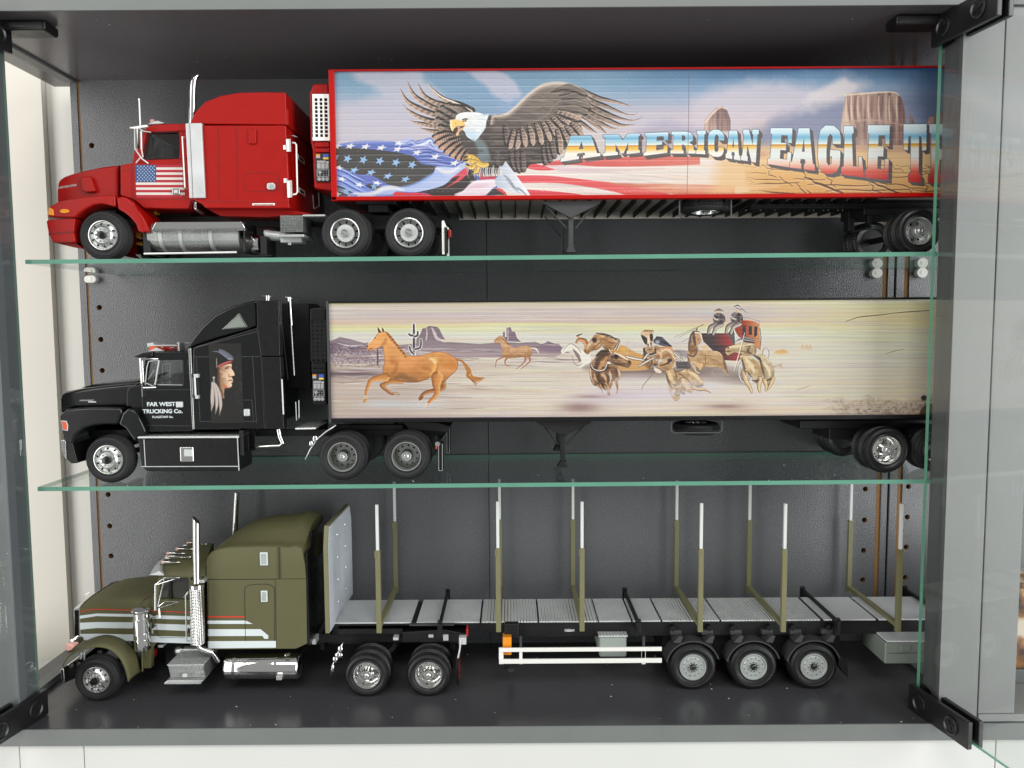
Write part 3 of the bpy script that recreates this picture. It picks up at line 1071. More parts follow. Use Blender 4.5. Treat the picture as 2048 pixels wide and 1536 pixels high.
def wheels_on(V, Zs, items, R, W, k=0.58):
    for (px, d, kind, far, rubber, w) in items:
        X = V.w(px, 0)[0]
        put_wheel(V, px, d, kind, R, w, k, far, zt(Zs, X) + R + 0.0001, rubber, spin=X * 37, X=X)


fx, ra, rb = (205.5, 469), (690.5, 474), (818, 474.5)
W_ = 0.104
for px in (fx,):
    X = V.w(px)[0]
    put_wheel(V, px, 0.0, 'steer', RW, 0.012, 0.60, z=zt(Z_UP, X) + RW + 1e-4, spin=0.2, X=X)
    put_wheel(V, px, W_, 'steer', RW, 0.012, 0.60, True, z=zt(Z_UP, X) + RW + 1e-4, X=X)
for px in (ra, rb):
    X = V.w(px)[0]
    z = zt(Z_UP, X) + RW + 1e-4
    put_wheel(V, px, 0.0, 'cap', RW, 0.0115, 0.60, z=z, spin=0.5 + X, X=X)
    put_wheel(V, px, 0.0130, 'cap', RW, 0.0115, 0.60, z=z, X=X, rim=False)
    put_wheel(V, px, W_ - 0.0130, 'cap', RW, 0.0115, 0.60, True, z=z, X=X, rim=False)
    put_wheel(V, px, W_, 'cap', RW, 0.0115, 0.60, True, z=z, X=X)

# bonnet
m = V.prism(MB(), R3((232, 640), (228, 440), (238, 340), (250, 290), (280, 262), (330, 230), (440, 190), (620, 145), (860, 95), (1088, 66), (1090, 560), (760, 575), (400, 600)), 0.012, 0.092)
V.put('bonnet', m, M['red'], bevel=0.0045, bseg=4)
m = V.prism(MB(), R3((1098, 72), (1104, 72), (1110, 490), (1104, 490)), 0.014, 0.09)
V.put('bonnet_gap', m, M['gap'])
m = V.prism(MB(), R3((555, 237), (700, 223), (775, 440), (640, 455), (580, 420)), 0.0085, 0.02)
V.put('air_intake', m, M['red'], bevel=0.0012)
# wings with the wheel arch cut out, bumper below
m = V.prism(MB(), R3((95, 800), (105, 720), (125, 645), (230, 590), (400, 548), (650, 510), (900, 490), (1045, 492), (1050, 655), (960, 632), (860, 612), (750, 630), (640, 685), (550, 745), (488, 806)), 0.0, 0.104)
V.put('wing', m, M['red'], bevel=0.0015, bseg=3)
m = V.prism(MB(), R3((82, 850), (120, 832), (487, 812), (478, 900), (468, 1010), (480, 1070), (490, 1150), (165, 1148), (160, 1108), (118, 1048)), 0.0003, 0.1037)
V.put('bumper', m, M['red'], bevel=0.001)
m = MB()
V.line(m, R3((120, 1035), (470, 1005)), 0.0003, 3)
V.put('bumper_seam', m, M['seamred'])
m = V.prism(MB(), R3((185, 1152), (490, 1152), (600, 1242), (470, 1220)), 0.006, 0.098)
V.put('air_dam', m, M['red'])
for d0, d1 in ((0.0, 0.032), (0.072, 0.104)):
    m = V.prism(MB(), R3((1062, 520), (1150, 505), (1230, 540), (1320, 640), (1400, 740), (1460, 830), (1536, 1000), (1440, 1012), (1365, 1002), (1335, 900), (1250, 800), (1180, 740), (1085, 688)), d0, d1)
    V.put('rear_wing', m, M['red'], bevel=0.0015, bseg=3)
m = MB()
V.line(m, R3((1290, 590), (1385, 780), (1440, 1000)), 0.0, 4, h=0.0003)
V.put('wing_ridge', m, M['red'])
m = V.prism(MB(), R3((104, 770), (118, 655), (180, 690), (188, 775)), -0.0008, 0.012)
V.put('corner_lamp', m, M['amber'], bevel=0.0006)
m = MB()
m.prism([(q[0], q[2]) for q in [V.w(R3((340 + 68 * math.cos(t), 714 + 32 * math.sin(t))), -0.001) for t in np.linspace(0, 2 * math.pi, 21)[:-1]]], V.Y - 0.0012, V.Y + 0.002)
V.put('marker_lamp', m, M['amber'], bevel=0.0005)
text_part(V, 'bonnet_lettering', 'WESTERN STAR', R3((258, 405)), 5.6, 0.0118, M['silver'], angle=9, width_px=37, bold=0.02)

# cab
cabm = V.prism(MB(), R1((0, 905), (165, 880), (200, 830), (335, 830), (820, 815), (1000, 815), (1140, 815), (1140, 1385), (985, 1420), (940, 1520), (330, 1512), (190, 1390), (0, 1335)), 0.008, 0.096)
cb = V.put('cab_body', cabm, M['red'], bevel=0.0010)
m = V.prism(MB(), R1((360, 385), (375, 362), (480, 340), (660, 328), (960, 325), (1140, 320), (1140, 445), (790, 440), (440, 452), (345, 440)), 0.0075, 0.0965)
rf = V.put('cab_roof', m, M['red'], bevel=0.0012, bseg=3)
for d0, d1 in ((0.008, 0.012), (0.092, 0.096)):
    m = V.prism(MB(), R1((165, 880), (200, 715), (290, 480), (345, 440), (385, 452), (340, 640), (320, 835)), d0, d1)
    V.put('windscreen_pillar', m, M['red'], bevel=0.0006)
m = V.prism(MB(), R1((820, 440), (1140, 440), (1140, 820), (820, 820)), 0.008, 0.030)
V.put('door_pillar', m, M['red'], bevel=0.0004)
m = V.prism(MB(), R1((960, 440), (1140, 440), (1140, 820), (960, 820)), 0.070, 0.096)
V.put('door_pillar', m, M['red'], bevel=0.0004)
m = V.prism(MB(), R1((335, 835), (345, 640), (385, 450), (825, 442), (825, 820)), 0.0105, 0.0112)
V.put('side_window', m, M['window'])
m = V.prism(MB(), R1((335, 840), (385, 452), (960, 445), (960, 820)), 0.0925, 0.0932)
V.put('side_window', m, M['clearwin'])
m = V.prism(MB(), R1((205, 720), (290, 490), (350, 450), (345, 460), (300, 500), (215, 725)), 0.0122, 0.0918)
V.put('windscreen', m, M['clearwin'])
fr = MB()
V.line(fr, R1((345, 815), (335, 700), (372, 480), (410, 448), (790, 446), (822, 480), (828, 760), (800, 808), (420, 826), (345, 815)), 0.0080, 1.5)
V.put('window_seal', fr, M['gap'])
m = MB()
V.rect(m, R1((560, 640)), R1((780, 1000)), 0.030, 0.060)
V.put('seat', m, M['seat'], bevel=0.003)
m = MB()
for pts in (R1((185, 1385), (180, 980), (165, 890)), R1((190, 1388), (960, 1385)), R1((885, 1370), (880, 830), (885, 410), (320, 420)), R1((0, 985), (155, 970), (165, 1380))):
    V.line(m, pts, 0.0080, 0.9)
V.put('door_seam', m, M['seamred'])
m = MB()
V.rect(m, R1((722, 1235)), R1((832, 1315)), 0.0062, 0.009)
V.put('door_handle', m, M['chrome'], bevel=0.0006)
m = MB()
V.rect(m, R1((748, 1252)), R1((800, 1300)), 0.0058, 0.009)
V.put('door_handle_grip', m, M['silver'], bevel=0.0004)
# flag on the door
fp = R1((220, 905), (895, 1362))
cv = Canvas(fp[0][0], fp[1][0], fp[0][1], fp[1][1], 4.0, (196, 44, 62))
for i in range(13):
    y0, y1 = fp[0][1] + (fp[1][1] - fp[0][1]) * i / 13, fp[0][1] + (fp[1][1] - fp[0][1]) * (i + 1) / 13
    cv.poly([(fp[0][0] - 2, y0), (fp[1][0] + 2, y0), (fp[1][0] + 2, y1), (fp[0][0] - 2, y1)], (178, 24, 42) if i % 2 == 0 else (228, 222, 214), 0.2)
bx1, by1 = R1((505, 1146))
cv.poly([(fp[0][0] - 2, fp[0][1] - 2), (bx1, fp[0][1] - 2), (bx1, by1), (fp[0][0] - 2, by1)], (36, 74, 130), 0.2)
for j in range(9):
    for i in range(6 if j % 2 == 0 else 5):
        cx = fp[0][0] + (bx1 - fp[0][0]) * ((i + 0.55) / 6.1 + (0 if j % 2 == 0 else 0.082))
        cy = fp[0][1] + (by1 - fp[0][1]) * (j + 0.75) / 9.5
        star = []
        for q in range(10):
            rr_ = 1.75 if q % 2 == 0 else 0.8
            star.append((cx + rr_ * math.sin(q * math.pi / 5), cy - rr_ * math.cos(q * math.pi / 5)))
        cv.poly(star, (225, 230, 235), 0.2)
print_mesh('door_flag', V, cv, 0.0078, M['decal'])

# grab rails, mirrors, aerial, horn
g = MB()
V.tube(g, [(*R1((910, 525)), 0.007), (*R1((868, 510)), 0.002), (*R1((905, 1220)), 0.002), (*R1((938, 1238)), 0.008)], 1.3)
V.put('grab_rail', g, M['white'])
mm_ = MB()
for a, b in (((205, 385), (212, 690)), ((240, 380), (240, 690))):
    V.tube(mm_, [(*R1(a), -0.003), (*R1(b), -0.003)], 1.3)
V.tube(mm_, [(*R1((295, 430)), 0.004), (*R1((300, 690)), 0.002)], 1.5)
V.tube(mm_, [(*R1((215, 690)), -0.003), (*R1((250, 740)), 0.0), (*R1((300, 815)), 0.004), (*R1((395, 885)), 0.0075)], 1.3)
V.tube(mm_, [(*R1((300, 690)), 0.002), (*R1((320, 790)), 0.004), (*R1((280, 810)), 0.005), (*R1((225, 875)), 0.0075)], 1.2)
V.tube(mm_, [(*R1((240, 385)), -0.003), (*R1((330, 435)), 0.003), (*R1((430, 450)), 0.0075)], 0.8)
V.prism(mm_, R1((135, 380), (370, 345), (385, 372), (210, 398), (135, 395)), 0.002, 0.0035)
mr = V.put('mirror', mm_, M['white'])
g = MB()
V.rect(g, R1((212, 400)), R1((236, 680)), -0.004, -0.001)
g.build('mirror_glass', M['chrome'], mr)
g = MB()
V.tube(g, [(*R1((285, 400)), 0.004), (*R1((268, 0)), 0.004), (278, 199, 0.004)], [1.5, 1.4, 1.1])
V.tube(g, [(278, 201, 0.004), (278, 197, 0.004)], [1.6, 1.6])
V.put('aerial', g, M['white'])
g = MB()
V.tube(g, [(*R1((920, 290)), 0.05), (*R1((905, 20)), 0.05)], 0.35)
V.put('thin_aerial', g, M['chassisgrey'])
g = MB()
V.prism(g, R1((385, 340), (420, 318), (520, 285), (615, 318), (610, 328)), 0.03, 0.042)
V.put('roof_lamp', g, M['silver'], bevel=0.0008)
g = MB()
g.ball(V.w(R1((455, 300)), 0.036), (V.r(5.5), V.r(5), V.r(5)))
V.put('roof_lamp_lens', g, M['pinklens'])

# exhaust
g = MB()
V.tube(g, [(385, 248, .02), (385.5, 200, .02), (386, 180, .02), (387, 165, .02), (390, 155, .02), (395, 150, .021)], [7.2, 7.2, 7.2, 7.0, 6.6, 5.4], seg=18)
V.put('exhaust_stack', g, M['chrome'])
g = V.prism(MB(), R1((975, 322), (1136, 320), (1187, 1365), (1022, 1367)), 0.0010, 0.0062)
V.prism(g, R1((912, 325), (973, 322), (1020, 1367), (966, 1368)), 0.0020, 0.0068)
sh = V.put('heat_shield', g, M['silver'], bevel=0.0004)
g = MB()
for p in ((1100, 347), (1005, 545), (1108, 547), (1118, 745), (1130, 940), (1033, 1138), (1137, 1140), (1147, 1335)):
    g.ball(V.w(R1(p), 0.0010), (V.r(1.4), 0.0004, V.r(1.4)), 8)
g.build('rivet', M['silver'], sh)
g = MB()
V.tube(g, [(*R1((1055, 1365)), .014), (*R1((1050, 1440)), .014), (*c1((1175, 890)), .016), (*c1((1225, 922)), .022)], 4.6, seg=14)
V.put('exhaust_elbow', g, M['chrome'])

# sleeper
m = V.prism(MB(), c1((1140, 384), (1180, 310), (1235, 252), (1330, 215), (1440, 196), (1600, 193), (1720, 195), (1728, 390), (1722, 390), (1560, 388)), 0.0035, 0.1)
V.put('sleeper_roof', m, M['red'], bevel=0.0035, bseg=4)
m = V.prism(MB(), c1((1140, 392), (1722, 392), (1738, 700), (1740, 860), (1745, 893), (1238, 893), (1215, 868), (1150, 838)), 0.003, 0.1005)
V.put('sleeper_body', m, M['red'], bevel=0.0010)
m = V.prism(MB(), c1((1250, 897), (1700, 897), (1880, 925), (1600, 945), (1330, 940)), 0.012, 0.092)
V.put('sleeper_skirt', m, M['red'])
m = MB()
for pts in (c1((1313, 394), (1320, 850)), c1((1424, 394), (1430, 850)), c1((1235, 852), (1738, 858)),
            c1((1490, 680), (1660, 680), (1680, 700), (1680, 775), (1662, 793), (1490, 790), (1472, 775), (1468, 700), (1490, 680))):
    V.line(m, pts, 0.003, 0.8)
V.put('panel_seam', m, M['seamred'])
m = V.prism(MB(), c1((1495, 416), (1540, 416), (1541, 504), (1498, 504)), 0.0015, 0.004)
V.put('vent_cover', m, M['red'], bevel=0.0005)
m = MB()
V.prism(m, c1((1612, 740), (1645, 738), (1656, 750), (1656, 770), (1646, 780), (1615, 780), (1606, 772), (1606, 748)), 0.0012, 0.004)
lk = V.put('locker_latch', m, M['silver'], bevel=0.0006)
m = MB()
V.rect(m, c1((1622, 750)), c1((1644, 770)), 0.0006, 0.002)
m.build('latch_button', M['rimgrey'], lk, bevel=0.0003)
m = MB()
V.rect(m, c1((1520, 863)), c1((1655, 875)), 0.0026, 0.004)
V.put('sill_plate', m, M['white'])
text_part(V, 'sill_lettering', 'DETROIT-CUMMINS POWER', c1((1530, 873.5)), 2.6, 0.0024, M['litred'], width_px=38, angle=0)
# rear face of the sleeper: grab rail, hinges, vents and labels (seen at a slant)
xr = V.w(c1((1735, 600)), 0.003)[0]


def on_rear(p, d):
    """point on the rear wall of the sleeper at depth d behind the near side"""
    q = V.w(p, d)
    return q


def rear_d(px):
    """depth of a photo column on that rear wall"""
    lo, hi = 0.0, 0.12
    for _ in range(40):
        mid = (lo + hi) / 2
        if V.w((px, 330), mid)[0] > xr:
            lo, hi = (lo, mid) if True else (lo, hi)
            hi = mid
        else:
            lo = mid
    return mid


def rear_patch(mb, poly, off=0.0004):
    ds = []
    vs = []
    for p in poly:
        # intersect the sight line with the plane X = xr + off
        dv = _f + _r * ((p[0] - 1024) / F) + _u * ((768 - p[1]) / F)
        q = dv * ((xr + off) / dv[0])
        vs.append(tuple(q))
    back = [(xr - 0.0005, q[1], q[2]) for q in vs]
    return mb.loft([vs, back])


def rear_pt(p, off):
    dv = _f + _r * ((p[0] - 1024) / F) + _u * ((768 - p[1]) / F)
    return dv * ((xr + off) / dv[0])


g = MB()
g.tube([rear_pt(R2((245, 745)), 0.002), rear_pt(R2((272, 745)), 0.004), rear_pt(R2((288, 765)), 0.005), rear_pt(R2((300, 1285)), 0.005), rear_pt(R2((285, 1308)), 0.004), rear_pt(R2((250, 1312)), 0.002)], V.r(1.7), 10)
rear_patch(g, R2((203, 705), (225, 700), (232, 840), (210, 840)), 0.0014)
rear_patch(g, R2((212, 1160), (240, 1155), (246, 1340), (220, 1345)), 0.0014)
V.put('rear_grab_rail', g, M['white'])
for q_, r_ in ((((310, 868), (378, 930), (380, 985), (312, 920)), ((322, 885), (368, 930), (369, 955), (323, 910))), (((318, 1230), (385, 1275), (388, 1332), (320, 1290)), ((330, 1255), (375, 1285), (376, 1310), (331, 1280)))):
    V.put('rear_label', rear_patch(MB(), R2(*q_)), M['white'])
    rear_patch(MB(), R2(*r_), 0.0007).build('label_print', M['label'], V.root.children[-1])
for q_ in (((240, 660), (300, 672), (310, 684), (285, 684)), ((167, 770), (186, 770), (188, 818), (169, 818)), ((172, 1135), (190, 1135), (192, 1182), (174, 1182))):
    V.put('rear_hinge', rear_patch(MB(), R2(*q_), 0.001), M['white'])
g = MB()
rear_patch(g, R2((200, 380), (215, 395), (215, 560), (203, 550)), 0.0008)
V.put('rear_panel', g, M['red'])

# chassis
m = MB()
V.rect(m, c1((880, 938)), c1((2420, 1008)), 0.034, 0.038)
V.rect(m, c1((880, 938)), c1((2420, 1008)), 0.066, 0.070)
for x in (1000, 1300, 1600, 1900, 2250):
    V.rect(m, c1((x, 945)), c1((x + 30, 1000)), 0.038, 0.066)
fr_ = V.put('chassis_rail', m, M['chassis'], bevel=0.0004)
g = MB()
for x in range(1480, 2100, 90):
    g.lathe([(0.0006, -0.0003), (0.0006, 0.0002)], V.w(c1((x, 985)), 0.0338), 1, 8)
g.build('rail_hole', M['chassisgrey'], fr_)
m = V.prism(MB(), c2((330, 975), (700, 962), (790, 1000), (790, 1030), (700, 1045), (330, 1050)), 0.030, 0.074)
V.put('rear_frame', m, M['chassis'])
for px in (ra, rb):
    m = MB()
    m.tube([V.w(px, 0.006), V.w(px, 0.098)], 0.0022, 12)
    m.box(V.w(px)[0] - 0.005, V.w(px)[0] + 0.005, V.Y + 0.045, V.Y + 0.059, V.w(px)[2] - 0.005, V.w(px)[2] + 0.005)
    V.put('axle', m, M['chassis'])
m = MB()
m.tube([V.w(fx, 0.006), V.w(fx, 0.098)], 0.0022, 12)
V.put('axle', m, M['chassis'])
m = MB()
V.rect(m, c2((225, 868)), c2((470, 893)), 0.030, 0.074)
V.rect(m, c2((300, 893)), c2((420, 945)), 0.036, 0.068)
V.put('fifth_wheel', m, M['chassisgrey'], bevel=0.0006)
m = MB()
V.rect(m, c1((860, 890)), c1((1150, 990)), 0.036, 0.068)
V.put('engine_block', m, M['chassis'])
m = MB()
V.rect(m, R3((1335, 1010)), R3((1412, 1085)), 0.030, 0.060)
V.rect(m, R3((1340, 1140)), R3((1425, 1180)), 0.030, 0.050)
V.rect(m, c1((890, 905)), c1((940, 930)), 0.030, 0.060)
V.put('engine_sump', m, M['yellow'], bevel=0.001)
m = MB()
V.rect(m, R3((500, 700)), R3((1060, 790)), 0.02, 0.084)
V.put('wheel_arch_liner', m, M['chassisgrey'])

# tank, steps, boxes
g = MB()
pa, pb = V.w(c1((918, 1068)), 0.014), V.w(c1((1470, 1068)), 0.014)
rt = V.r(84 * .332)
g.lathe([(rt * .9, 0), (rt, 0.0008), (rt, pb[0] - pa[0] - .0008), (rt * .9, pb[0] - pa[0]), (0, pb[0] - pa[0])], (pa[0], pa[1], pa[2]), 0, 40)
tk = V.put('fuel_tank', g, M['rimalu'])
for x in (1003, 1122, 1300):
    q = V.w(c1((x, 1068)), 0.014)
    g = MB().lathe([(rt, -.0013), (rt + .0009, -.0012), (rt + .0009, .0012), (rt, .0013)], q, 0, 40)
    g.build('tank_strap', M['alu'], tk)
g = V.prism(MB(), c1((912, 1018), (935, 975), (1455, 972), (1475, 1010), (1475, 1028), (915, 1030)), 0.0005, 0.020)
V.put('tank_cover', g, M['chrome'], bevel=0.0012, bseg=3)
g = V.prism(MB(), c1((914, 1019), (1474, 1011), (1474, 1022), (914, 1031)), -0.0003, 0.004)
V.put('tank_step', g, M['tread'])
g = MB()
V.tube(g, [(*c1((868, 1167)), 0.002), (*c1((1425, 1158)), 0.002)], 2.0)
V.put('step_rail', g, M['white'])
for a_, b_, d_ in (((862, 1040), (905, 1170), .004), ((1465, 975), (1476, 1160), .002), ((1568, 1060), (1605, 1175), .006)):
    V.put('tank_bracket', V.rect(MB(), c1(a_), c1(b_), d_, 0.03), M['chassis'], bevel=0.0005)
g = MB()
pa, pb = V.w(c1((1480, 1110)), 0.016), V.w(c1((1570, 1110)), 0.016)
g.lathe([(0, 0), (V.r(17), 0), (V.r(18), 0.0008), (V.r(18), pb[0] - pa[0])], pa, 0, 32)
V.put('small_tank', g, M['chrome'])
g = MB()
V.tube(g, [(*c1((1130, 1175)), 0.004), (*c1((1640, 1178)), 0.004)], 1.2)
V.put('lower_rail', g, M['chassis'])
g = MB()
V.rect(g, c1((1686, 936)), c1((1824, 1036)), 0.002, 0.028)
V.put('battery_box', g, M['tread'], bevel=0.0005)
g = MB()
V.rect(g, c1((1824, 930)), c1((1957, 942)), 0.002, 0.05)
V.rect(g, c1((1672, 1050)), c1((1832, 1066)), 0.0, 0.026)
V.put('side_step', g, M['alu'], bevel=0.0004)
g = MB()
pa, pb = V.w(c1((1604, 1055)), 0.018), V.w(c1((1790, 1075)), 0.018)
g.tube([pa, pb], V.r(10), 20)
g.tube([V.w(c1((1595, 1045)), 0.018), V.w(c1((1625, 1045)), 0.018)], V.r(7), 16)
V.rect(g, c1((1690, 1066)), c1((1815, 1098)), 0.012, 0.026)
g.tube([V.w(c1((1745, 1090)), 0.016), V.w(c1((1745, 1115)), 0.016)], V.r(4), 12)
V.put('air_dryer', g, M['silver'])

# tail
g = MB()
V.tube(g, [(*c2((762, 998)), 0.004), (*c2((775, 1030)), 0.004), (*c2((790, 1045)), 0.03)], 2.4)
V.rect(g, c2((757, 1000)), c2((772, 1205)), 0.003, 0.0045)
V.rect(g, c2((786, 1040)), c2((801, 1238)), 0.016, 0.0175)
V.put('mud_flap_bar', g, M['white'], bevel=0.0003)
g = MB()
V.rect(g, c2((793, 1050)), c2((813, 1100)), 0.006, 0.016)
V.put('tail_lamp', g, M['redlens'], bevel=0.0006)
g = MB()
V.rect(g, c2((772, 1040)), c2((786, 1190)), 0.002, 0.024)
V.put('mud_flap', g, M['chassis'])
g = MB()
g.tube([V.w(R2((470, 1320)), 0.07), V.w(R2((480, 1470)), 0.07), V.w(R2((510, 1455)), 0.075), V.w(R2((540, 1440)), 0.08), V.w(R2((532, 1290)), 0.08)], V.r(1.2), 8)
V.put('air_hose', g, M['silver'])

# ================================================================ red trailer
V = Vehicle('red_trailer', 'red bordered box trailer painted with a bald eagle and AMERICAN EAGLE lettering', 'model trailer', 0.590, (0.1, 0.64, 0.0503))
TR = V
XE = 0.388
zt0, zt1 = V.w((1200, 137))[2], V.w((1200, 393))[2]
xf = V.w((660, 270))[0]
m = MB().box(xf + 0.001, XE, V.Y + 0.0018, V.Y + 0.099, zt1 + 0.0032, zt0)
V.put('body', m, M['redgloss'], bevel=0.0006)
m = MB()
m.box(xf, xf + V.r(11), V.Y - 0.0008, V.Y + 0.006, zt1 - 0.0020, zt0 + 0.0002)
V.put('corner_post', m, M['redgloss'], bevel=0.0005)
m = MB()
m.box(xf, XE, V.Y - 0.0008, V.Y + 0.006, zt0 - V.r(2.2), zt0 + 0.0004)
V.put('top_rail', m, M['redgloss'], bevel=0.0004)
m = MB()
m.box(xf, XE, V.Y - 0.0008, V.Y + 0.006, zt1 - V.r(4.5), zt1 + V.r(3.2))
V.put('bottom_rail', m, M['redgloss'], bevel=0.0005)
g = MB()
for px in range(672, 1900, 6):
    g.ball((V.w((px, 394))[0], V.Y - 0.0008, zt1 - V.r(0.6)), (V.r(0.9), 0.0003, V.r(0.9)), 6)
ob = V.put('rail_rivet', g, M['redgloss'])
ob['kind'] = 'stuff'
# far side rail and floor with cross members, seen from below
zb = zt1 - V.r(4.5)
m = MB().box(xf + 0.09, XE, V.Y + 0.092, V.Y + 0.0955, zb - 0.0025, zb + 0.004)
V.put('far_rail', m, M['cream'])
m = MB().box(xf + 0.07, XE, V.Y + 0.006, V.Y + 0.0915, zb + 0.0030, zb + 0.0042)
V.put('floor', m, M['cream'])
cmb = None
x = V.w((806, 400), 0.05)[0]
while x < 0.28:
    if cmb is None:
        m = MB().box(-0.0006, 0.0006, V.Y + 0.0065, V.Y + 0.0915, zb - 0.0018, zb + 0.0028)
        cmb = m.build('cross_member', M['chassis'], V.root)
        cmb.location.x = 0
        base_x = -V.root.location.x
    c = cmb if abs(x - V.w((806, 400), 0.05)[0]) < 1e-9 else cmb.copy()
    if c is not cmb:
        COL.objects.link(c)
    c.location.x = x
    x += V.r(30.0)
# refrigeration unit on the front wall
m = V.prism(MB(), R2((470, 95), (640, 90), (690, 1240), (680, 1275), (480, 1245), (462, 830), (440, 720), (430, 200)), 0.006, 0.090)
V.put('refrigeration_unit', m, M['red'], bevel=0.0016, bseg=3)
ru = V.root.children[-1]
m = MB()
gx = [R2((462, 0))[0], R2((645, 0))[0]]
gy0, gy1 = R2((0, 208))[1], R2((0, 720))[1]
V.rect(m, (gx[0], gy0), (gx[1], gy1), 0.0048, 0.0058)
V.put('grille_backing', m, M['hole'])
cols = [484, 516, 534, 567, 585, 622]
rows = [(253 + 43.8 * i, 286 + 43.8 * i) for i in range(10)]
g = MB()
xs_ = [462] + cols + [645]
for a, b in ((462, 486), (519, 540), (572, 592), (627, 648)):
    V.prism(g, R2((a, 208), (b, 208), (b + 10, 720), (a + 10, 720)), 0.0030, 0.0048)
ys_ = [208] + [v for r__ in rows for v in r__] + [720]
for a, b in zip(ys_[0::2], ys_[1::2]):
    V.prism(g, R2((464, a), (646, a), (648, b), (466, b)), 0.0032, 0.0047)
gr = V.put('grille', g, M['white'], bevel=0.0002)
m = V.prism(MB(), R2((490, 735), (648, 735), (652, 790), (492, 790)), 0.0045, 0.008)
V.put('vent_ledge', m, M['red'], bevel=0.0006)
m = V.prism(MB(), R2((492, 805), (652, 805), (655, 848), (494, 848)), 0.0035, 0.008)
V.put('vent_ledge', m, M['red'], bevel=0.0006)


def control_panel(V, cr, d):
    m = V.prism(MB(), cr((497, 860), (655, 860), (662, 1172), (506, 1172)), d, d + 0.003)
    cp = V.put('control_panel', m, M['label'], bevel=0.0003)
    for (a, b, col) in (((505, 868), (550, 885), 'amber'), ((505, 885), (550, 912), 'labelgrey'), ((582, 868), (640, 903), 'panelblue'), ((584, 905), (641, 925), 'panelyellow'),
                        ((515, 940), (612, 962), 'labelgrey'), ((620, 950), (642, 962), 'white'), ((516, 968), (556, 1028), 'labelgrey'), ((562, 968), (600, 1028), 'labelgrey'),
                        ((606, 968), (642, 1028), 'labelgrey')):
        m = MB()
        V.rect(m, cr(a), cr(b), d - 0.0002, d + 0.001)
        m.build('sticker', M[col], cp)
    m = MB()
    for p, q in (((514, 1038), (648, 1044)), ((514, 1110), (648, 1116)), ((514, 1044), (520, 1110)), ((642, 1044), (648, 1110))):
        V.rect(m, cr(p), cr(q), d - 0.0003, d + 0.001)
    m.build('switch_frame', M['labelgrey'], cp)
    for (x, y, r_) in ((548, 1068, 18), (585, 1068, 6), (620, 1068, 6), (548, 1098, 8), (590, 1096, 7), (622, 1096, 6), (540, 1142, 20), (584, 1142, 20), (628, 1142, 20)):
        m = MB()
        c = V.w(cr((x, y)), d)
        rr_ = V.r(r_ * .1822)
        m.lathe([(rr_, 0), (rr_, -0.0004), (rr_ * 0.72, -0.0004), (rr_ * 0.7, -0.0001)], c, 1, 18)
        m.build('gauge', M['labelgrey'], cp)
    return cp


M['panelblue'] = mat('blue_sticker', (52, 84, 170), 0.4)
M['panelyellow'] = mat('yellow_sticker', (214, 190, 60), 0.4)
control_panel(V, R2, 0.0045)

# landing gear, spare wheel, axle
def landing_gear(V, bracket, leg, foot, struts, farleg, farfoot, farstruts, zfoot=None):
    m = V.prism(MB(), bracket, 0.005, 0.0075)
    lg = V.put('landing_gear', m, M['chassisgrey'] if V is TR else M['chassis'], bevel=0.0004)
    mm = M['chassisgrey'] if V is TR else M['chassis']
    for pts, d in ((leg, 0.008), (farleg, 0.076)):
        m = V.prism(MB(), pts, d, d + 0.006)
        m.build('leg', mm, lg, bevel=0.0004)
    for pts, d in ((foot, 0.006), (farfoot, 0.074)):
        m = V.prism(MB(), pts, d, d + 0.010)
        m.build('foot', mm, lg, bevel=0.0003)
    for s_, d in [(q, 0.007) for q in struts] + [(q, 0.08) for q in farstruts]:
        m = MB()
        m.tube([V.w(s_[0], d), V.w(s_[1], d + 0.003)], V.r(1.5), 8)
        m.build('brace', mm, lg)
    m = MB()
    m.tube([V.w(leg[2], 0.011), V.w(farleg[2], 0.079)], 0.0009, 8)
    m.build('cross_shaft', mm, lg)


landing_gear(V, [c2((1375, 878))] + T6((575, 110), (580, 142), (270, 295), (0, 150), (-40, 135)), T6((247, 290), (298, 290), (296, 590), (247, 590)),
             T6((247, 588), (294, 588), (325, 655), (222, 655)), [T6((10, 165), (225, 402)), T6((510, 175), (320, 404))],
             T6((195, 400), (235, 300), (235, 660), (195, 660)), T6((198, 655), (240, 655), (267, 718), (170, 718)), [T6((0, 280), (165, 490)), T6((230, 420), (200, 492))])


def spare(V, px, rz, ry, d, cradle):
    R, w = V.r(rz), V.r(ry)
    me = wheel_meshes('dish', R, w, R * 0.58, M['rubber'])
    c = V.w(px, d)
    a = bpy.data.objects.new('spare_wheel', me[0])
    COL.objects.link(a)
    a.parent = V.root
    rl = V.root.location
    a.rotation_euler = (rad(90), 0, 0)
    a.location = (c[0] - rl[0], c[1] - rl[1], c[2] - w / 2 - rl[2])
    b = bpy.data.objects.new('rim', me[1])
    COL.objects.link(b)
    b.parent = a
    g = MB()
    V.tube(g, [(*p, d - R * 1.0) for p in cradle], 1.7, seg=8)
    V.put('spare_wheel_cradle', g, M['chassisgrey'])


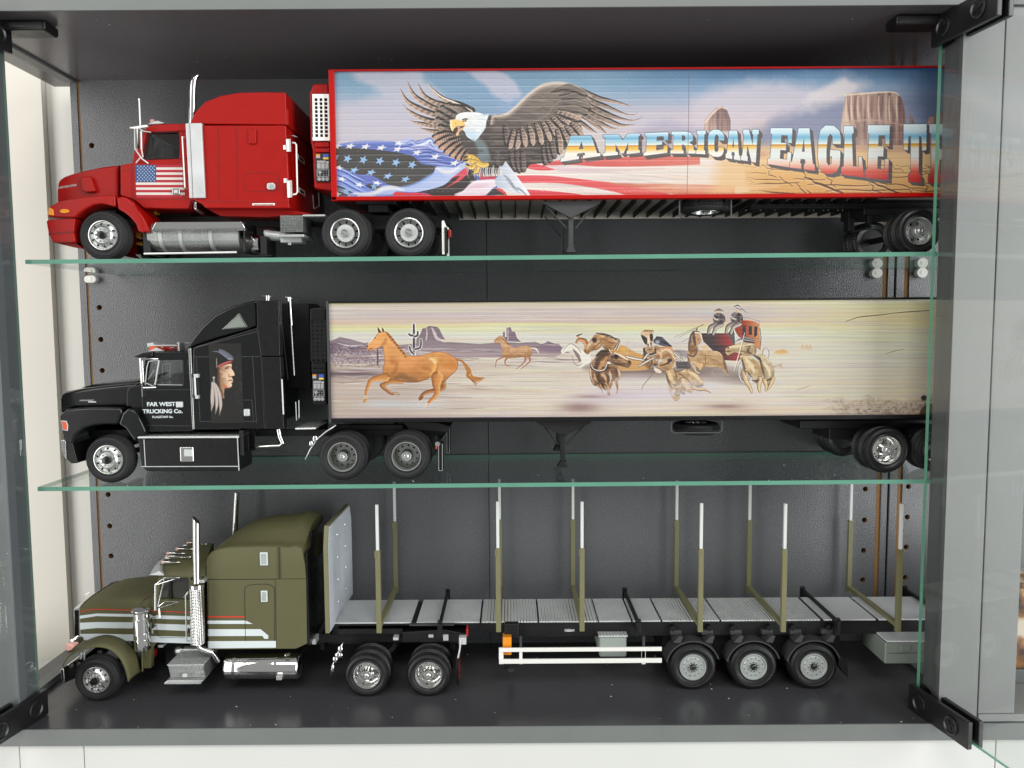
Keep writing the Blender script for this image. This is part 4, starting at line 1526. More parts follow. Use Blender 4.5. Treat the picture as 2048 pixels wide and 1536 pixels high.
spare(V, T6((1685, 172)), 50, 26, 0.0245, T6((1412, 110), (1412, 270), (1440, 296), (1930, 294), (1955, 270), (1955, 110)))
tw = T7((1755, 358))
RT_ = V.r(45.5)
X = V.w(tw)[0]
z = zt(Z_UP, X) + RT_ + 1e-4
put_wheel(V, tw, 0.0, 'spoke', RT_, 0.0115, 0.615, z=z, X=X, spin=0.3, rubber=M['rubber2'])
put_wheel(V, tw, 0.0130, 'spoke', RT_, 0.0115, 0.615, z=z, X=X, rim=False)
put_wheel(V, tw, 0.087, 'spoke', RT_, 0.0115, 0.615, True, z=z, X=X, rim=False)
put_wheel(V, tw, 0.100, 'spoke', RT_, 0.0115, 0.615, True, z=z, X=X)
m = MB()
m.tube([(X, V.Y + 0.006, z), (X, V.Y + 0.094, z)], 0.0026, 12)
m.tube([(X, V.Y + 0.078, z), (X, V.Y + 0.0868, z)], RT_ * 0.53, 28)
V.put('axle', m, M['chassis'])
m = MB()
V.rect(m, T7((105, 128)), T7((2300, 160)), 0.024, 0.030)
V.rect(m, T7((105, 160)), T7((2300, 170)), 0.022, 0.031)
V.rect(m, T7((105, 128)), T7((2300, 170)), 0.064, 0.070)
sl = V.put('slider_rail', m, M['chassis'], bevel=0.0003)
g = MB()
for x in range(125, 1200, 45):
    g.lathe([(0.0, -0.0002), (V.r(2.4), -0.0002), (V.r(2.4), 0.0002)], V.w(T7((x, 146)), 0.0239), 1, 10)
g.build('slider_hole', M['hole'], sl)
m = MB()
V.rect(m, T7((0, 185)), T7((1200, 212)), 0.064, 0.068)
rl_ = V.put('inner_rail', m, M['chassis'])
for x in (58, 105, 200, 247, 342, 388, 484, 530, 626, 672, 718, 768, 814, 860, 955, 1002):
    g = MB()
    g.lathe([(0.0, -0.0003), (V.r(1.5), -0.0003), (V.r(1.5), 0.0002)], V.w(T7((x, 197)), 0.0638), 1, 10)
    g.build('rail_stud', M['cream'], rl_)
m = MB()
V.rect(m, T7((1210, 110)), T7((2100, 240)), 0.028, 0.072)
V.rect(m, T7((1060, 200)), T7((1120, 400)), 0.050, 0.060)
V.rect(m, T7((1250, 200)), T7((1290, 330)), 0.030, 0.036)
m.tube([V.w(T7((1080, 410)), .055), V.w(T7((1280, 360)), .055)], V.r(4), 8)
V.put('suspension', m, M['chassis'], bevel=0.001)
# ================================================================ the picture on the red trailer
V = TR
cv = Canvas(666, 1912, 139, 390, 1.0, (150, 165, 185))
sh_ = cv.X.shape
rn1 = vnoise(sh_, 160, 60, 1); rn2 = vnoise(sh_, 40, 14, 2); rn3 = vnoise(sh_, 300, 8, 3)
X, Y = cv.X, cv.Yy
left = gradient(Y + (rn1 - 0.5) * 40, [(139, (112, 146, 170)), (175, (122, 154, 178)), (205, (152, 168, 188)), (235, (184, 182, 194)), (270, (200, 192, 196)), (300, (200, 194, 196)), (390, (205, 200, 198))])
right = gradient(Y + (rn1 - 0.5) * 26, [(139, (62, 100, 138)), (158, (96, 134, 168)), (185, (150, 166, 192)), (215, (184, 178, 192)), (245, (200, 184, 188)), (275, (196, 178, 178)), (300, (214, 176, 130)), (390, (222, 178, 120))])
t = np.clip((X - 1180) / 260, 0, 1)[..., None]
cv.a = left * (1 - t) + right * t
full = (slice(0, cv.H), slice(0, cv.W))


def cloud(pts, col, al, seed, soft=10, rag=9):
    n = (vnoise(sh_, 26, 18, seed, 4) - 0.5) * rag * 2
    d = cv.sdf(pts, full) + n
    cv.mix(full, np.clip(0.5 - d / (2 * soft), 0, 1) * al, col)


# clouds of the left half
cloud([(690, 139), (845, 139), (850, 160), (880, 180), (900, 205), (930, 235), (985, 262), (1000, 290), (660, 290), (664, 215), (760, 190), (720, 160)], (190, 184, 196), 0.75, 11, 9, 7)
cloud([(846, 139), (980, 139), (1005, 150), (1025, 155), (1036, 172), (1050, 190), (1040, 215), (1000, 240), (960, 245), (900, 205), (875, 175), (852, 160)], (120, 150, 178), 0.80, 12, 7, 5)
cloud([(985, 139), (1015, 152), (1030, 160), (1040, 178), (1050, 195), (1020, 205), (985, 190), (960, 165), (930, 139)], (186, 182, 196), 0.8, 13, 4, 6)
cloud([(1000, 205), (1060, 190), (1110, 170), (1040, 235), (1000, 250)], (140, 162, 190), 0.6, 14, 12, 5)
# right half: light cloud, slate bank behind the rocks
cloud([(1380, 200), (1450, 170), (1560, 160), (1640, 175), (1690, 150), (1740, 165), (1690, 215), (1560, 225), (1450, 270), (1380, 280)], (202, 192, 200), 0.75, 15, 14, 9)
cloud([(1625, 185), (1690, 158), (1712, 172), (1690, 205), (1640, 225), (1590, 235)], (216, 206, 208), 0.8, 16, 7, 8)
cloud([(1500, 270), (1560, 235), (1650, 208), (1740, 195), (1912, 180), (1912, 270), (1680, 280), (1500, 295)], (118, 128, 158), 0.75, 17, 14, 10)
cloud([(1240, 232), (1300, 226), (1390, 250), (1300, 262), (1240, 258)], (190, 184, 198), 0.7, 18, 9, 6)
cloud([(1270, 262), (1330, 240), (1420, 262), (1420, 300), (1280, 300)], (164, 156, 178), 0.65, 19, 10, 6)
cloud([(1800, 139), (1912, 139), (1912, 250), (1850, 255), (1830, 210)], (60, 82, 112), 0.55, 20, 22, 8)
# desert floor
g0 = np.clip((Y - 288 - (rn2 - .5) * 8) / 14, 0, 1) * np.clip((X - 1380) / 80, 0, 1)
sand = gradient(Y + (rn3 - 0.5) * 16, [(285, (196, 162, 140)), (302, (224, 186, 142)), (325, (228, 190, 138)), (360, (214, 166, 104)), (390, (204, 152, 92))])
cv.mix(full, g0, sand)
cv.poly([(1430, 300), (1540, 306), (1530, 312), (1470, 316), (1430, 312)], (168, 122, 118), 4, 0.5)
cv.poly([(1680, 285), (1912, 280), (1912, 300), (1760, 306), (1690, 300)], (190, 150, 124), 5, 0.6)
# cracks in the dry ground
rg = np.random.default_rng(5)


def crack(p, q, w, n=6, jag=4):
    pts = [(p[0] + (q[0] - p[0]) * k / n + rg.normal(0, jag), p[1] + (q[1] - p[1]) * k / n + rg.normal(0, jag * 0.45)) for k in range(n + 1)]
    cv.ribbon(pts, [w * .5, w, w * .6], (84, 56, 48), 0.5, 0.85, curve=False)
    cv.ribbon([(x + 1.0, y + 1.2 + w) for x, y in pts], [w * .5, w * .5, w * .4], (238, 206, 158), 0.5, 0.5, curve=False)


for y, sp in ((331, 34), (342, 46), (354, 60), (367, 80), (380, 100)):
    x = 1455 + rg.uniform(0, 20) + (y - 331) * 0.3
    while x < 1905:
        L = sp * rg.uniform(1.0, 1.7)
        crack((x, y + rg.normal(0, 2)), (x + L, y + rg.normal(3, 4)), 0.5 + (y - 325) * 0.014, 6, 3)
        crack((x + L, y), (x + L + rg.uniform(8, 30), y + sp * 0.30), 0.6 + (y - 325) * 0.02, 4, 2.5)
        x += L * rg.uniform(1.0, 1.3)
crack((1610, 355), (1690, 388), 2.6, 8, 2)
crack((1735, 360), (1800, 388), 2.0, 6, 2)
crack((1490, 346), (1505, 368), 1.6, 5, 2)

# rocks
def rock(pts, c_l, c_d, seed, x0, x1):
    n = vnoise(sh_, 7, 60, seed, 3)
    w = cv.win(pts, 2.8)
    k = (cv.X[w] - x0) / (x1 - x0)
    v = np.clip(0.2 + 0.65 * k + (n[w] - 0.5) * 1.5, 0, 1)[..., None]
    cv.poly(pts, np.array(c_l) * (1 - v) + np.array(c_d) * v, 0.8)


rock([(1408, 262), (1409, 240), (1420, 228), (1432, 216), (1445, 212), (1455, 222), (1461, 240), (1461, 262)], (206, 176, 160), (108, 84, 84), 21, 1405, 1465)
cv.ribbon([(1411, 245), (1424, 228), (1440, 215), (1450, 217)], [1.5, 2.2, 1.2], (236, 208, 190), 1.2, 0.9)
rock([(1683, 272), (1682, 250), (1688, 205), (1692, 190), (1700, 186), (1780, 183), (1795, 188), (1805, 200), (1812, 232), (1812, 262), (1840, 290), (1680, 290)], (214, 184, 166), (122, 92, 88), 22, 1680, 1830)
for x in (1693, 1703, 1716, 1737, 1758, 1779, 1794):
    cv.ribbon([(x, 192), (x - 1, 215), (x + 1, 243)], [1.1, 1.8, 0.6], (240, 214, 192), 1.0, 0.75)
    cv.ribbon([(x + 7, 194), (x + 6, 220), (x + 8, 246)], [1.0, 2.8, 0.8], (104, 72, 70), 1.6, 0.55)
cv.ribbon([(1690, 190), (1730, 187), (1782, 184), (1797, 190)], [1.2, 1.6, 1.0], (246, 226, 202), 1.0, 0.9)
cv.ribbon([(1683, 246), (1740, 240), (1808, 250)], [1.2, 2.0, 1.2], (200, 164, 146), 1.5, 0.7)
rock([(1818, 252), (1820, 230), (1823, 228), (1828, 244), (1834, 252)], (178, 148, 140), (90, 72, 76), 23, 1815, 1835)
rock([(1855, 250), (1858, 232), (1866, 234), (1872, 226), (1890, 224), (1895, 252)], (186, 150, 138), (90, 72, 76), 24, 1850, 1895)

# ---- flag
white = (232, 226, 222)
cv.poly([(985, 345), (1010, 330), (1100, 322), (1160, 318), (1250, 316), (1340, 308), (1440, 318), (1480, 330), (1490, 360), (1450, 392), (985, 392)], (226, 214, 206), 5, smooth=True)


def stripe(top, bot, c0, c1_=None, al=1.0, soft=0.7):
    pts = spline(top, 6) + spline(bot[::-1], 6)
    c1_ = c1_ or c0
    cv.poly(pts, lambda XX, YY, dd: np.array(c0) * (1 - np.clip((XX - 1000) / 450, 0, 1)[..., None]) + np.array(c1_) * np.clip((XX - 1000) / 450, 0, 1)[..., None], soft, al)


stripe([(1085, 325), (1150, 317), (1250, 314), (1330, 312), (1400, 314)], [(1085, 332), (1140, 330), (1200, 333), (1270, 333), (1400, 330)], (206, 74, 82), (214, 130, 112))
stripe([(1052, 337), (1064, 327), (1085, 331), (1108, 338)], [(1052, 336), (1070, 340), (1090, 341), (1110, 340)], (214, 84, 92))
stripe([(1095, 330), (1150, 335), (1250, 338), (1330, 335)], [(1110, 340), (1130, 344), (1210, 344), (1330, 338)], (208, 182, 192), (214, 190, 190), 0.8, 2)
stripe([(1028, 351), (1090, 351), (1150, 357), (1230, 366), (1300, 378), (1345, 390)], [(1044, 366), (1110, 366), (1170, 373), (1230, 384), (1260, 391), (1300, 391)], (222, 86, 94), (214, 100, 92))
stripe([(1200, 366), (1300, 367), (1400, 369), (1470, 372)], [(1290, 378), (1330, 386), (1390, 391), (1470, 391)], (196, 92, 84), (212, 142, 112))
stripe([(1050, 379), (1100, 382), (1150, 387), (1170, 391)], [(1062, 392), (1100, 392), (1150, 392), (1170, 392)], (214, 78, 88))
for k in range(26):
    x0 = 1060 + rg.uniform(0, 300); y0 = 340 + rg.uniform(0, 44)
    cv.ribbon([(x0, y0), (x0 + 40, y0 + 3), (x0 + 90, y0 + 8)], [0.3, 0.6, 0.3], (178, 160, 160), 1.2, 0.35)
for k in range(30):
    x0 = 1230 + rg.uniform(0, 220); y0 = 316 + rg.uniform(0, 66)
    cv.ribbon([(x0, y0), (x0 + 50, y0 + rg.normal(0, 2)), (x0 + 110, y0 + 2)], [0.4, 1.4, 0.4], (232, 202, 172), 3, 0.35)
cv.poly([(1440, 310), (1500, 320), (1530, 392), (1420, 392)], (224, 182, 130), 16, 0.8)

# blue field
dark = (62, 60, 58)
cv.poly([(660, 292), (672, 290), (760, 285), (812, 284), (840, 280), (862, 274), (880, 290), (905, 300), (926, 322), (930, 340), (960, 355), (1000, 352), (990, 392), (660, 392)],
        (96, 112, 180), 0.8)


def fold(pts, wd, col, al=0.8, soft=0.9):
    cv.ribbon(pts, wd, col, soft, al)


fold(M3((60, 140), (400, 100), (800, 105), (1000, 130), (1130, 200)), [1.5, 3, 3.5, 4], (112, 130, 196))
fold(M3((900, 130), (1100, 80), (1200, 130), (1350, 60), (1420, 80)), [2, 6, 4, 6, 3], (176, 186, 226), 0.9)
fold(M3((1000, 190), (1200, 160), (1350, 140), (1520, 200), (1700, 280)), [2, 5, 6, 4], (186, 190, 226), 0.85)
fold(M3((1040, 110), (1130, 75), (1200, 120), (1350, 45), (1430, 100)), [.5, .7, .6, .7], (62, 78, 150), 0.9)
fold(M3((1180, 140), (1300, 120), (1370, 70), (1400, 140)), [.6, 2, 1.6, .5], (228, 230, 240), 0.95)
for a in ((1080, 190, 1350, 170), (1120, 215, 1380, 205), (1180, 260, 1420, 250), (1220, 300, 1560, 330), (1250, 340, 1640, 400), (1300, 370, 1700, 420), (1000, 160, 1180, 200), (1400, 230, 1700, 290), (1480, 260, 1760, 330), (1360, 130, 1420, 190)):
    fold(M3((a[0], a[1]), ((a[0] + a[2]) / 2, (a[1] + a[3]) / 2 - 14), (a[2], a[3])), [.4, 1.1, .3], (52, 62, 132), 0.75)
    fold(M3((a[0], a[1] + 14), ((a[0] + a[2]) / 2, (a[1] + a[3]) / 2 + 2), (a[2], a[3] + 12)), [.4, 1.3, .3], (196, 202, 234), 0.7)
# the dark hollow with pale stars
hollow = M3((60, 180), (180, 165), (420, 180), (760, 215), (980, 250), (1130, 290), (1220, 370), (1270, 400), (1450, 430), (1430, 490), (1330, 570), (1180, 650), (1050, 700), (880, 700), (780, 670), (650, 590), (520, 545), (400, 540), (300, 500), (180, 460), (60, 410))
cv.poly(hollow, lambda XX, YY, dd: np.array((70, 68, 66)) + np.clip((YY - 300) / 70, 0, 1)[..., None] * np.array((8, 8, 8)), 0.8, smooth=True)
cv.poly(M3((78, 690), (150, 700), (260, 750), (330, 770), (300, 820), (78, 820)), (72, 70, 68), 1.2)
cv.poly(M3((480, 690), (560, 660), (700, 700), (680, 740), (620, 770), (560, 740)), (70, 66, 66), 1.0)
# lower blue folds
cv.poly(M3((70, 420), (170, 470), (300, 560), (400, 650), (470, 690), (600, 770), (560, 800), (420, 790), (300, 740), (180, 680), (70, 620)), (108, 128, 200), 0.9)
cv.poly(M3((400, 540), (520, 545), (650, 595), (720, 640), (770, 690), (640, 700), (560, 660), (500, 640), (470, 590)), (104, 112, 184), 0.9)
for k in range(13):
    y = 440 + k * 25
    fold(M3((74, y), (200, y + 45), (330, y + 120), (480, y + 190)), [.5, 1.2, 1.4, .4], [(196, 206, 238), (52, 70, 146), (150, 170, 222)][k % 3], 0.75)
# white sash and red hems
cv.poly(M3((320, 790), (600, 790), (690, 720), (800, 690), (960, 710), (1080, 700), (1240, 640), (1400, 540), (1450, 440), (1560, 430), (1700, 440), (1800, 380), (1860, 370), (1830, 450), (1700, 560), (1560, 680), (1380, 740), (1180, 780), (900, 770), (850, 815), (320, 815)),
        lambda XX, YY, dd: np.array((168, 182, 220)) + np.clip((XX - 800) / 110, -0.6, 1)[..., None] * np.array((14, 10, 6)), 0.7, smooth=True)
fold(M3((1450, 450), (1560, 500), (1680, 490), (1760, 440)), [1, 4, 4, 2], (226, 220, 222), 0.9, 2)
fold(M3((340, 800), (560, 800), (720, 735), (860, 720), (1000, 750)), [2, 3.5, 5, 4, 2], (222, 220, 222), 0.85, 2.5)
fold(M3((1000, 705), (1200, 660), (1400, 550), (1560, 560)), [1, 2.5, 3, 2], (146, 172, 220), 0.7, 3)
cv.poly(M3((860, 800), (900, 775), (1060, 790), (1200, 785), (1400, 815), (1420, 822), (860, 822)), (214, 66, 76), 0.8)
cv.poly(M3((1180, 785), (1400, 735), (1560, 680), (1700, 570), (1830, 540), (1930, 480), (1960, 560), (2000, 620), (1900, 700), (1780, 790), (1660, 825), (1420, 825), (1300, 790)), (64, 58, 56), 0.9, smooth=True)
cv.poly(M3((1640, 600), (1740, 530), (1880, 430), (1890, 520), (1780, 620), (1560, 735), (1700, 640), (1790, 540)), (216, 78, 92), 0.9)
cv.poly(M1((800, 1475), (900, 1420), (980, 1340), (1060, 1300), (1300, 1280), (1320, 1350), (1250, 1400), (1180, 1475)), (226, 212, 220), 1.0, smooth=True)
fold(M1((1000, 1310), (1150, 1300), (1300, 1290)), [1, 2, 1], (240, 240, 240), 0.8, 3)
fold(M1((960, 1390), (1060, 1370), (1200, 1350)), [1, 4, 1], (214, 160, 176), 0.5, 4)
cv.poly(M1((1180, 1475), (1260, 1400), (1340, 1385), (1420, 1440), (1430, 1475)), (70, 66, 64), 0.8)
cv.poly(M1((1290, 1390), (1380, 1400), (1440, 1475), (1420, 1475)), (222, 76, 86), 0.8)


def star(c, r, col, sq=1.0, sk=0.0, rot=0.0):
    pts = []
    for q in range(10):
        rr_ = r if q % 2 == 0 else r * 0.42
        a = q * math.pi / 5 + rot
        x, y = rr_ * math.sin(a), -rr_ * math.cos(a) * sq
        pts.append((c[0] + x + sk * y, c[1] + y))
    cv.poly(pts, col, 0.5)


for p in ((238, 325), (455, 340), (680, 355), (900, 375), (1122, 408)):
    star(M3(p), 9.5, (146, 182, 220), 0.95, -0.15, 0.35)
for p in ((330, 480), (560, 512), (790, 560), (1030, 605)):
    star(M3(p), 10, (150, 186, 224), 0.72, -0.5, 0.2)
for p in ((275, 152), (485, 158), (700, 172), (925, 192), (1190, 240), (1440, 295), (1700, 385), (95, 150)):
    star(M3(p), 10.5, (226, 224, 226), 0.62, -0.6, 0.1)
for p in ((120, 445), (160, 600), (400, 680), (640, 655), (940, 112), (90, 800)):
    star(M3(p), 10, (226, 228, 234), 0.55, 0.5, 0.5)
for p in ((220, 765), (600, 705), (75, 295)):
    star(M3(p), 8, (132, 168, 210), 1.0, 0.1, 0.1)

# ---- eagle
D0, D1, L0 = (70, 62, 58), (104, 94, 88), (150, 134, 124)


def plume(pts, wd, c0=(132, 116, 108), c1_=(84, 76, 72), bars=0, edge=(212, 176, 152), barcol=(196, 168, 150), al=1.0, darkside=1):
    def col(T, S):
        base = np.array(c0) * (1 - T[..., None]) + np.array(c1_) * T[..., None]
        if bars:
            b = (np.sin(T * bars * 2 * math.pi + S * 1.4) > 0.1) & (S * darkside < 0.25)
            base = np.where(b[..., None], np.array(barcol) * 0.6 + base * 0.4, base)
        base = np.where((S * darkside > 0.35)[..., None], np.array((58, 52, 50)), base)
        e = np.clip((np.abs(S) - 0.72) / 0.25, 0, 1)[..., None] * (S * darkside < 0)[..., None]
        return base * (1 - e) + np.array(edge) * e
    cv.ribbon(pts, wd, col, 0.45, al)


# left wing, long primaries
lw = [([(1000, 440), (860, 370), (720, 320), (600, 250), (460, 105)], [8, 7, 5, 3.6, .4]),
      ([(760, 400), (640, 360), (520, 320), (410, 240), (340, 100)], [6, 6, 5, 3.6, .4]),
      ([(700, 450), (580, 415), (440, 350), (290, 240), (210, 70)], [6, 6, 5.5, 3.6, .4]),
      ([(680, 510), (540, 480), (380, 420), (210, 320), (125, 170)], [6, 6.5, 6, 4.4, .5]),
      ([(680, 580), (520, 570), (350, 510), (220, 430), (160, 365)], [6, 6.5, 5, 3.4, .4]),
      ([(700, 640), (560, 630), (420, 605), (320, 585), (240, 560)], [5, 6, 5, 3.5, .5]),
      ([(760, 710), (640, 700), (520, 690), (430, 670), (360, 650)], [5, 5.5, 4.5, 3, .5])]
for pts, wd in lw[::-1]:
    plume(M1(*pts), wd, (92, 82, 76), (196, 166, 146), 9, (226, 190, 164), (206, 176, 156), darkside=-1 if False else 1)
cv.ribbon(M1((1005, 450), (900, 390), (780, 330), (650, 275), (560, 210), (460, 105)), [1.8, 1.8, 1.4, 1.1, .7, .3], (236, 222, 210), 0.6, 0.95)
cv.poly(M1((1000, 450), (900, 400), (760, 350), (690, 370), (620, 430), (580, 480), (580, 560), (620, 650), (720, 720), (820, 740), (900, 700), (1000, 560)), (98, 86, 80), 0.8, smooth=True)
for pts in ([(900, 470), (800, 420), (720, 375)], [(860, 530), (740, 470), (640, 410)], [(820, 580), (700, 540), (595, 470)], [(800, 640), (690, 610), (590, 550)], [(820, 690), (720, 680), (620, 640)], [(960, 460), (880, 420), (800, 390)]):
    plume(M1(*pts), [4, 9, 7], (64, 58, 55), (138, 122, 112), 4, (176, 156, 142), (150, 134, 124))
# lower left tail coverts, barred
for k, (tip, root_) in enumerate((((550, 760), (800, 720)), ((580, 830), (860, 740)), ((630, 890), (890, 770)), ((690, 940), (920, 800)), ((760, 985), (950, 830)), ((830, 1015), (985, 860)), ((900, 1030), (1010, 900)))):
    mid = ((tip[0] + root_[0]) / 2 + 10, (tip[1] + root_[1]) / 2 - 18)
    plume(M1(root_, mid, tip), [4, 8, 6], (58, 52, 50), (190, 148, 126), 10, (214, 172, 146), (214, 182, 160))
# body
cv.poly(M1((1000, 470), (1200, 500), (1413, 480), (1480, 520), (1700, 650), (1800, 850), (1700, 1100), (1600, 1170), (1350, 1150), (1180, 1110), (1090, 1020), (960, 960), (860, 760), (900, 690)), (82, 74, 70), 1.2, smooth=True)
# right wing surface
wing = M2((-40, 520), (60, 500), (150, 475), (260, 390), (380, 270), (480, 190), (580, 130), (700, 103), (820, 103), (950, 130), (1060, 190), (1130, 250), (1165, 330), (1165, 395), (1100, 470), (1040, 540), (1080, 720), (1000, 780), (930, 830), (850, 920), (740, 1000), (690, 1060), (590, 1085), (440, 1100), (380, 1160), (290, 1175), (230, 1150), (190, 1060), (60, 1060), (0, 1100), (-80, 900))


def wcol(XX, YY, dd):
    v = np.clip((YY - 170) / 150, 0, 1)[..., None]
    c = np.array((122, 110, 102)) * (1 - v) + np.array((66, 60, 57)) * v
    e = np.clip(1 - dd / 9, 0, 1)[..., None] * (YY < 250)[..., None]
    return c * (1 - e) + np.array((196, 178, 164)) * e


# right primaries first (behind)
rw = [([(1050, 170), (1160, 230), (1300, 290), (1480, 330), (1670, 385)], [3, 5, 4.5, 3, .5]),
      ([(1080, 230), (1200, 320), (1400, 400), (1600, 480), (1700, 490), (1760, 460)], [4, 6, 5, 3, 1.6, .4]),
      ([(1100, 330), (1250, 420), (1400, 490), (1600, 550), (1730, 555), (1815, 510)], [5, 6.5, 6, 3.4, 1.8, .4]),
      ([(1100, 420), (1250, 500), (1420, 570), (1560, 620), (1710, 610)], [5, 7, 6, 3.6, .5]),
      ([(1080, 470), (1200, 540), (1330, 610), (1440, 655), (1520, 655)], [5, 6, 5, 3, .5]),
      ([(1060, 500), (1160, 560), (1260, 630), (1370, 720)], [4, 5, 4.5, .5]),
      ([(1010, 540), (1080, 600), (1160, 660), (1250, 712)], [3, 4.5, 4, .5])]
for pts, wd in rw[::-1]:
    plume(M2(*pts), wd, (86, 78, 74), (214, 184, 164), 9, (232, 204, 182), (160, 136, 124), darkside=-1)
cv.poly(wing, wcol, 0.7, smooth=True)
cv.ribbon(M2((-40, 515), (60, 498), (150, 472), (260, 388), (380, 268), (480, 188), (580, 128), (700, 101), (820, 101), (950, 128), (1080, 190), (1180, 260)), [1, 2, 2.2, 2.2, 2.2, 2.4, 2.6, 3, 3, 2.6, 2, 1], (214, 198, 184), 1.4, 0.85)
for k, (x, y) in enumerate(((-20, 520), (40, 512), (100, 500))):
    cv.ribbon(M2((x, y), (x + 20, y + 14), (x + 40, y)), [.5, .5, .5], (120, 108, 100), 0.5, 0.8)
# layered coverts near the wrist
for pts in ([(800, 240), (960, 200), (1110, 270)], [(820, 290), (1000, 270), (1150, 340)], [(800, 350), (1000, 350), (1155, 395)], [(780, 410), (980, 420), (1110, 465)], [(700, 200), (900, 150), (1110, 235)]):
    plume(M2(*pts), [3, 8, 6], (92, 84, 78), (122, 110, 102), 0, (176, 158, 144))
n_w = vnoise(sh_, 30, 3, 41, 2)
ww_ = cv.win(wing, 1)
dw = cv.sdf(spline(wing, 4, True), ww_)
cv.mix(ww_, np.clip(-dw / 6, 0, 1) * np.clip((n_w[ww_] - 0.52) * 5, 0, 0.35), (150, 136, 126))
cv.ribbon(M2((340, 600), (460, 580), (640, 490), (720, 380), (820, 310)), [.5, .8, .8, .4], (150, 134, 124), 0.8, 0.8)
# barred secondaries: two rows
for (x0, y0, x1, y1) in ((190, 1020, 250, 1160), (260, 1010, 300, 1175), (330, 1010, 350, 1165), (590, 900, 620, 1075), (640, 850, 680, 1050), (680, 800, 730, 1000), (120, 700, 150, 850)):
    plume(M2((x0, y0 - 60), ((x0 + x1) / 2, (y0 + y1) / 2), (x1, y1)), [5, 6.5, 6], (62, 56, 54), (112, 100, 94), 6, (150, 132, 122), (140, 124, 116))
for (x0, y0, x1, y1) in ((220, 690, 180, 865), (290, 680, 265, 870), (320, 660, 360, 850), (410, 630, 455, 830), (500, 610, 560, 820), (580, 590, 660, 780), (650, 580, 740, 735), (700, 530, 840, 660), (780, 520, 910, 605), (760, 460, 1030, 545),
                         (760, 680, 800, 945), (820, 660, 900, 840), (870, 640, 985, 775), (940, 600, 1060, 730)):
    plume(M2((x0, y0), ((x0 + x1) / 2 + 8, (y0 + y1) / 2), (x1, y1)), [4, 7.5, 6.5], (72, 64, 60), (176, 152, 138), 5, (222, 190, 162), (196, 172, 156))
# breast in slate, thighs
cv.poly(M1((1050, 760), (1150, 820), (1200, 900), (1230, 1030), (1190, 1090), (1130, 1090), (1060, 1030), (1090, 940), (1050, 850)), (112, 124, 130), 3, smooth=True)
for k in range(22):
    x, y = 1100 + rg.uniform(0, 330), 760 + rg.uniform(0, 330)
    cv.blob(M1((x, y)), 4.5, 3.2, [(120, 112, 106), (70, 63, 60), (100, 104, 106)][k % 3], 0.5, 2)
for k in range(16):
    x = 960 + k * 26
    cv.ribbon(M1((x, 1120), (x - 12, 1190), (x + 6, 1255 + rg.uniform(-10, 25))), [1.6, 1.3, .3], [(48, 44, 42), (150, 150, 150)][k % 3 == 0], 0.5, 0.95)
cv.poly(M1((1100, 1290), (1110, 1200), (1140, 1250), (1290, 1240), (1300, 1280)), (206, 66, 76), 1.2, 0.8)
# tail, white
tail = M2((50, 1140), (100, 1110), (130, 1060), (160, 1100), (230, 1190), (320, 1310), (430, 1470), (390, 1470), (280, 1460), (200, 1440), (130, 1410), (60, 1390), (10, 1350), (0, 1290), (30, 1250), (90, 1200))
cv.poly(tail, lambda XX, YY, dd: np.array((198, 204, 214)) + np.clip((XX - 1010) / 40, -0.5, 1)[..., None] * np.array((36, 30, 24)), 0.7, smooth=True)
cv.ribbon(M2((110, 1230), (180, 1300), (240, 1390), (300, 1400), (380, 1470)), [1, 2, 2.5, 2, 1], (120, 126, 138), 1.5, 0.8)
for k in range(6):
    cv.ribbon(M2((150 + k * 22, 1240 + k * 30), (140 + k * 26, 1290 + k * 28), (170 + k * 30, 1330 + k * 24)), [.6, 1, .4], (150, 158, 172), 0.8, 0.7)
# head
head = M1((740, 560), (800, 540), (812, 500), (860, 470), (930, 455), (1010, 455), (1090, 462), (1150, 490), (1180, 560), (1170, 650), (1110, 740), (1050, 790), (1000, 770), (950, 730), (900, 680), (860, 640))
cv.poly(head, lambda XX, YY, dd: np.array((232, 232, 230)) - np.clip((YY - 245) / 30, 0, 1)[..., None] * np.array((36, 24, 12)), 0.7, smooth=True)
for k in range(16):
    a = k / 15
    p0 = (1120 - 40 * a, 520 + 200 * a)
    tip = (1215 - 175 * a ** 1.4, 480 + 325 * a)
    cv.ribbon(M1(p0, ((p0[0] + tip[0]) / 2 + 4, (p0[1] + tip[1]) / 2 + 8), tip), [5, 3.4, .3], (238, 238, 236) if k % 3 else (206, 218, 226), 0.5)
for k in range(5):
    cv.ribbon(M1((940 + k * 26, 700 + k * 10), (955 + k * 22, 750 + k * 14), (990 + k * 14, 785 + k * 8)), [3, 2, .3], (196, 214, 226), 0.5)
for k in range(24):
    x, y = 930 + rg.uniform(0, 210), 490 + rg.uniform(0, 180)
    cv.ribbon(M1((x, y), (x + 26, y + 10), (x + 46, y + 24)), [.3, .5, .2], (196, 200, 204), 0.7, 0.6)
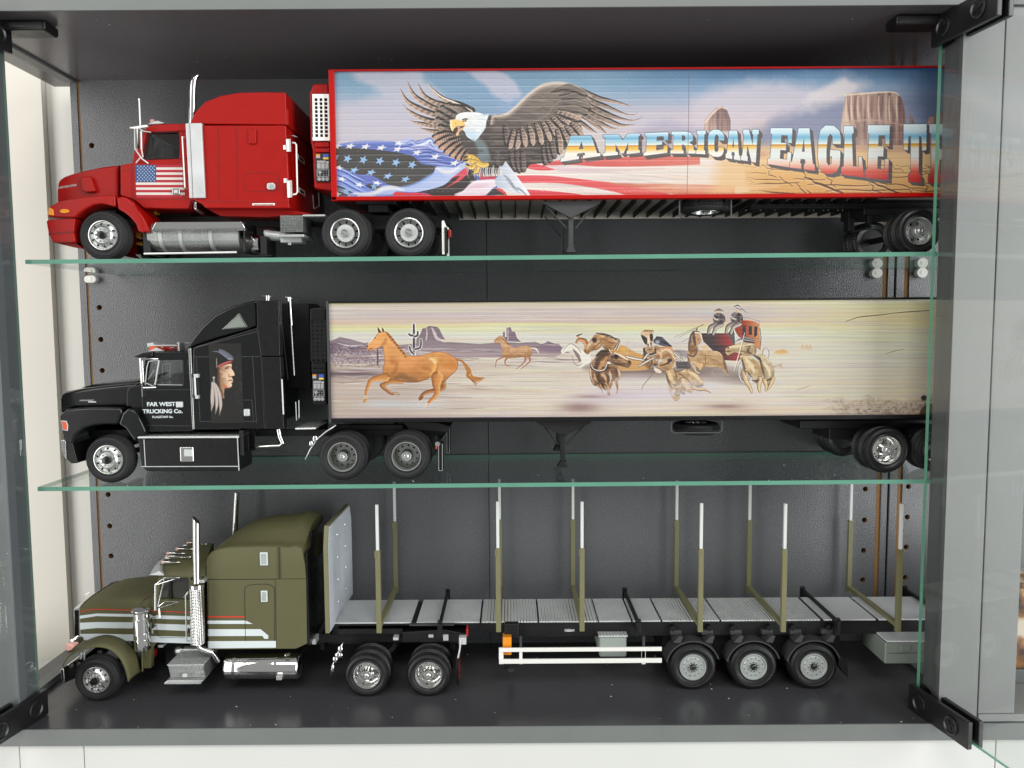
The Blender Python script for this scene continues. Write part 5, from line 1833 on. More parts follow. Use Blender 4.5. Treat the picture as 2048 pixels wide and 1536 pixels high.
# beak
cv.poly(M1((745, 560), (800, 545), (880, 562), (925, 610), (900, 640), (850, 625), (810, 640), (785, 665), (768, 692), (745, 650), (738, 600)), lambda XX, YY, dd: np.array((226, 186, 104)) + np.clip(dd / 4, 0, 1)[..., None] * np.array((10, 14, 20)), 0.5, smooth=True)
cv.ribbon(M1((748, 575), (752, 630), (768, 680)), [1.8, 2, .5], (246, 230, 190), 0.6, 0.9)
cv.poly(M1((930, 612), (905, 660), (860, 690), (838, 740), (812, 740), (815, 700), (850, 660), (890, 640)), (222, 186, 140), 0.5, smooth=True)
cv.poly(M1((800, 665), (840, 635), (910, 622), (900, 645), (860, 662), (828, 690), (815, 715), (800, 700)), (84, 58, 52), 0.5)
cv.ribbon(M1((835, 640), (850, 660), (830, 710)), [1.2, 2.4, 1.0], (206, 158, 140), 0.5)
cv.blob(M1((808, 592)), 1.4, 1.0, (150, 84, 40), 1, 2)
cv.poly(M1((888, 555), (950, 540), (948, 560), (910, 580), (893, 570)), (96, 82, 72), 0.6)
cv.blob(M1((925, 562)), 3.6, 2.6, (224, 200, 150), 1, 3)
cv.blob(M1((925, 562)), 1.7, 1.7, (30, 24, 20), 1, 3)
cv.ribbon(M1((885, 548), (920, 538), (962, 542)), [.6, 1.3, .4], (60, 50, 46), 0.5)
# talons
for pts, wd in (([(1150, 1110), (1100, 1085), (1050, 1030), (990, 1000), (930, 1010)], [4, 5, 4.5, 4, 3]), ([(1120, 1120), (1060, 1080), (990, 1060), (930, 1055)], [4, 5, 4.5, 3]),
                ([(1120, 1110), (1050, 1110), (1000, 1135), (950, 1115)], [4, 4.5, 4, 3]), ([(1110, 1100), (1075, 1140), (1065, 1180), (1010, 1195)], [4, 4, 4, 2.6]), ([(1190, 1100), (1150, 1110), (1090, 1090)], [4, 5, 5])):
    cv.ribbon(M1(*pts), [w_ + .6 for w_ in wd], (98, 72, 34), 0.5)
    cv.ribbon(M1(*pts), wd, lambda T, S: np.array((222, 184, 98)) + (-S[..., None]) * np.array((16, 22, 38)), 0.5)
for pts in ([(945, 1005), (915, 1015), (900, 1035)], [(945, 1050), (905, 1055), (888, 1085)], [(965, 1110), (940, 1095), (930, 1100)], [(1020, 1190), (1000, 1195), (990, 1190)]):
    cv.ribbon(M1(*pts), [2, 2, .5], (62, 62, 66), 0.5)
for x, y in ((1000, 1010), (1040, 1030), (985, 1065), (1030, 1075), (1000, 1125), (1060, 1150)):
    cv.ribbon(M1((x, y - 14), (x + 8, y), (x + 2, y + 16)), [.4, .6, .4], (130, 96, 44), 0.5, 0.8)

# ---- lettering: slab letters in a chrome finish
GL = {
    'A': [[(0, 1), (0.0, .86), (.07, .84), (.20, .02), (.78, .02), (.92, .84), (1, .86), (1, 1), (.56, 1), (.56, .87), (.62, .86), (.60, .76), (.42, .76), (.40, .86), (.46, .87), (.46, 1)], [(.45, .58), (.57, .58), (.51, .26)]],
    'M': [[(0, 0), (.42, 0), (.54, .30), (.66, 0), (1, 0), (1, .12), (.96, .15), (.96, .83), (1, .87), (1, 1), (.64, 1), (.64, .86), (.68, .82), (.68, .45), (.56, .94), (.48, .94), (.34, .48), (.34, .82), (.40, .87), (.40, 1), (0, 1), (0, .87), (.06, .82), (.06, .15), (0, .12)]],
    'E': [[(.02, 0), (1, 0), (1, .38), (.84, .38), (.80, .19), (.52, .19), (.52, .39), (.76, .39), (.76, .58), (.52, .58), (.52, .81), (.82, .81), (.84, .62), (1, .62), (1, 1), (0, 1), (0, .86), (.10, .82), (.10, .18), (.02, .14)]],
    'R': [[(.02, 0), (.66, 0), (.86, .06), (.94, .20), (.92, .40), (.76, .52), (.92, .62), (.93, .84), (1, .86), (1, 1), (.66, 1), (.60, .66), (.52, .60), (.46, .60), (.46, .83), (.52, .87), (.52, 1), (0, 1), (0, .86), (.10, .82), (.10, .18), (.02, .14)], [(.46, .18), (.46, .42), (.56, .42), (.62, .34), (.60, .22), (.54, .18)]],
    'I': [[(0, 0), (1, 0), (1, .14), (.85, .18), (.85, .82), (1, .86), (1, 1), (0, 1), (0, .86), (.15, .82), (.15, .18), (0, .14)]],
    'C': [[(.30, 0), (.66, 0), (.92, .10), (1, .22), (1, .38), (.66, .38), (.64, .22), (.52, .17), (.42, .24), (.40, .50), (.42, .76), (.52, .83), (.64, .78), (.67, .62), (1, .62), (1, .80), (.88, .94), (.66, 1), (.30, 1), (.08, .90), (0, .70), (0, .30), (.08, .10)]],
    'N': [[(0, 0), (.36, 0), (.66, .46), (.66, .16), (.58, .13), (.58, 0), (1, 0), (1, .13), (.93, .16), (.93, 1), (.66, 1), (.34, .50), (.34, .83), (.42, .86), (.42, 1), (0, 1), (0, .86), (.07, .83), (.07, .16), (0, .13)]],
    'G': [[(.30, 0), (.66, 0), (.92, .10), (1, .24), (1, .38), (.64, .38), (.62, .22), (.52, .17), (.42, .24), (.38, .50), (.40, .76), (.50, .83), (.62, .78), (.63, .64), (.54, .64), (.54, .50), (1, .50), (1, .80), (.86, .94), (.62, 1), (.30, 1), (.08, .90), (0, .70), (0, .30), (.08, .10)]],
    'L': [[(.02, 0), (.66, 0), (.66, .13), (.54, .17), (.54, .80), (.80, .80), (.84, .60), (1, .60), (1, 1), (0, 1), (0, .86), (.10, .82), (.10, .18), (.02, .14)]],
    'T': [[(0, 0), (1, 0), (1, .44), (.82, .46), (.78, .22), (.68, .20), (.68, .84), (.78, .88), (.78, 1), (.22, 1), (.22, .88), (.32, .84), (.32, .20), (.22, .22), (.18, .46), (0, .44)]],
}
LET = [('A', (1127, 271), (1198, 270), (1201, 312), (1121, 323.5)), ('M', (1206, 269.6), (1280, 266.8), (1279.7, 305.4), (1206.4, 312.7)), ('E', (1289.3, 266), (1336.7, 264), (1334.7, 305.4), (1287, 312)),
       ('R', (1342.6, 262.8), (1388, 262.8), (1392, 307), (1340.6, 307)), ('I', (1393.9, 261), (1411.6, 260.8), (1410.4, 308.6), (1391.9, 307.4)), ('C', (1416.3, 259), (1449, 260), (1447, 315.3), (1415.6, 312)),
       ('A', (1453, 260), (1480.6, 259.3), (1480.6, 321), (1451, 316)), ('N', (1486.6, 259), (1518, 259), (1514, 326), (1481.4, 320)), ('E', (1540.6, 256), (1585, 256), (1581, 335), (1534.7, 328)),
       ('A', (1590, 255), (1627, 254), (1630, 341.7), (1579, 335)), ('G', (1637.7, 250), (1683, 252), (1679, 350), (1634.5, 345)), ('L', (1687, 252), (1717, 252), (1728, 355), (1682, 349)),
       ('E', (1735, 250), (1779.7, 250), (1776.5, 360), (1729, 355.5)), ('T', (1807, 248), (1853.4, 248), (1851.5, 366), (1807, 362.6)), ('R', (1858, 248), (1905, 248), (1905, 370), (1857, 366))]


def lcol(XX, YY, dd):
    hor = 292 - (XX - 1120) * 0.0075
    q = np.clip((XX - 1440) / 90, 0, 1)
    up = gradient(np.clip((YY - (hor - 38)) / 38, 0, 1), [(0, (222, 236, 238)), (0.35, (206, 226, 234)), (0.62, (120, 176, 206)), (0.8, (166, 202, 214)), (1, (232, 234, 222))])
    lo = gradient(YY - hor, [(0, (204, 140, 44)), (3, (222, 166, 56)), (8, (236, 196, 110)), (14, (240, 232, 216)), (26, (234, 226, 220))])
    lo2 = gradient(YY - hor, [(0, (198, 138, 48)), (4, (222, 176, 84)), (10, (226, 224, 214)), (26, (222, 228, 224)), (40, (232, 190, 170)), (56, (214, 92, 76)), (76, (196, 44, 44))])
    lo = lo * (1 - q[..., None]) + lo2 * q[..., None]
    return np.where((YY < hor)[..., None], up, lo)


def warp(pt, q):
    u, v = pt
    (a, b), (c, d), (e, f), (g, h) = q
    return ((a * (1 - u) + c * u) * (1 - v) + (g * (1 - u) + e * u) * v, (b * (1 - u) + d * u) * (1 - v) + (h * (1 - u) + f * u) * v)


def letter(ch, q, off, col, grow, soft=0.45, al=1.0):
    outer = [warp(p, q) for p in GL[ch][0]]
    outer = [(x + off[0], y + off[1]) for x, y in outer]
    w = cv.win(outer, 4)
    if cv.X[w].size == 0:
        return
    d = cv.sdf(outer, w)
    for hole in GL[ch][1:]:
        hp = [(x + off[0], y + off[1]) for x, y in [warp(p, q) for p in hole]]
        d = np.maximum(d, -cv.sdf(hp, w))
    d = d - grow
    m = np.clip(0.5 - d / (2 * soft), 0, 1) * al
    cv.mix(w, m, col(cv.X[w], cv.Yy[w], -d) if callable(col) else col)


for ch, *q in LET:
    for k in (7, 5, 3, 1.5):
        letter(ch, q, (k, k), (98, 88, 86), 0.3)
for ch, *q in LET:
    letter(ch, q, (0, 0), (84, 96, 110), 0.9)
    letter(ch, q, (0, 0), lcol, -0.1)
# faint seam between the two side sheets
cv.ribbon([(1378, 139), (1377, 250), (1374, 390)], [.6, .6], (92, 92, 104), 0.5, 0.7, curve=False)
# light print grain
sharpen(cv, 0.6)
cv.a += (np.random.default_rng(9).normal(0, 1, sh_ + (1,)) * 1.6) + (vnoise(sh_, 90, 50, 51)[..., None] - 0.5) * 5


def relief1(px, py):
    q = ((py - 139 + (px - 660) * 0.004) / 13.6) % 1.0
    groove = -np.exp(-((q - 0.5) / 0.07) ** 2) * 0.00027
    riv = np.zeros_like(px)
    for x0 in (716, 790, 864, 938, 1012, 1086, 1160, 1258, 1340, 1494, 1614, 1734, 1853):
        dx = px - x0
        dy = ((py - 146) / 9.0) % 1.0 - 0.5
        riv = np.maximum(riv, np.exp(-((dx / 1.3) ** 2 + (dy * 9 / 1.3) ** 2)))
    dx = (px / 11.0) % 1.0 - 0.5
    riv = np.maximum(riv, np.exp(-((dx * 11 / 1.4) ** 2 + ((py - 152) / 1.4) ** 2)))
    riv = np.maximum(riv, np.exp(-((dx * 11 / 1.4) ** 2 + ((py - 384) / 1.3) ** 2)))
    rag = vnoise(px.shape, 14, 3, 61, 2) - 0.5
    return groove + riv * 0.00026 + rag * 0.00005


print_mesh('printed_side', V, cv, 0.0012, M['mural'], relief1)
# ================================================================ black tractor on the lower shelf
V = Vehicle('black_tractor', 'black model tractor unit with FAR WEST TRUCKING lettering on its door', 'model truck', 0.5815, (-0.22, 0.63, -0.1189))
BT = V
RW = 0.0184
fx, ra, rb = c4((500, 1152)), c5((265, 1110)), c5((677, 1103))
X = V.w(fx)[0]
z = zt(Z_MID, X) + RW + 1e-4
put_wheel(V, fx, 0.0, 'steer', RW, 0.012, 0.62, z=z, spin=0.3, X=X)
put_wheel(V, fx, W_, 'steer', RW, 0.012, 0.62, True, z=z, X=X)
m = MB()
m.tube([(X, V.Y + 0.006, z), (X, V.Y + 0.098, z)], 0.0022, 12)
V.put('axle', m, M['chassis'])
for px in (ra, rb):
    X = V.w(px)[0]
    z = zt(Z_MID, X) + RW + 1e-4
    put_wheel(V, px, 0.003, 'dishdark', RW, 0.0115, 0.625, z=z, spin=0.5 + X * 9, X=X)
    put_wheel(V, px, 0.0160, 'dishdark', RW, 0.0115, 0.625, z=z, X=X, rim=False)
    put_wheel(V, px, W_ - 0.0130, 'dishdark', RW, 0.0115, 0.625, True, z=z, X=X, rim=False)
    put_wheel(V, px, W_, 'dishdark', RW, 0.0115, 0.625, True, z=z, X=X)
    m = MB()
    m.tube([(X, V.Y + 0.006, z), (X, V.Y + 0.098, z)], 0.0022, 12)
    m.box(X - 0.005, X + 0.005, V.Y + 0.045, V.Y + 0.059, z - 0.005, z + 0.005)
    V.put('axle', m, M['chassis'])

# bonnet, rounded towards the top
sec = []
prof_t = c4((186, 862), (185, 760), (192, 728), (215, 716), (330, 694), (480, 676), (640, 662), (690, 660), (712, 700), (712, 905), (640, 815), (560, 815), (300, 822), (230, 832))
m = V.prism(MB(), prof_t, 0.010, 0.094)
V.put('bonnet', m, M['blackpaint'], bevel=0.0050, bseg=4)
m = V.prism(MB(), c4((325, 690), (400, 668), (560, 655), (680, 645), (690, 655), (560, 676), (400, 690)), 0.028, 0.076)
V.put('bonnet_bulge', m, M['blackpaint'], bevel=0.003, bseg=3)
m = V.prism(MB(), c4((620, 690), (720, 665), (735, 930), (715, 935), (690, 850), (640, 812), (620, 812)), 0.008, 0.096)
V.put('cowl', m, M['blackpaint'], bevel=0.0008)
m = V.prism(MB(), c4((183, 870), (232, 828), (300, 820), (400, 816), (580, 818), (590, 850), (560, 925), (480, 926), (410, 932), (345, 952), (305, 982), (282, 1020), (275, 1055), (215, 1035), (197, 960)), 0.0, 0.104)
V.put('wing', m, M['blackpaint'], bevel=0.0024, bseg=3)
m = V.prism(MB(), c4((590, 850), (622, 822), (652, 826), (680, 850), (715, 915), (742, 975), (695, 1000), (668, 1040), (640, 1000), (605, 950), (562, 925)), 0.0, 0.034)
V.put('rear_wing', m, M['blackpaint'], bevel=0.0018, bseg=3)
m = V.prism(MB(), c4((590, 850), (622, 822), (652, 826), (680, 850), (715, 915), (742, 975), (695, 1000), (668, 1040), (640, 1000), (605, 950), (562, 925)), 0.070, 0.104)
V.put('rear_wing', m, M['blackpaint'], bevel=0.0018, bseg=3)
m = V.prism(MB(), c4((230, 1035), (272, 1042), (288, 1110), (306, 1172), (262, 1176), (236, 1150)), 0.0, 0.104)
V.put('bumper', m, M['blacksatin'], bevel=0.0008)
m = V.prism(MB(), c4((193, 1025), (228, 1022), (234, 1150), (222, 1142), (200, 1085)), 0.001, 0.103)
V.put('bumper_face', m, M['chrome'], bevel=0.0008)
m = V.prism(MB(), c4((196, 898), (232, 902), (242, 930), (240, 968), (206, 962)), -0.0006, 0.006)
V.put('headlamp_surround', m, M['silver'], bevel=0.0005)
m = V.prism(MB(), c4((201, 905), (228, 908), (236, 930), (235, 961), (210, 956)), -0.0011, 0.004)
V.put('corner_lamp', m, M['orangelens'], bevel=0.0004)
text_part(V, 'bonnet_lettering', 'AEROMAX', c4((315, 775)), 3.6, 0.0098, M['silver'], width_px=30, bold=0.02, shear=0.4, angle=1)
m = MB()
V.rect(m, c4((372, 776)), c4((422, 784)), 0.0096, 0.011)
V.put('bonnet_badge', m, M['silver'])
m = MB()
for pts in (c4((195, 828), (300, 822), (560, 818), (610, 812)), c4((690, 660), (640, 690), (622, 720), (622, 808))):
    V.line(m, pts, 0.0080 if pts[0][0] > 250 else 0.0099, 1.0)
V.put('bonnet_seam', m, M['chassisgrey'])

# cab
m = V.prism(MB(), c4((708, 670), (722, 672), (1012, 676), (1035, 690), (1042, 968), (745, 972), (735, 930), (715, 850)), 0.006, 0.098)
V.put('cab_body', m, M['blackpaint'], bevel=0.0008)
m = V.prism(MB(), c4((740, 478), (780, 458), (1015, 454), (1020, 510), (735, 516)), 0.005, 0.099)
V.put('cab_roof', m, M['blackpaint'], bevel=0.0012, bseg=3)
m = V.prism(MB(), c4((655, 491), (720, 466), (785, 456), (782, 492), (700, 498)), 0.003, 0.101)
V.put('sun_visor', m, M['blackpaint'], bevel=0.0008)
for d0, d1 in ((0.006, 0.010), (0.094, 0.098)):
    m = V.prism(MB(), c4((708, 672), (735, 505), (760, 512), (735, 672)), d0, d1)
    V.put('windscreen_pillar', m, M['blackpaint'], bevel=0.0005)
    m = V.prism(MB(), c4((976, 508), (1016, 505), (1036, 690), (978, 676)), d0, d1)
    V.put('door_pillar', m, M['blackpaint'], bevel=0.0005)
m = V.prism(MB(), c4((735, 672), (760, 512), (976, 508), (978, 676)), 0.0085, 0.0091)
V.put('side_window', m, M['clearwin'])
m = V.prism(MB(), c4((735, 672), (760, 512), (976, 508), (978, 676)), 0.0955, 0.0961)
V.put('side_window', m, M['clearwin'])
m = MB()
V.line(m, c4((738, 670), (748, 560), (760, 520), (820, 514)), 0.0060, 1.4)
V.line(m, c4((800, 672), (826, 512)), 0.0060, 2.4)
V.line(m, c4((818, 670), (976, 672)), 0.0060, 1.0)
V.put('window_trim', m, M['silver'])
m = MB()
c_ = V.w(c4((830, 612)), 0.040)
rr_ = V.r(17)
m.tube([(c_[0] + rr_ * 0.85 * math.cos(t), c_[1] + rr_ * math.sin(t), c_[2] + rr_ * 0.35 * math.cos(t)) for t in np.linspace(0, 2 * math.pi, 25)], 0.0005, 8)
m.tube([c_, (c_[0] - 0.006, c_[1], c_[2] - 0.006)], 0.0006, 8)
V.put('steering_wheel', m, M['hub'])
m = MB()
V.line(m, c4((748, 648), (798, 575)), 0.030, 1.6)
V.put('wiper_arm', m, M['silver'])
m = MB()
for a, b in (((850, 540), (850, 640)), ((850, 540), (900, 535)), ((900, 535), (895, 660)), ((850, 640), (880, 668))):
    V.tube(m, [(*c4(a), 0.088), (*c4(b), 0.088)], 0.8)
V.put('far_mirror_frame', m, M['silver'])
m = MB()
V.rect(m, c4((900, 600)), c4((970, 690)), 0.060, 0.085)
V.put('seat', m, M['chassisgrey'], bevel=0.002)
m = MB()
for pts in (c4((716, 704), (1032, 702)), c4((1008, 505), (1030, 700), (1034, 930)), c4((715, 930), (1036, 934)), c4((770, 936), (772, 970))):
    V.line(m, pts, 0.0060, 0.8)
V.put('door_seam', m, M['chassisgrey'])
m = MB()
V.rect(m, B8((622, 1100)), B8((728, 1192)), 0.0042, 0.0075)
V.put('door_handle', m, M['silver'], bevel=0.0007)
text_part(V, 'door_lettering', 'FAR WEST', B8((188, 1168)), 11.0, 0.0058, M['stripe'], width_px=57, bold=0.05)
text_part(V, 'door_lettering', 'TRUCKING Co.', B8((120, 1278)), 11.0, 0.0058, M['stripe'], width_px=80, bold=0.05)
text_part(V, 'door_lettering', 'FLAGSTAFF Az.', B8((268, 1352)), 6.0, 0.0058, M['stripe'], width_px=42, bold=0.03)
# mirror
m = MB()
V.tube(m, [(*B8((75, 440)), -0.002), (*B8((100, 820)), -0.002)], 1.6)
V.tube(m, [(*B8((110, 470)), -0.001), (*B8((128, 800)), -0.001)], 2.0)
V.tube(m, [(*B8((65, 440)), -0.002), (*B8((130, 445)), -0.001), (*B8((370, 442)), 0.006)], 1.6)
V.tube(m, [(*B8((120, 885)), -0.001), (*B8((320, 882)), 0.0055)], 1.7)
V.tube(m, [(*B8((150, 805)), -0.001), (*B8((320, 880)), 0.0055)], 1.3)
V.tube(m, [(*B8((105, 810)), -0.002), (*B8((112, 1020)), 0.004)], 1.6)
mr = V.put('mirror', m, M['chrome'])
# roof lamps and horns
m = MB()
V.rect(m, B8((195, 315)), B8((440, 325)), 0.020, 0.022)
V.prism(m, B8((180, 205), (270, 192), (300, 225), (250, 250), (190, 270)), 0.024, 0.034)
V.put('roof_lamp_bar', m, M['silver'], bevel=0.0003)
for d, x0, x1, yy in ((0.020, 250, 650, 240), (0.036, 330, 600, 268), (0.070, 250, 640, 232), (0.03, 640, 830, 200)):
    m = MB()
    V.tube(m, [(*B8((x0, yy)), d), (*B8((x1 - 80, yy)), d), (*B8((x1, yy)), d)], [2.2, 1.2, 1.0] if x0 < 600 else 1.0)
    V.put('roof_horn', m, M['silver'])
m = MB()
V.rect(m, B8((655, 185)), B8((682, 330)), 0.02, 0.03)
V.put('horn_bracket', m, M['silver'], bevel=0.0003)
for d, x0 in ((0.016, 195), (0.034, 400), (0.052, 470), (0.072, 560)):
    m = V.prism(MB(), B8((x0, 315), (x0 + 20, 262), (x0 + 60, 245), (x0 + 110, 258), (x0 + 200, 310)), d, d + 0.010)
    V.put('roof_lamp', m, M['orangelens'] if x0 != 400 else M['redlens'], bevel=0.0008)
m = V.prism(MB(), B8((210, 322), (330, 272), (440, 322)), 0.0145, 0.0155)
V.put('roof_lamp_base', m, M['silver'])

# sleeper with tall wind deflector
m = V.prism(MB(), c4((1040, 492), (1040, 440), (1060, 425), (1200, 380), (1452, 303), (1478, 490), (1502, 955), (1040, 958)), 0.003, 0.1)
sb = V.put('sleeper_body', m, M['blackpaint'], bevel=0.0012, bseg=3)
m = V.prism(MB(), c4((1005, 440), (1015, 410), (1045, 368), (1100, 300), (1180, 226), (1300, 166), (1400, 138), (1446, 131), (1452, 296), (1400, 318), (1200, 372), (1070, 415)), 0.006, 0.097)
V.put('wind_deflector', m, M['blackpaint'], bevel=0.0035, bseg=4)
m = V.prism(MB(), c4((1225, 318), (1335, 214), (1344, 216), (1392, 298), (1385, 305)), 0.0050, 0.008)
fw = V.put('deflector_window_frame', m, M['rimdark'], bevel=0.0005)
m = V.prism(MB(), c4((1244, 310), (1334, 228), (1340, 230), (1378, 296)), 0.0044, 0.006)
m.build('deflector_window', M['greybox2'], fw)
m = V.prism(MB(), c4((1449, 131), (1590, 131), (1600, 487), (1478, 487), (1452, 300)), 0.0015, 0.010)
V.put('side_extender', m, M['blacksatin'], bevel=0.0006)
m = V.prism(MB(), c4((1480, 491), (1601, 491), (1626, 955), (1504, 955)), 0.0015, 0.010)
V.put('side_extender', m, M['blacksatin'], bevel=0.0006)
m = V.prism(MB(), c4((1449, 135), (1590, 135), (1626, 955), (1504, 955)), 0.090, 0.0985)
V.put('side_extender', m, M['blacksatin'], bevel=0.0006)
m = MB()
for pts in (c4((1043, 492), (1476, 490)), c4((1065, 500), (1090, 905)), c4((1195, 500), (1200, 540)), c4((1425, 492), (1450, 915)), c4((1090, 905), (1445, 905)), c4((1365, 768), (1420, 768), (1432, 912)), c4((1072, 430), (1452, 330)), c4((1452, 310), (1478, 488), (1500, 950))):
    V.line(m, pts, 0.003, 1.0)
V.put('panel_seam', m, M['chassisgrey'])
m = V.prism(MB(), c4((1010, 440), (1030, 432), (1052, 958), (1036, 958)), 0.0026, 0.008)
V.put('corner_trim', m, M['rimdark'], bevel=0.0008)
m = MB()
V.tube(m, [(*c4((1060, 612)), 0.003), (*c4((1054, 625)), 0.000), (*c4((1060, 740)), 0.000), (*c4((1068, 755)), 0.003)], 2.0)
V.rect(m, c4((1047, 602)), c4((1076, 625)), 0.0, 0.004)
V.rect(m, c4((1056, 738)), c4((1076, 760)), 0.0, 0.004)
V.put('grab_rail', m, M['silver'], bevel=0.0003)
m = MB()
V.rect(m, c4((1366, 826)), c4((1404, 872)), 0.0012, 0.005)
V.put('locker_latch', m, M['silver'], bevel=0.0007)
# portrait print on the sleeper side
dp = B7((0, 60), (590, 1500))
cv = Canvas(dp[0][0], dp[1][0], dp[0][1], dp[1][1], 3.0, (22, 20, 17))
skin = (196, 156, 122)
face = B7((148, 500), (200, 470), (300, 440), (385, 430), (395, 480), (390, 515), (405, 540), (440, 600), (442, 640), (400, 655), (395, 680), (412, 700), (418, 730), (408, 765), (385, 775), (400, 800), (392, 840), (350, 865), (270, 872), (262, 900), (252, 1000), (262, 1045), (215, 1040), (185, 900), (160, 800), (145, 650))
cv.poly(face, lambda XX, YY, dd: np.array((128, 88, 60)) * (1 - np.clip((XX - 437) / 22, 0, 1)[..., None]) + np.array((232, 198, 168)) * np.clip((XX - 437) / 22, 0, 1)[..., None], 0.5, smooth=True)
for pts, wd, col, al in (([(150, 520), (150, 700), (170, 880)], [3, 3, 2], (78, 54, 40), 0.8), ([(180, 560), (260, 600), (330, 590)], [1, 2.5, 1], (224, 184, 148), 0.6), ([(230, 660), (290, 640), (310, 700)], [2, 4, 2], (232, 200, 170), 0.6),
                         ([(280, 510), (330, 485), (385, 490)], [.8, 1.2, .6], (84, 54, 40), 0.9), ([(270, 525), (320, 510), (345, 520)], [.4, .9, .4], (60, 40, 32), 0.9), ([(340, 620), (350, 660), (400, 655)], [.8, 1.4, .6], (140, 88, 62), 0.8),
                         ([(330, 742), (370, 728), (415, 728)], [.5, 1.3, .5], (130, 70, 58), 0.95), ([(300, 850), (262, 830), (250, 790)], [2, 3, 1], (196, 86, 56), 0.6), ([(262, 880), (330, 868), (385, 850)], [1, 1.2, .5], (120, 76, 52), 0.7),
                         ([(405, 550), (432, 610), (436, 640)], [.8, 1, .6], (244, 218, 192), 0.8), ([(200, 900), (215, 980), (225, 1040)], [2, 3, 2], (92, 62, 44), 0.7)):
    cv.ribbon(B7(*pts), wd, col, 0.9, al)
cv.poly(B7((40, 320), (140, 320), (300, 330), (330, 350), (250, 410), (140, 480), (140, 560), (120, 700), (60, 660), (30, 480)), (16, 14, 13), 1, smooth=True)
cv.ribbon(B7((140, 480), (230, 440), (320, 405), (388, 392)), [1.8, 2.6, 2.6, 2.2], (150, 50, 54), 0.5)
cv.ribbon(B7((150, 470), (250, 425), (380, 378)), [.6, 1.0, .8], (206, 130, 130), 0.5, 0.8)
for k in range(30):
    a = k / 29
    x0, y0 = 180 + 160 * a, 210 + 130 * a
    x1, y1 = 150 + 280 * min(1, a * 1.15), 165 + 200 * a * a
    cv.ribbon(B7((x0, y0), ((x0 + x1) / 2, (y0 + y1) / 2 - 8), (x1, y1)), [2.0, 1.4, .3], [(60, 62, 74), (84, 88, 104), (150, 154, 168)][k % 3], 0.6, 0.9)
cv.ribbon(B7((50, 205), (150, 215), (240, 265), (325, 335)), [.5, 1.0, 1.4, .6], (120, 126, 146), 0.6, 0.95)
cv.ribbon(B7((118, 330), (122, 500)), [.6, 1.0, .6], (170, 160, 146), 0.5, 0.9)
cv.blob(B7((70, 680)), 2.6, 2.4, (206, 198, 190), 1, 2)
for x in (50, 68, 90):
    cv.ribbon(B7((70, 690), (x, 770)), [.5, .4], (180, 174, 168), 0.4)
for pts in ([(40, 780), (50, 950), (45, 1150), (5, 1330)], [(75, 780), (110, 950), (125, 1160), (95, 1350)], [(100, 800), (165, 950), (195, 1170), (170, 1370)], [(50, 770), (40, 1000), (20, 1240)]):
    cv.ribbon(B7(*pts), [2.0, 3.4, 3.2, .4], lambda T, S: np.array((206, 192, 184)) - np.abs(S)[..., None] * 40 - np.clip(T - .75, 0, 1)[..., None] * 300, 0.5)
rg2 = np.random.default_rng(4)
for k in range(34):
    x, y = 470 + rg2.uniform(0, 110), 120 + rg2.uniform(0, 1250)
    cv.ribbon(B7((x, y), (x + rg2.normal(0, 8), y + rg2.uniform(10, 46))), [.25, .45, .2], (112, 106, 98), 0.4, 0.7)
print_mesh('portrait_print', V, cv, 0.00275, M['decal'])

# side boxes and steps
z_top = None
m = V.prism(MB(), c4((735, 1020), (1328, 1018), (1338, 1195), (1338, 1222), (745, 1225), (712, 1192), (690, 1010)), 0.000, 0.030)
V.put('side_skirt_box', m, M['blacksatin'], bevel=0.0007)
g = MB()
V.line(g, c4((690, 1008), (1330, 1004)), 0.0, 2.0, h=0.0006)
V.line(g, c4((1328, 1010), (1338, 1220)), 0.0, 1.6, h=0.0004)
V.line(g, c4((715, 1194), (1336, 1192)), 0.0, 1.4, h=0.0004)
V.line(g, c4((730, 1020), (740, 1192)), 0.0, 1.2, h=0.0004)
V.put('skirt_trim', g, M['silver'])
g = V.prism(MB(), c4((690, 1002), (1334, 998), (1334, 1012), (690, 1014)), -0.0004, 0.024)
V.put('step_grating', g, M['treadtop'], bevel=0.0003)
g = MB()
V.rect(g, c4((957, 1068)), c4((1046, 1166)), -0.0008, 0.002)
lk = V.put('skirt_latch', g, M['chrome'], bevel=0.0010, bseg=3)
g = MB()
V.rect(g, c4((985, 1085)), c4((1036, 1130)), -0.0014, 0.001)
g.build('latch_plate', M['silver'], lk, bevel=0.0004)
g = MB()
xq = V.w(c4((1340, 1100)))[0]
for y0, y1, za_, zb_ in ((0.001, 0.028, 965, 985), (0.001, 0.028, 1105, 1125), (0.001, 0.003, 985, 1105), (0.012, 0.014, 985, 1105), (0.026, 0.028, 985, 1105)):
    t_, b_ = V.w(c4((1340, za_)))[2], V.w(c4((1340, zb_)))[2]
    g.box(xq, xq + 0.003, V.Y + y0, V.Y + y1, b_, t_)
V.put('battery_rack', g, M['chassis'], bevel=0.0002)
g = MB()
V.tube(g, [(*c4((1590, 955)), 0.010), (*c4((1600, 1005)), 0.010), (*c4((1618, 1045)), 0.010), (*c4((1600, 1060)), 0.010), (*c4((1440, 1066)), 0.014)], [4.6, 4.6, 4.4, 3.2, 2.6], seg=16)
V.put('exhaust_elbow', g, M['chrome'])
g = MB()
V.tube(g, [(*c4((1660, 110)), 0.020), (*c4((1672, 290)), 0.020)], 4.0, seg=14)
V.put('exhaust_stack', g, M['chrome'])
g = MB()
V.tube(g, [(*c4((1670, 290)), 0.020), (*c4((1690, 610)), 0.020)], 2.4, seg=12)
V.put('exhaust_pipe', g, M['rimdark'])
g = MB()
V.tube(g, [(*c4((1632, 110)), 0.020), (*c4((1680, 120)), 0.020)], 1.6, seg=10)
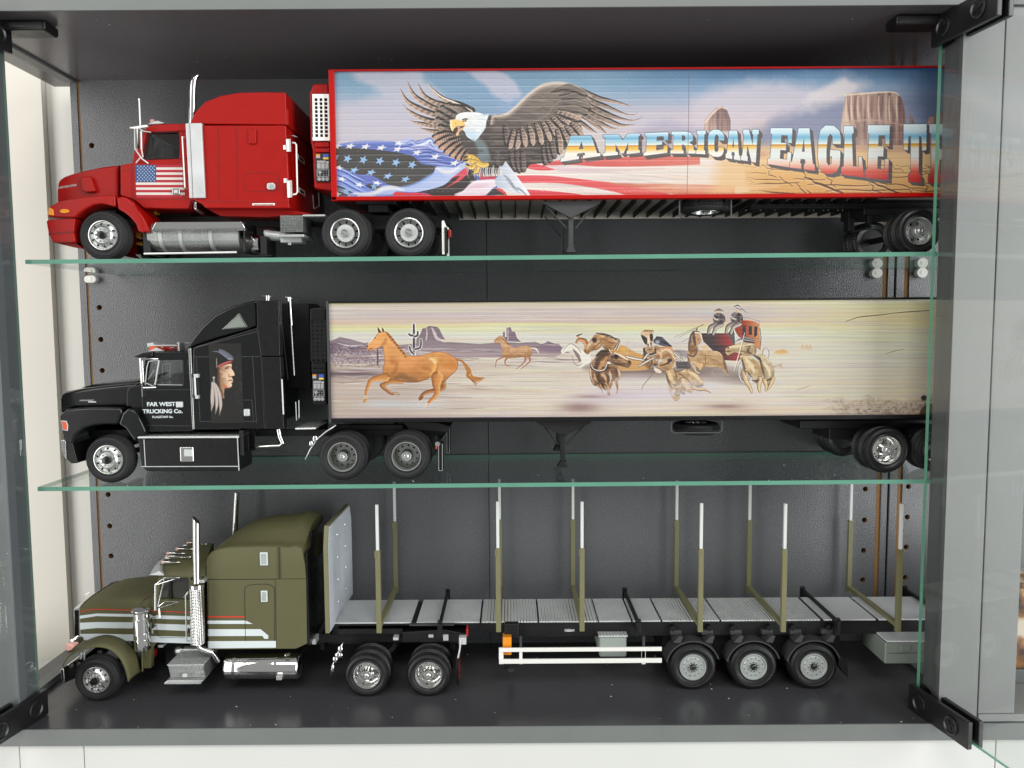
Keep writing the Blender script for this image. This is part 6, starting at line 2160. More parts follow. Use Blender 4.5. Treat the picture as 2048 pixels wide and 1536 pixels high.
V.tube(g, [(*c4((1490, 100)), 0.03), (*c4((1545, 108)), 0.03)], 1.6, seg=10)
V.tube(g, [(*c4((1523, 100)), 0.03), (*c4((1523, 132)), 0.03)], 4.6, seg=14)
V.put('stack_cap', g, M['chrome'])
g = MB()
V.tube(g, [(*c4((1610, 270)), 0.040), (*c4((1650, 640)), 0.040)], 4.5, seg=14)
V.rect(g, c4((1600, 150)), c4((1790, 690)), 0.060, 0.096)
V.put('cab_back', g, M['chassis'])
g = MB()
V.tube(g, [(*c4((1612, 635)), 0.0), (*c4((1622, 860)), 0.0)], 1.6)
V.tube(g, [(*c4((1700, 780)), 0.012), (*c4((1705, 900)), 0.012), (*c4((1722, 880)), 0.012), (*c4((1720, 770)), 0.012)], 1.0)
V.put('rear_grab_rail', g, M['silver'])

# chassis
m = MB()
V.rect(m, c4((1440, 955)), c5((920, 965)), 0.034, 0.038)
V.rect(m, c4((1440, 955)), c5((920, 965)), 0.066, 0.070)
V.rect(m, c5((220, 895)), c5((660, 925)), 0.030, 0.036)
for xx in (100, 330, 560, 850):
    V.rect(m, c5((xx, 890)), c5((xx + 25, 965)), 0.037, 0.067)
V.put('chassis_rail', m, M['chassis'], bevel=0.0004)
m = V.prism(MB(), c5((660, 870), (880, 880), (960, 905), (945, 940), (700, 930)), 0.024, 0.080)
V.put('rear_frame', m, M['chassis'], bevel=0.0006)
m = MB()
V.rect(m, c5((330, 866)), c5((600, 892)), 0.026, 0.078)
V.put('fifth_wheel', m, M['chassis'], bevel=0.0006)
g2 = V.prism(MB(), c5((-30, 915), (100, 912), (100, 922), (-30, 924)), 0.012, 0.050)
V.put('catwalk', g2, M['treadtop'])
m = MB()
V.rect(m, c4((735, 975)), c4((1340, 1010)), 0.032, 0.072)
V.put('engine_block', m, M['chassis'])
m = MB()
V.rect(m, c4((300, 960)), c4((640, 1010)), 0.026, 0.078)
V.put('wheel_arch_liner', m, M['chassis'])
# quarter mudguard
g = MB()
pts = c5((232, 900), (170, 940), (115, 985), (70, 1050), (36, 1118))
rows = [[tuple(P(x, y, V.Y + d)) for x, y in pts] for d in (0.002, 0.010, 0.030)]
g.loft(rows, closed=False, caps=False)
o_ = V.put('mudguard', g, M['silver'])
sm_ = o_.modifiers.new('thick', 'SOLIDIFY')
sm_.thickness = 0.0008
g = MB()
g.ball(V.w(c5((95, 985)), 0.0015), (V.r(5), V.r(2), V.r(7)), 10)
g.ball(V.w(c5((70, 1015)), 0.0015), (V.r(4), V.r(2), V.r(6)), 10)
V.put('mudguard_ornament', g, M['chrome'])
# tail bar, flaps, lamps
g = MB()
V.tube(g, [(*c5((925, 950)), 0.040), (*c5((880, 1018)), 0.002)], 5.0, seg=16)
V.put('tail_bar', g, M['chrome'])
g = MB()
V.rect(g, c5((868, 1008)), c5((880, 1050)), 0.004, 0.012)
V.put('tail_lamp', g, M['orangelens'], bevel=0.0004)
for a, b, d in (((885, 1015), (913, 1190), 0.003), ((938, 885), (958, 1078), 0.074)):
    g = MB()
    V.rect(g, c5(a), c5(b), d, d + 0.012)
    V.put('mud_flap', g, M['blacksatin'], bevel=0.0004)
    g = MB()
    V.line(g, c5((a[0] + 2, a[1] + 2), (a[0] + 3, b[1] - 2), (b[0] - 2, b[1] - 3), (b[0] - 2, a[1] + 2)), d, 0.7)
    V.put('flap_edge', g, M['silver'])

# ================================================================ black trailer
V = Vehicle('black_trailer', 'black framed box trailer printed with galloping horses and a red stagecoach', 'model trailer', 0.594, (0.1, 0.64, -0.1189))
TB = V
zt0, zt1 = V.w((1200, 599.5))[2], V.w((1200, 838))[2]
xf = V.w((655, 720))[0]
m = MB().box(xf + 0.001, XE, V.Y + 0.0018, V.Y + 0.099, zt1 + 0.0005, zt0)
V.put('body', m, M['blacksatin'], bevel=0.0006)
m = MB().box(xf, xf + V.r(5), V.Y - 0.0010, V.Y + 0.006, zt1 - 0.0020, zt0 + 0.0004)
V.put('corner_post', m, M['chassisgrey'], bevel=0.0004)
m = MB().box(xf, XE, V.Y - 0.0008, V.Y + 0.006, zt0 - V.r(2.6), zt0 + V.r(1.0))
V.put('top_rail', m, M['blacksatin'], bevel=0.0004)
m = MB().box(xf, XE, V.Y - 0.0008, V.Y + 0.006, zt1 - V.r(4.0), zt1 + V.r(4.8))
V.put('bottom_rail', m, M['blacksatin'], bevel=0.0005)
g = MB()
for px in range(672, 1880, 6):
    g.ball((V.w((px, 838))[0], V.Y - 0.0008, zt1 + V.r(1.5)), (V.r(1.0), 0.0003, V.r(1.0)), 6)
ob = V.put('rail_rivet', g, M['blacksatin'])
ob['kind'] = 'stuff'
m = V.prism(MB(), c5((62, 150), (90, 143), (165, 146), (172, 770), (80, 768), (60, 180)), 0.004, 0.090)
V.put('refrigeration_unit', m, M['blacksatin'], bevel=0.0012, bseg=3)
m = MB()
V.rect(m, c5((66, 228)), c5((164, 478)), 0.0030, 0.0045)
V.put('grille_backing', m, M['chassisgrey'])
g = MB()
for a, b in ((62, 74), (92, 105), (121, 134), (152, 166)):
    V.prism(g, c5((a, 222), (b, 222), (b + 6, 490), (a + 6, 490)), 0.0014, 0.0030)
for i in range(10):
    y = 232 + i * 26.5
    V.prism(g, c5((64, y - 5), (165, y - 5), (166, y + 4), (65, y + 4)), 0.0016, 0.0029)
V.put('grille', g, M['blacksatin'], bevel=0.0001)
m = MB()
V.rect(m, c5((72, 505)), c5((165, 532)), 0.002, 0.006)
V.rect(m, c5((72, 538)), c5((165, 560)), 0.003, 0.006)
V.put('vent_ledge', m, M['blacksatin'], bevel=0.0005)


def panel_map(*pts):
    r = [(600 + .3125 * (76 + (x - 497) * 86 / 165), 570 + .3125 * (568 + (y - 860) * 178 / 312)) for x, y in pts]
    return r if len(r) > 1 else r[0]


control_panel(V, panel_map, 0.0028)
landing_gear(V, c5((1503, 866), (1872, 866), (1860, 884), (1705, 960), (1660, 956), (1518, 884)), c5((1668, 950), (1697, 950), (1697, 1130), (1668, 1130)), c5((1672, 1128), (1690, 1128), (1714, 1168), (1648, 1168)),
             [c5((1560, 900), (1650, 1020)), c5((1815, 900), (1705, 1020))], c5((1640, 940), (1664, 940), (1664, 1030), (1640, 1030)), c5((1640, 1028), (1660, 1028), (1670, 1062), (1622, 1062)), [c5((1700, 960), (1660, 1010))])
spare(V, c6((748, 728)), 48, 22, 0.0235, c6((618, 700), (618, 745), (632, 758), (868, 756), (880, 745), (880, 698)))
RT_ = V.r(47.5)
for tw in (c6((1725, 855)), c6((1990, 853))):
    X = V.w(tw)[0]
    z = zt(Z_MID, X) + RT_ + 1e-4
    put_wheel(V, tw, 0.0, 'dish', RT_, 0.0115, 0.615, z=z, X=X, spin=0.7, rubber=M['rubber2'])
    put_wheel(V, tw, 0.0130, 'dish', RT_, 0.0115, 0.615, z=z, X=X, rim=False)
    put_wheel(V, tw, 0.087, 'dish', RT_, 0.0115, 0.615, True, z=z, X=X, rim=False)
    put_wheel(V, tw, 0.099, 'dish', RT_, 0.0115, 0.615, True, z=z, X=X)
    m = MB()
    m.tube([(X, V.Y + 0.006, z), (X, V.Y + 0.094, z)], 0.0026, 12)
    m.tube([(X, V.Y + 0.078, z), (X, V.Y + 0.0868, z)], RT_ * 0.53, 28)
    V.put('axle', m, M['chassis'])
m = MB()
V.rect(m, c6((1280, 690)), c6((2050, 735)), 0.026, 0.074)
V.rect(m, c6((1430, 730)), c6((2050, 790)), 0.032, 0.068)
V.rect(m, c6((1840, 760)), c6((1880, 790)), 0.012, 0.02)
V.put('suspension', m, M['chassis'], bevel=0.001)
# ================================================================ the picture on the black trailer
V = TB
cv = Canvas(657, 1900, 602.5, 832.5, 1.0, (206, 196, 184))
sh_ = cv.X.shape
X, Y = cv.X, cv.Yy
full = (slice(0, cv.H), slice(0, cv.W))
a1 = vnoise(sh_, 200, 5, 71, 3); a2 = vnoise(sh_, 120, 4, 72, 3); a3 = vnoise(sh_, 260, 9, 73, 3)
cv.a = gradient(Y + (a1 - .5) * 14, [(602, (204, 194, 150)), (612, (198, 186, 172)), (630, (192, 178, 176)), (645, (202, 180, 160)), (652, (212, 204, 152)), (662, (206, 208, 176)), (672, (206, 204, 196)), (690, (206, 196, 186)), (740, (208, 198, 182)), (790, (210, 198, 184)), (833, (208, 192, 178))])
# right part is yellower and greener
r_ = np.clip((X - 1500) / 250, 0, 1)[..., None]
cv.a = cv.a * (1 - r_) + gradient(Y + (a2 - .5) * 18, [(602, (208, 204, 160)), (640, (210, 196, 150)), (665, (206, 204, 172)), (700, (204, 202, 180)), (740, (204, 196, 178)), (800, (208, 198, 168)), (833, (196, 180, 160))]) * r_
for nz, col, lo, al in ((a1, (206, 214, 150), .62, .55), (a2, (188, 170, 184), .58, .55), (a3, (216, 184, 148), .62, .5), (vnoise(sh_, 150, 3.5, 74), (186, 200, 190), .66, .5), (vnoise(sh_, 180, 4, 75), (222, 214, 206), .6, .6)):
    cv.mix(full, np.clip((nz - lo) * 6, 0, 1) * al * 0.55, col)
rg = np.random.default_rng(12)


def streak(x, y, L, wd, col, al):
    cv.ribbon([(x, y), (x + L * .3, y + rg.normal(0, 1)), (x + L * .7, y + rg.normal(0, 1)), (x + L, y + rg.normal(0, .8))], [.2, wd, wd * .7, .2], col, 0.9, al)


# mauve ground on the left
gm = np.clip((Y - 700 - (a1 - .5) * 20) / 14, 0, 1) * np.clip((1020 - X + (a3 - .5) * 260) / 200, 0, 1)
cv.mix(full, gm * 0.45, (158, 136, 130))
cv.mix(full, np.exp(-((Y - 748) / 7) ** 2) * np.clip((800 - X + (a2 - .5) * 80) / 60, 0, 1) * 0.85, (98, 78, 86))
# far hills
cv.poly([(657, 684), (680, 674), (700, 678), (728, 686), (760, 682), (800, 690), (850, 686), (900, 684), (960, 688), (1010, 684), (1040, 686), (1070, 683), (1086, 690), (1100, 688), (1120, 696), (1130, 704), (1110, 714), (900, 716), (657, 726)], lambda XX, YY, dd: np.array((136, 120, 126)) + np.clip((YY - 690) / 22, 0, 1)[..., None] * np.array((28, 26, 24)), 1.0)
for k in range(70):
    x, y = rg.uniform(657, 1110), rg.uniform(690, 728)
    streak(x, y, rg.uniform(20, 80), rg.uniform(.6, 1.8), [(112, 90, 104), (206, 194, 192), (156, 134, 144)][k % 3], 0.6)
cv.poly([(657, 690), (676, 682), (700, 690), (720, 694), (745, 698), (760, 706), (657, 708)], (112, 92, 106), 1.0, 0.8)
cv.ribbon([(675, 686), (700, 692), (725, 690)], [.6, 2, .5], (210, 200, 200), 1, 0.8)
# mesa and towers
cv.poly(H1((905, 330), (960, 260), (990, 180), (1030, 178), (1080, 148), (1190, 160), (1220, 190), (1250, 250), (1300, 335), (1200, 330), (1250, 360), (1340, 400), (1300, 420), (900, 400)), lambda XX, YY, dd: np.array((126, 110, 116)) + np.clip((YY - 675) / 22, 0, 1)[..., None] * 24, 0.7)
cv.ribbon(H1((1045, 190), (1050, 260), (1040, 340)), [1.0, 1.6, 1.4], (196, 182, 186), 0.9, 0.85)
cv.ribbon(H1((1120, 180), (1150, 240), (1190, 320), (1280, 350)), [1.2, 3, 3, 1], (204, 192, 192), 1.2, 0.9)
cv.ribbon(H1((1250, 240), (1290, 300), (1310, 335)), [.8, 2, 1], (204, 192, 192), 1.0, 0.8)
cv.poly([(1005, 682), (1006, 664), (1010, 664), (1010, 674), (1013, 674), (1013, 656), (1021, 654), (1024, 662), (1030, 664), (1034, 676), (1042, 684)], (124, 104, 118), 0.7)
cv.ribbon([(1016, 658), (1016, 680)], [.9, 1.2], (196, 184, 186), 0.7, 0.8)
cv.poly([(1078, 690), (1090, 686), (1096, 682), (1108, 687), (1118, 688), (1126, 698), (1140, 706), (1080, 704)], (130, 108, 122), 0.8)
# scrub
for k in range(620):
    x = 657 + rg.beta(1.2, 1.5) * 115
    y = 690 + rg.uniform(4, 46)
    cv.ribbon([(x, y), (x + rg.normal(0, 3), y - rg.uniform(1, 5))], [.25, .4, .2], [(112, 94, 104), (200, 190, 190), (88, 72, 82)][k % 3], 0.4, 0.75)
for k in range(120):
    x = 796 + rg.uniform(0, 44); y = 696 + rg.uniform(0, 16)
    cv.ribbon([(x, y), (x + rg.normal(0, 3), y - rg.uniform(1, 4))], [.25, .4, .2], [(112, 94, 104), (206, 196, 190)][k % 2], 0.4, 0.7)
# ground streaks
for k in range(230):
    x, y = rg.uniform(640, 1150), 700 + abs(rg.normal(0, 55))
    if y < 831:
        streak(x, y, rg.uniform(20, 110), rg.uniform(.4, 1.3), [(122, 98, 100), (222, 210, 196), (160, 130, 112), (190, 186, 196)][k % 4], 0.5 * np.clip((1180 - x) / 350, .2, 1))
for k in range(110):
    x, y = rg.uniform(1000, 1890), rg.uniform(606, 828)
    streak(x, y, rg.uniform(30, 160), rg.uniform(.5, 1.6), [(190, 174, 178), (222, 216, 190), (214, 190, 150), (180, 176, 164)][k % 4], 0.45)
for c, rx, ry, col, al in (((770, 808), 50, 7, (196, 206, 214), .6), ((850, 812), 40, 8, (200, 208, 216), .5), ((1190, 800), 60, 12, (206, 196, 206), .5), ((1300, 790), 90, 16, (204, 194, 206), .75), ((1400, 775), 60, 14, (208, 200, 206), .6),
                           ((1160, 815), 40, 10, (120, 84, 84), .65), ((1180, 793), 36, 4, (140, 104, 108), .6), ((1450, 813), 40, 5, (122, 90, 88), .65), ((1475, 822), 50, 5, (170, 140, 130), .4), ((1250, 740), 60, 16, (150, 130, 136), .55), ((1230, 785), 40, 10, (190, 170, 180), .5)):
    cv.blob(c, rx, ry, col, al)
# cactus with pale rim
def cactus(pts, wd):
    cv.ribbon(pts, [w_ + 1.3 for w_ in wd], (232, 224, 216), 0.5, 0.9)
    cv.ribbon(pts, wd, lambda T, S: np.array((78, 66, 72)) + S[..., None] * 14, 0.5)


for pts, wd in ((H1((872, 550), (874, 400), (872, 250), (872, 130)), [2.2, 2.4, 2.4, 2.0]), (H1((870, 280), (830, 278), (805, 260)), [2, 2, 1.8]), (H1((880, 295), (920, 280), (925, 230)), [2, 2, 1.8]), (H1((868, 530), (830, 490), (812, 430)), [1.8, 1.8, 1.6]), (H1((885, 470), (950, 450), (970, 400), (968, 335)), [1.8, 1.8, 1.8, 1.6])):
    cactus(pts, wd)
cv.ribbon(H1((375, 470), (378, 560), (375, 680)), [1.5, 1.8, 1.5], (96, 80, 88), 0.6)


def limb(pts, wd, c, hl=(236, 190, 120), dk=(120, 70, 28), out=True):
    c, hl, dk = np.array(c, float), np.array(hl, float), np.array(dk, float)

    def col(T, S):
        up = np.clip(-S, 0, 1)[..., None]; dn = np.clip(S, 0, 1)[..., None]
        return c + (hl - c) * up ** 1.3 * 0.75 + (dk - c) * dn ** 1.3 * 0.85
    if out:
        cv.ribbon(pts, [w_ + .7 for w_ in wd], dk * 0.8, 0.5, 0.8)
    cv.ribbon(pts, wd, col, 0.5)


# ---- chestnut horse
ch, hl, dk = (200, 134, 72), (228, 176, 112), (128, 78, 40)
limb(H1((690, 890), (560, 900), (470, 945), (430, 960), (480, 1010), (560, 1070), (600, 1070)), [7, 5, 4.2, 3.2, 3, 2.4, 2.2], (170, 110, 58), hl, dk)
cv.poly(H1((585, 1060), (620, 1045), (660, 1050), (690, 1095), (660, 1105), (610, 1090)), (176, 150, 132), 0.5)
limb(H1((1260, 930), (1270, 990), (1200, 1020), (1060, 1050), (1000, 1080), (965, 1130)), [7, 4.5, 3.8, 3.2, 2.8, 2.6], (152, 96, 48), hl, dk)
cv.poly(H1((935, 1130), (985, 1100), (1005, 1120), (985, 1155), (940, 1172)), (140, 86, 42), 0.5)
body = H1((460, 460), (470, 560), (465, 680), (445, 710), (450, 800), (440, 830), (540, 880), (640, 890), (760, 915), (900, 920), (1020, 890), (1110, 850), (1140, 900), (1270, 920), (1350, 850), (1440, 770), (1475, 690), (1460, 610), (1400, 560), (1330, 520), (1220, 500), (1120, 510), (1000, 545), (900, 560), (800, 555), (740, 530), (680, 460), (630, 380), (590, 320), (530, 250), (480, 225), (420, 235), (385, 240), (350, 290), (300, 350), (240, 410), (225, 450), (240, 475), (265, 490), (320, 475), (400, 440), (440, 425))
cv.poly(body, (100, 60, 26), 0.6, smooth=True)


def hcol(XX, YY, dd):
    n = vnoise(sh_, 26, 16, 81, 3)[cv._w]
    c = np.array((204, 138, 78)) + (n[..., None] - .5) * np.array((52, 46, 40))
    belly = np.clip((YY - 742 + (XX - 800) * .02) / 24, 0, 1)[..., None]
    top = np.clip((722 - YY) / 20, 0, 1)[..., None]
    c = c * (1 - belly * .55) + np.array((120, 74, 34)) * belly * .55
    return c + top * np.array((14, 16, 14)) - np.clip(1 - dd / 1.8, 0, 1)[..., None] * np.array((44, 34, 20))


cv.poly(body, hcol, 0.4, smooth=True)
for pts, wd, col, al in (([(1170, 590), (1180, 680), (1140, 760), (1110, 850)], [3, 5, 4, 2], (236, 184, 92), .6), ([(1100, 600), (1130, 610), (1160, 650)], [2, 3, 2], (244, 224, 172), .8), ([(620, 860), (700, 830), (800, 870), (900, 890)], [3, 6, 5, 3], (112, 80, 52), .6),
                         ([(500, 620), (560, 640), (640, 650)], [2, 5, 3], (168, 98, 36), .55), ([(1000, 720), (1060, 730), (1100, 760)], [3, 6, 3], (160, 96, 40), .5), ([(640, 680), (620, 760), (560, 830)], [2, 4, 2], (150, 88, 34), .5), ([(480, 480), (500, 560), (520, 640)], [3, 5, 4], (224, 158, 84), .5),
                         ([(300, 380), (360, 340), (430, 320)], [2, 5, 5], (222, 158, 88), .5), ([(420, 430), (470, 380), (490, 330)], [1, 3, 2], (160, 96, 40), .6), ([(1290, 700), (1380, 680), (1440, 700)], [3, 8, 4], (196, 118, 42), .5), ([(1110, 850), (1180, 760), (1200, 660)], [.5, .8, .5], (128, 76, 28), .7),
                         ([(740, 660), (860, 640), (960, 660)], [4, 9, 5], (222, 148, 88), .45)):
    cv.ribbon(H1(*pts), wd, col, 3, al)
# mane, tail, ears
for k in range(26):
    a = k / 25
    x, y = 490 + 260 * a, 240 + 300 * a ** 1.05
    cv.ribbon(H1((x, y), (x + 26, y + 24), (x + 30 - 20 * a, y + 62)), [1.2, 1.4, .3], [(150, 90, 40), (196, 140, 76), (116, 70, 34)][k % 3], 0.5, 0.9)
for k in range(22):
    a = k / 21
    cv.ribbon(H1((1450, 605), (1540, 640), (1600 + 40 * a, 760), (1640 + rg.uniform(-40, 40), 840), (1720 + 130 * a, 960 - 110 * a + rg.normal(0, 12))), [1.6, 2, 2, 1.4, .3], [(176, 112, 52), (140, 84, 38), (210, 154, 88)][k % 3], 0.5, 0.9)
cv.poly(H1((375, 165), (400, 190), (430, 235), (390, 245), (378, 210)), (92, 54, 30), 0.5)
cv.poly(H1((432, 168), (462, 195), (468, 228), (440, 230)), (110, 66, 34), 0.5)
cv.blob(H1((340, 312)), 2.0, 1.4, (40, 24, 16), 1, 2)
cv.blob(H1((238, 428)), 1.6, 1.6, (36, 26, 24), 1, 2)
cv.ribbon(H1((250, 480), (290, 455), (310, 460)), [.4, .8, .4], (70, 44, 30), 0.5)
cv.ribbon(H1((245, 400), (290, 350), (325, 310)), [.8, 1.2, .8], (234, 210, 180), 0.5, 0.9)
limb(H1((480, 850), (380, 860), (290, 890), (255, 950), (225, 1040), (220, 1090)), [9, 6.5, 5, 4, 3.2, 2.8], (198, 132, 72), hl, dk, False)
cv.poly(H1((185, 1095), (235, 1095), (248, 1140), (215, 1190), (175, 1195), (170, 1150)), (196, 172, 148), 0.6)
cv.poly(H1((175, 1160), (215, 1140), (240, 1150), (210, 1192), (175, 1197)), (190, 140, 84), 0.5)
limb(H1((1190, 850), (1180, 950), (1190, 1040), (1160, 1110), (1090, 1180), (1050, 1230)), [12, 9, 6, 4.6, 3.2, 2.6], (200, 132, 70), hl, dk, False)
cv.poly(H1((1040, 1200), (1075, 1200), (1050, 1245), (1000, 1280)), (214, 196, 176), 0.6)

# ---- second, smaller horse
s2 = [(988, 682), (993, 676), (999, 672), (1006, 673), (1013, 682), (1020, 690), (1030, 695), (1044, 692), (1058, 692), (1064, 699), (1064, 708), (1058, 716), (1044, 714), (1028, 716), (1012, 716), (1004, 708), (1003, 696), (1000, 686), (992, 686)]
cv.poly(s2, (120, 84, 56), 0.8, smooth=True)
cv.poly(s2, lambda XX, YY, dd: np.array((196, 152, 112)) + (vnoise(sh_, 6, 5, 84, 2)[cv._w][..., None] - .5) * 50 - np.clip((YY - 700) / 14, 0, 1)[..., None] * 30, 0.3, 0.92, smooth=True)
for pts in ([(1012, 712), (1002, 716), (993, 722), (991, 735)], [(1016, 714), (1010, 722), (1012, 730), (1020, 732)], [(1050, 712), (1050, 722), (1040, 732), (1032, 738)], [(1058, 712), (1060, 722), (1052, 730), (1042, 738)]):
    cv.ribbon(pts, [2.4, 1.5, 1.0, .6], (166, 112, 70), 0.5)
cv.ribbon([(1063, 696), (1072, 698), (1078, 708)], [.8, 1.6, .4], (220, 206, 190), 0.6)
cv.ribbon([(1002, 674), (1012, 684), (1020, 692)], [.5, 1, .5], (120, 84, 56), 0.5)

# ---- stagecoach group
tan, tl, td = (190, 142, 90), (232, 202, 160), (96, 66, 44)
# reins and shade under the team
cv.poly([(1170, 735), (1240, 715), (1330, 735), (1420, 730), (1500, 745), (1490, 765), (1350, 752), (1240, 752)], (104, 84, 78), 9, 0.8)
# white horse and rider behind
cv.poly(H2((150, 690), (200, 640), (260, 600), (300, 590), (360, 640), (420, 690), (520, 700), (560, 830), (460, 900), (390, 920), (410, 850), (330, 720), (280, 690), (220, 710), (165, 730)), (226, 220, 208), 0.8, smooth=True)
cv.ribbon(H2((180, 690), (240, 620), (300, 600), (380, 660), (420, 720)), [.4, .7, .5], (120, 104, 104), 0.5, 0.9)
cv.ribbon(H2((320, 680), (380, 760), (410, 830)), [1.5, 3.5, 2.5], (118, 96, 96), 1.2, 0.85)
cv.ribbon(H2((300, 760), (330, 860), (400, 900), (440, 860)), [.5, .7, .5], (130, 112, 108), 0.5, 0.8)
limb(H2((500, 620), (470, 560), (400, 540), (360, 575)), [4, 4.5, 3, 1.6], (196, 132, 82), tl, td)
cv.blob(H2((385, 500)), 3.2, 3.4, (206, 150, 108), 1, 2)
cv.ribbon(H2((365, 490), (395, 478), (445, 460)), [1.2, 1.4, .4], (70, 50, 46), 0.5)
# coach
cv.poly(H3((330, 470), (740, 470), (830, 640), (960, 780), (900, 860), (700, 850), (520, 700), (420, 600)), lambda XX, YY, dd: np.array((62, 50, 52)) + np.clip((XX - 1435) / 40, 0, 1)[..., None] * np.array((96, 10, 8)), 0.9)
cv.poly(H3((400, 480), (740, 475), (820, 630), (520, 640), (400, 590)), lambda XX, YY, dd: np.array((66, 54, 54)) + np.clip((XX - 1425) / 40, 0, 1)[..., None] * np.array((110, 0, 0)), 0.7)
cv.poly(H3((740, 475), (820, 635), (850, 640), (840, 480), (830, 390), (780, 430)), (92, 84, 88), 0.7)
cv.poly(H3((840, 340), (900, 290), (1000, 290), (1120, 310), (1190, 350), (1205, 600), (1200, 700), (1100, 660), (1000, 560), (900, 520), (850, 440)), lambda XX, YY, dd: np.array((150, 62, 44)) + np.clip((XX - 1488) / 26, 0, 1)[..., None] * np.array((40, 70, 44)), 0.7)
cv.ribbon(H3((840, 335), (900, 290), (1010, 290), (1120, 312), (1192, 352)), [.8, 1.0, 1.0, .8], (206, 110, 70), 0.5)
for a in (((955, 360), (1000, 360), (1000, 520), (950, 500)), ((1040, 370), (1088, 370), (1088, 490), (1040, 490)), ((1118, 372), (1165, 372), (1160, 500), (1118, 530))):
    cv.poly(H3(*a), (56, 50, 52), 0.5)
cv.ribbon(H3((1200, 400), (1215, 540), (1200, 700)), [.6, .8, .6], (120, 70, 50), 0.6)
for a in (((960, 240), (1000, 245)), ((1000, 245), (1190, 295)), ((1190, 295), (1190, 350)), ((990, 245), (992, 292))):
    cv.ribbon(H3(*a), [.4, .4], (130, 120, 120), 0.4, 0.8)
cv.poly(H3((900, 230), (950, 225), (952, 290), (905, 290)), (66, 60, 62), 0.6)
# rear and front wheel
for c, r0, r1 in ((H3((1290, 760)), 6.5, 12), (H3((990, 1010)), 13, 24)):
    for q in range(10):
        a = q * math.pi / 5
        cv.ribbon([c, (c[0] + r0 * math.cos(a), c[1] + r1 * math.sin(a))], [.6, .5], (214, 208, 206), 0.5, 0.7)
    ring = [(c[0] + r0 * math.cos(a), c[1] + r1 * math.sin(a)) for a in np.linspace(0, 2 * math.pi, 30)]
    cv.ribbon(ring, [1.5, 1.5], (120, 106, 104), 0.5)
    cv.ribbon([(x + .7, y) for x, y in ring], [.8, .8], (226, 220, 214), 0.5)
# drivers in shirts and hats
for ox, oy in ((600, 230), (850, 220)):
    limb(H3((ox, oy + 110), (ox - 100, oy + 150), (ox - 130, oy + 240)), [4, 3.4, 2.2], (150, 134, 128), (214, 204, 196), (64, 56, 58))
    limb(H3((ox + 60, oy + 120), (ox - 20, oy + 160), (ox - 60, oy + 250)), [4, 3.6, 2.4], (170, 152, 144), (224, 214, 204), (64, 56, 58))
    cv.poly(H3((ox - 60, oy), (ox, oy - 50), (ox + 90, oy - 20), (ox + 110, oy + 60), (ox + 60, oy + 110), (ox - 50, oy + 90)), lambda XX, YY, dd: np.array((92, 82, 82)) + (vnoise(sh_, 5, 4, 86, 2)[cv._w][..., None] - .5) * 130, 0.7, smooth=True)
    cv.blob(H3((ox + 20, oy - 60)), 3.2, 3.6, (206, 166, 130), 1, 2)
    cv.ribbon(H3((ox - 40, oy - 72), (ox + 20, oy - 95), (ox + 80, oy - 72)), [.8, 2.4, .8], (112, 98, 96), 0.5)
    cv.ribbon(H3((ox - 60, oy + 10), (ox - 30, oy + 40), (ox + 10, oy + 50)), [1.6, 1.8, 1.4], (186, 172, 164), 0.6)
cv.ribbon(H3((760, 230), (800, 150), (860, 130), (920, 150)), [1, 2.6, 2, 1], (196, 184, 176), 0.7)
cv.ribbon(H3((840, 90), (890, 75), (920, 95)), [1, 1.4, .6], (96, 84, 84), 0.5)
cv.ribbon(H3((930, 120), (980, 150), (1015, 185)), [1.0, .8, .3], (120, 108, 104), 0.5)
for a in (((50, 530), (400, 350)), ((0, 520), (410, 340)), ((100, 590), (250, 510))):
    cv.ribbon(H3(*a), [.35, .35], (96, 82, 76), 0.4, 0.85)


G1, G2, G3 = crop(1110, 655, .14706), crop(1250, 655, .15764), crop(1360, 605, .1996)
BR, DK, LT, WH = (150, 108, 72), (70, 50, 38), (214, 172, 122), (236, 218, 190)
nz_ = vnoise(sh_, 9, 7, 131, 3)


def fig(pts, c=(192, 148, 100), d=DK, k=70, lift=16, al=0.96):
    c, k = tuple(v * .88 for v in c), k * 1.5
    cv.poly(spline(pts, 5, True), d, 0.5, 0.95)
    cv.poly(pts, d, 1.3, 0.5, smooth=True)
    my = np.mean([p[1] for p in pts]); ry = max(3.0, np.ptp([p[1] for p in pts]) / 2)
    cv.poly(pts, lambda XX, YY, dd: np.array(c) + (nz_[cv._w][..., None] - .5) * k + np.clip(1 - dd / 3.5, 0, 1)[..., None] * lift - np.clip((YY - my) / ry, -.4, 1)[..., None] * 26, 0.4, al, smooth=True)


def st(g, pts, w_=1.0, c=DK, al=0.85, soft=0.6):
    cv.ribbon(g(*pts), [w_ * .5, w_, w_ * .4] if not isinstance(w_, list) else w_, c, soft, al)


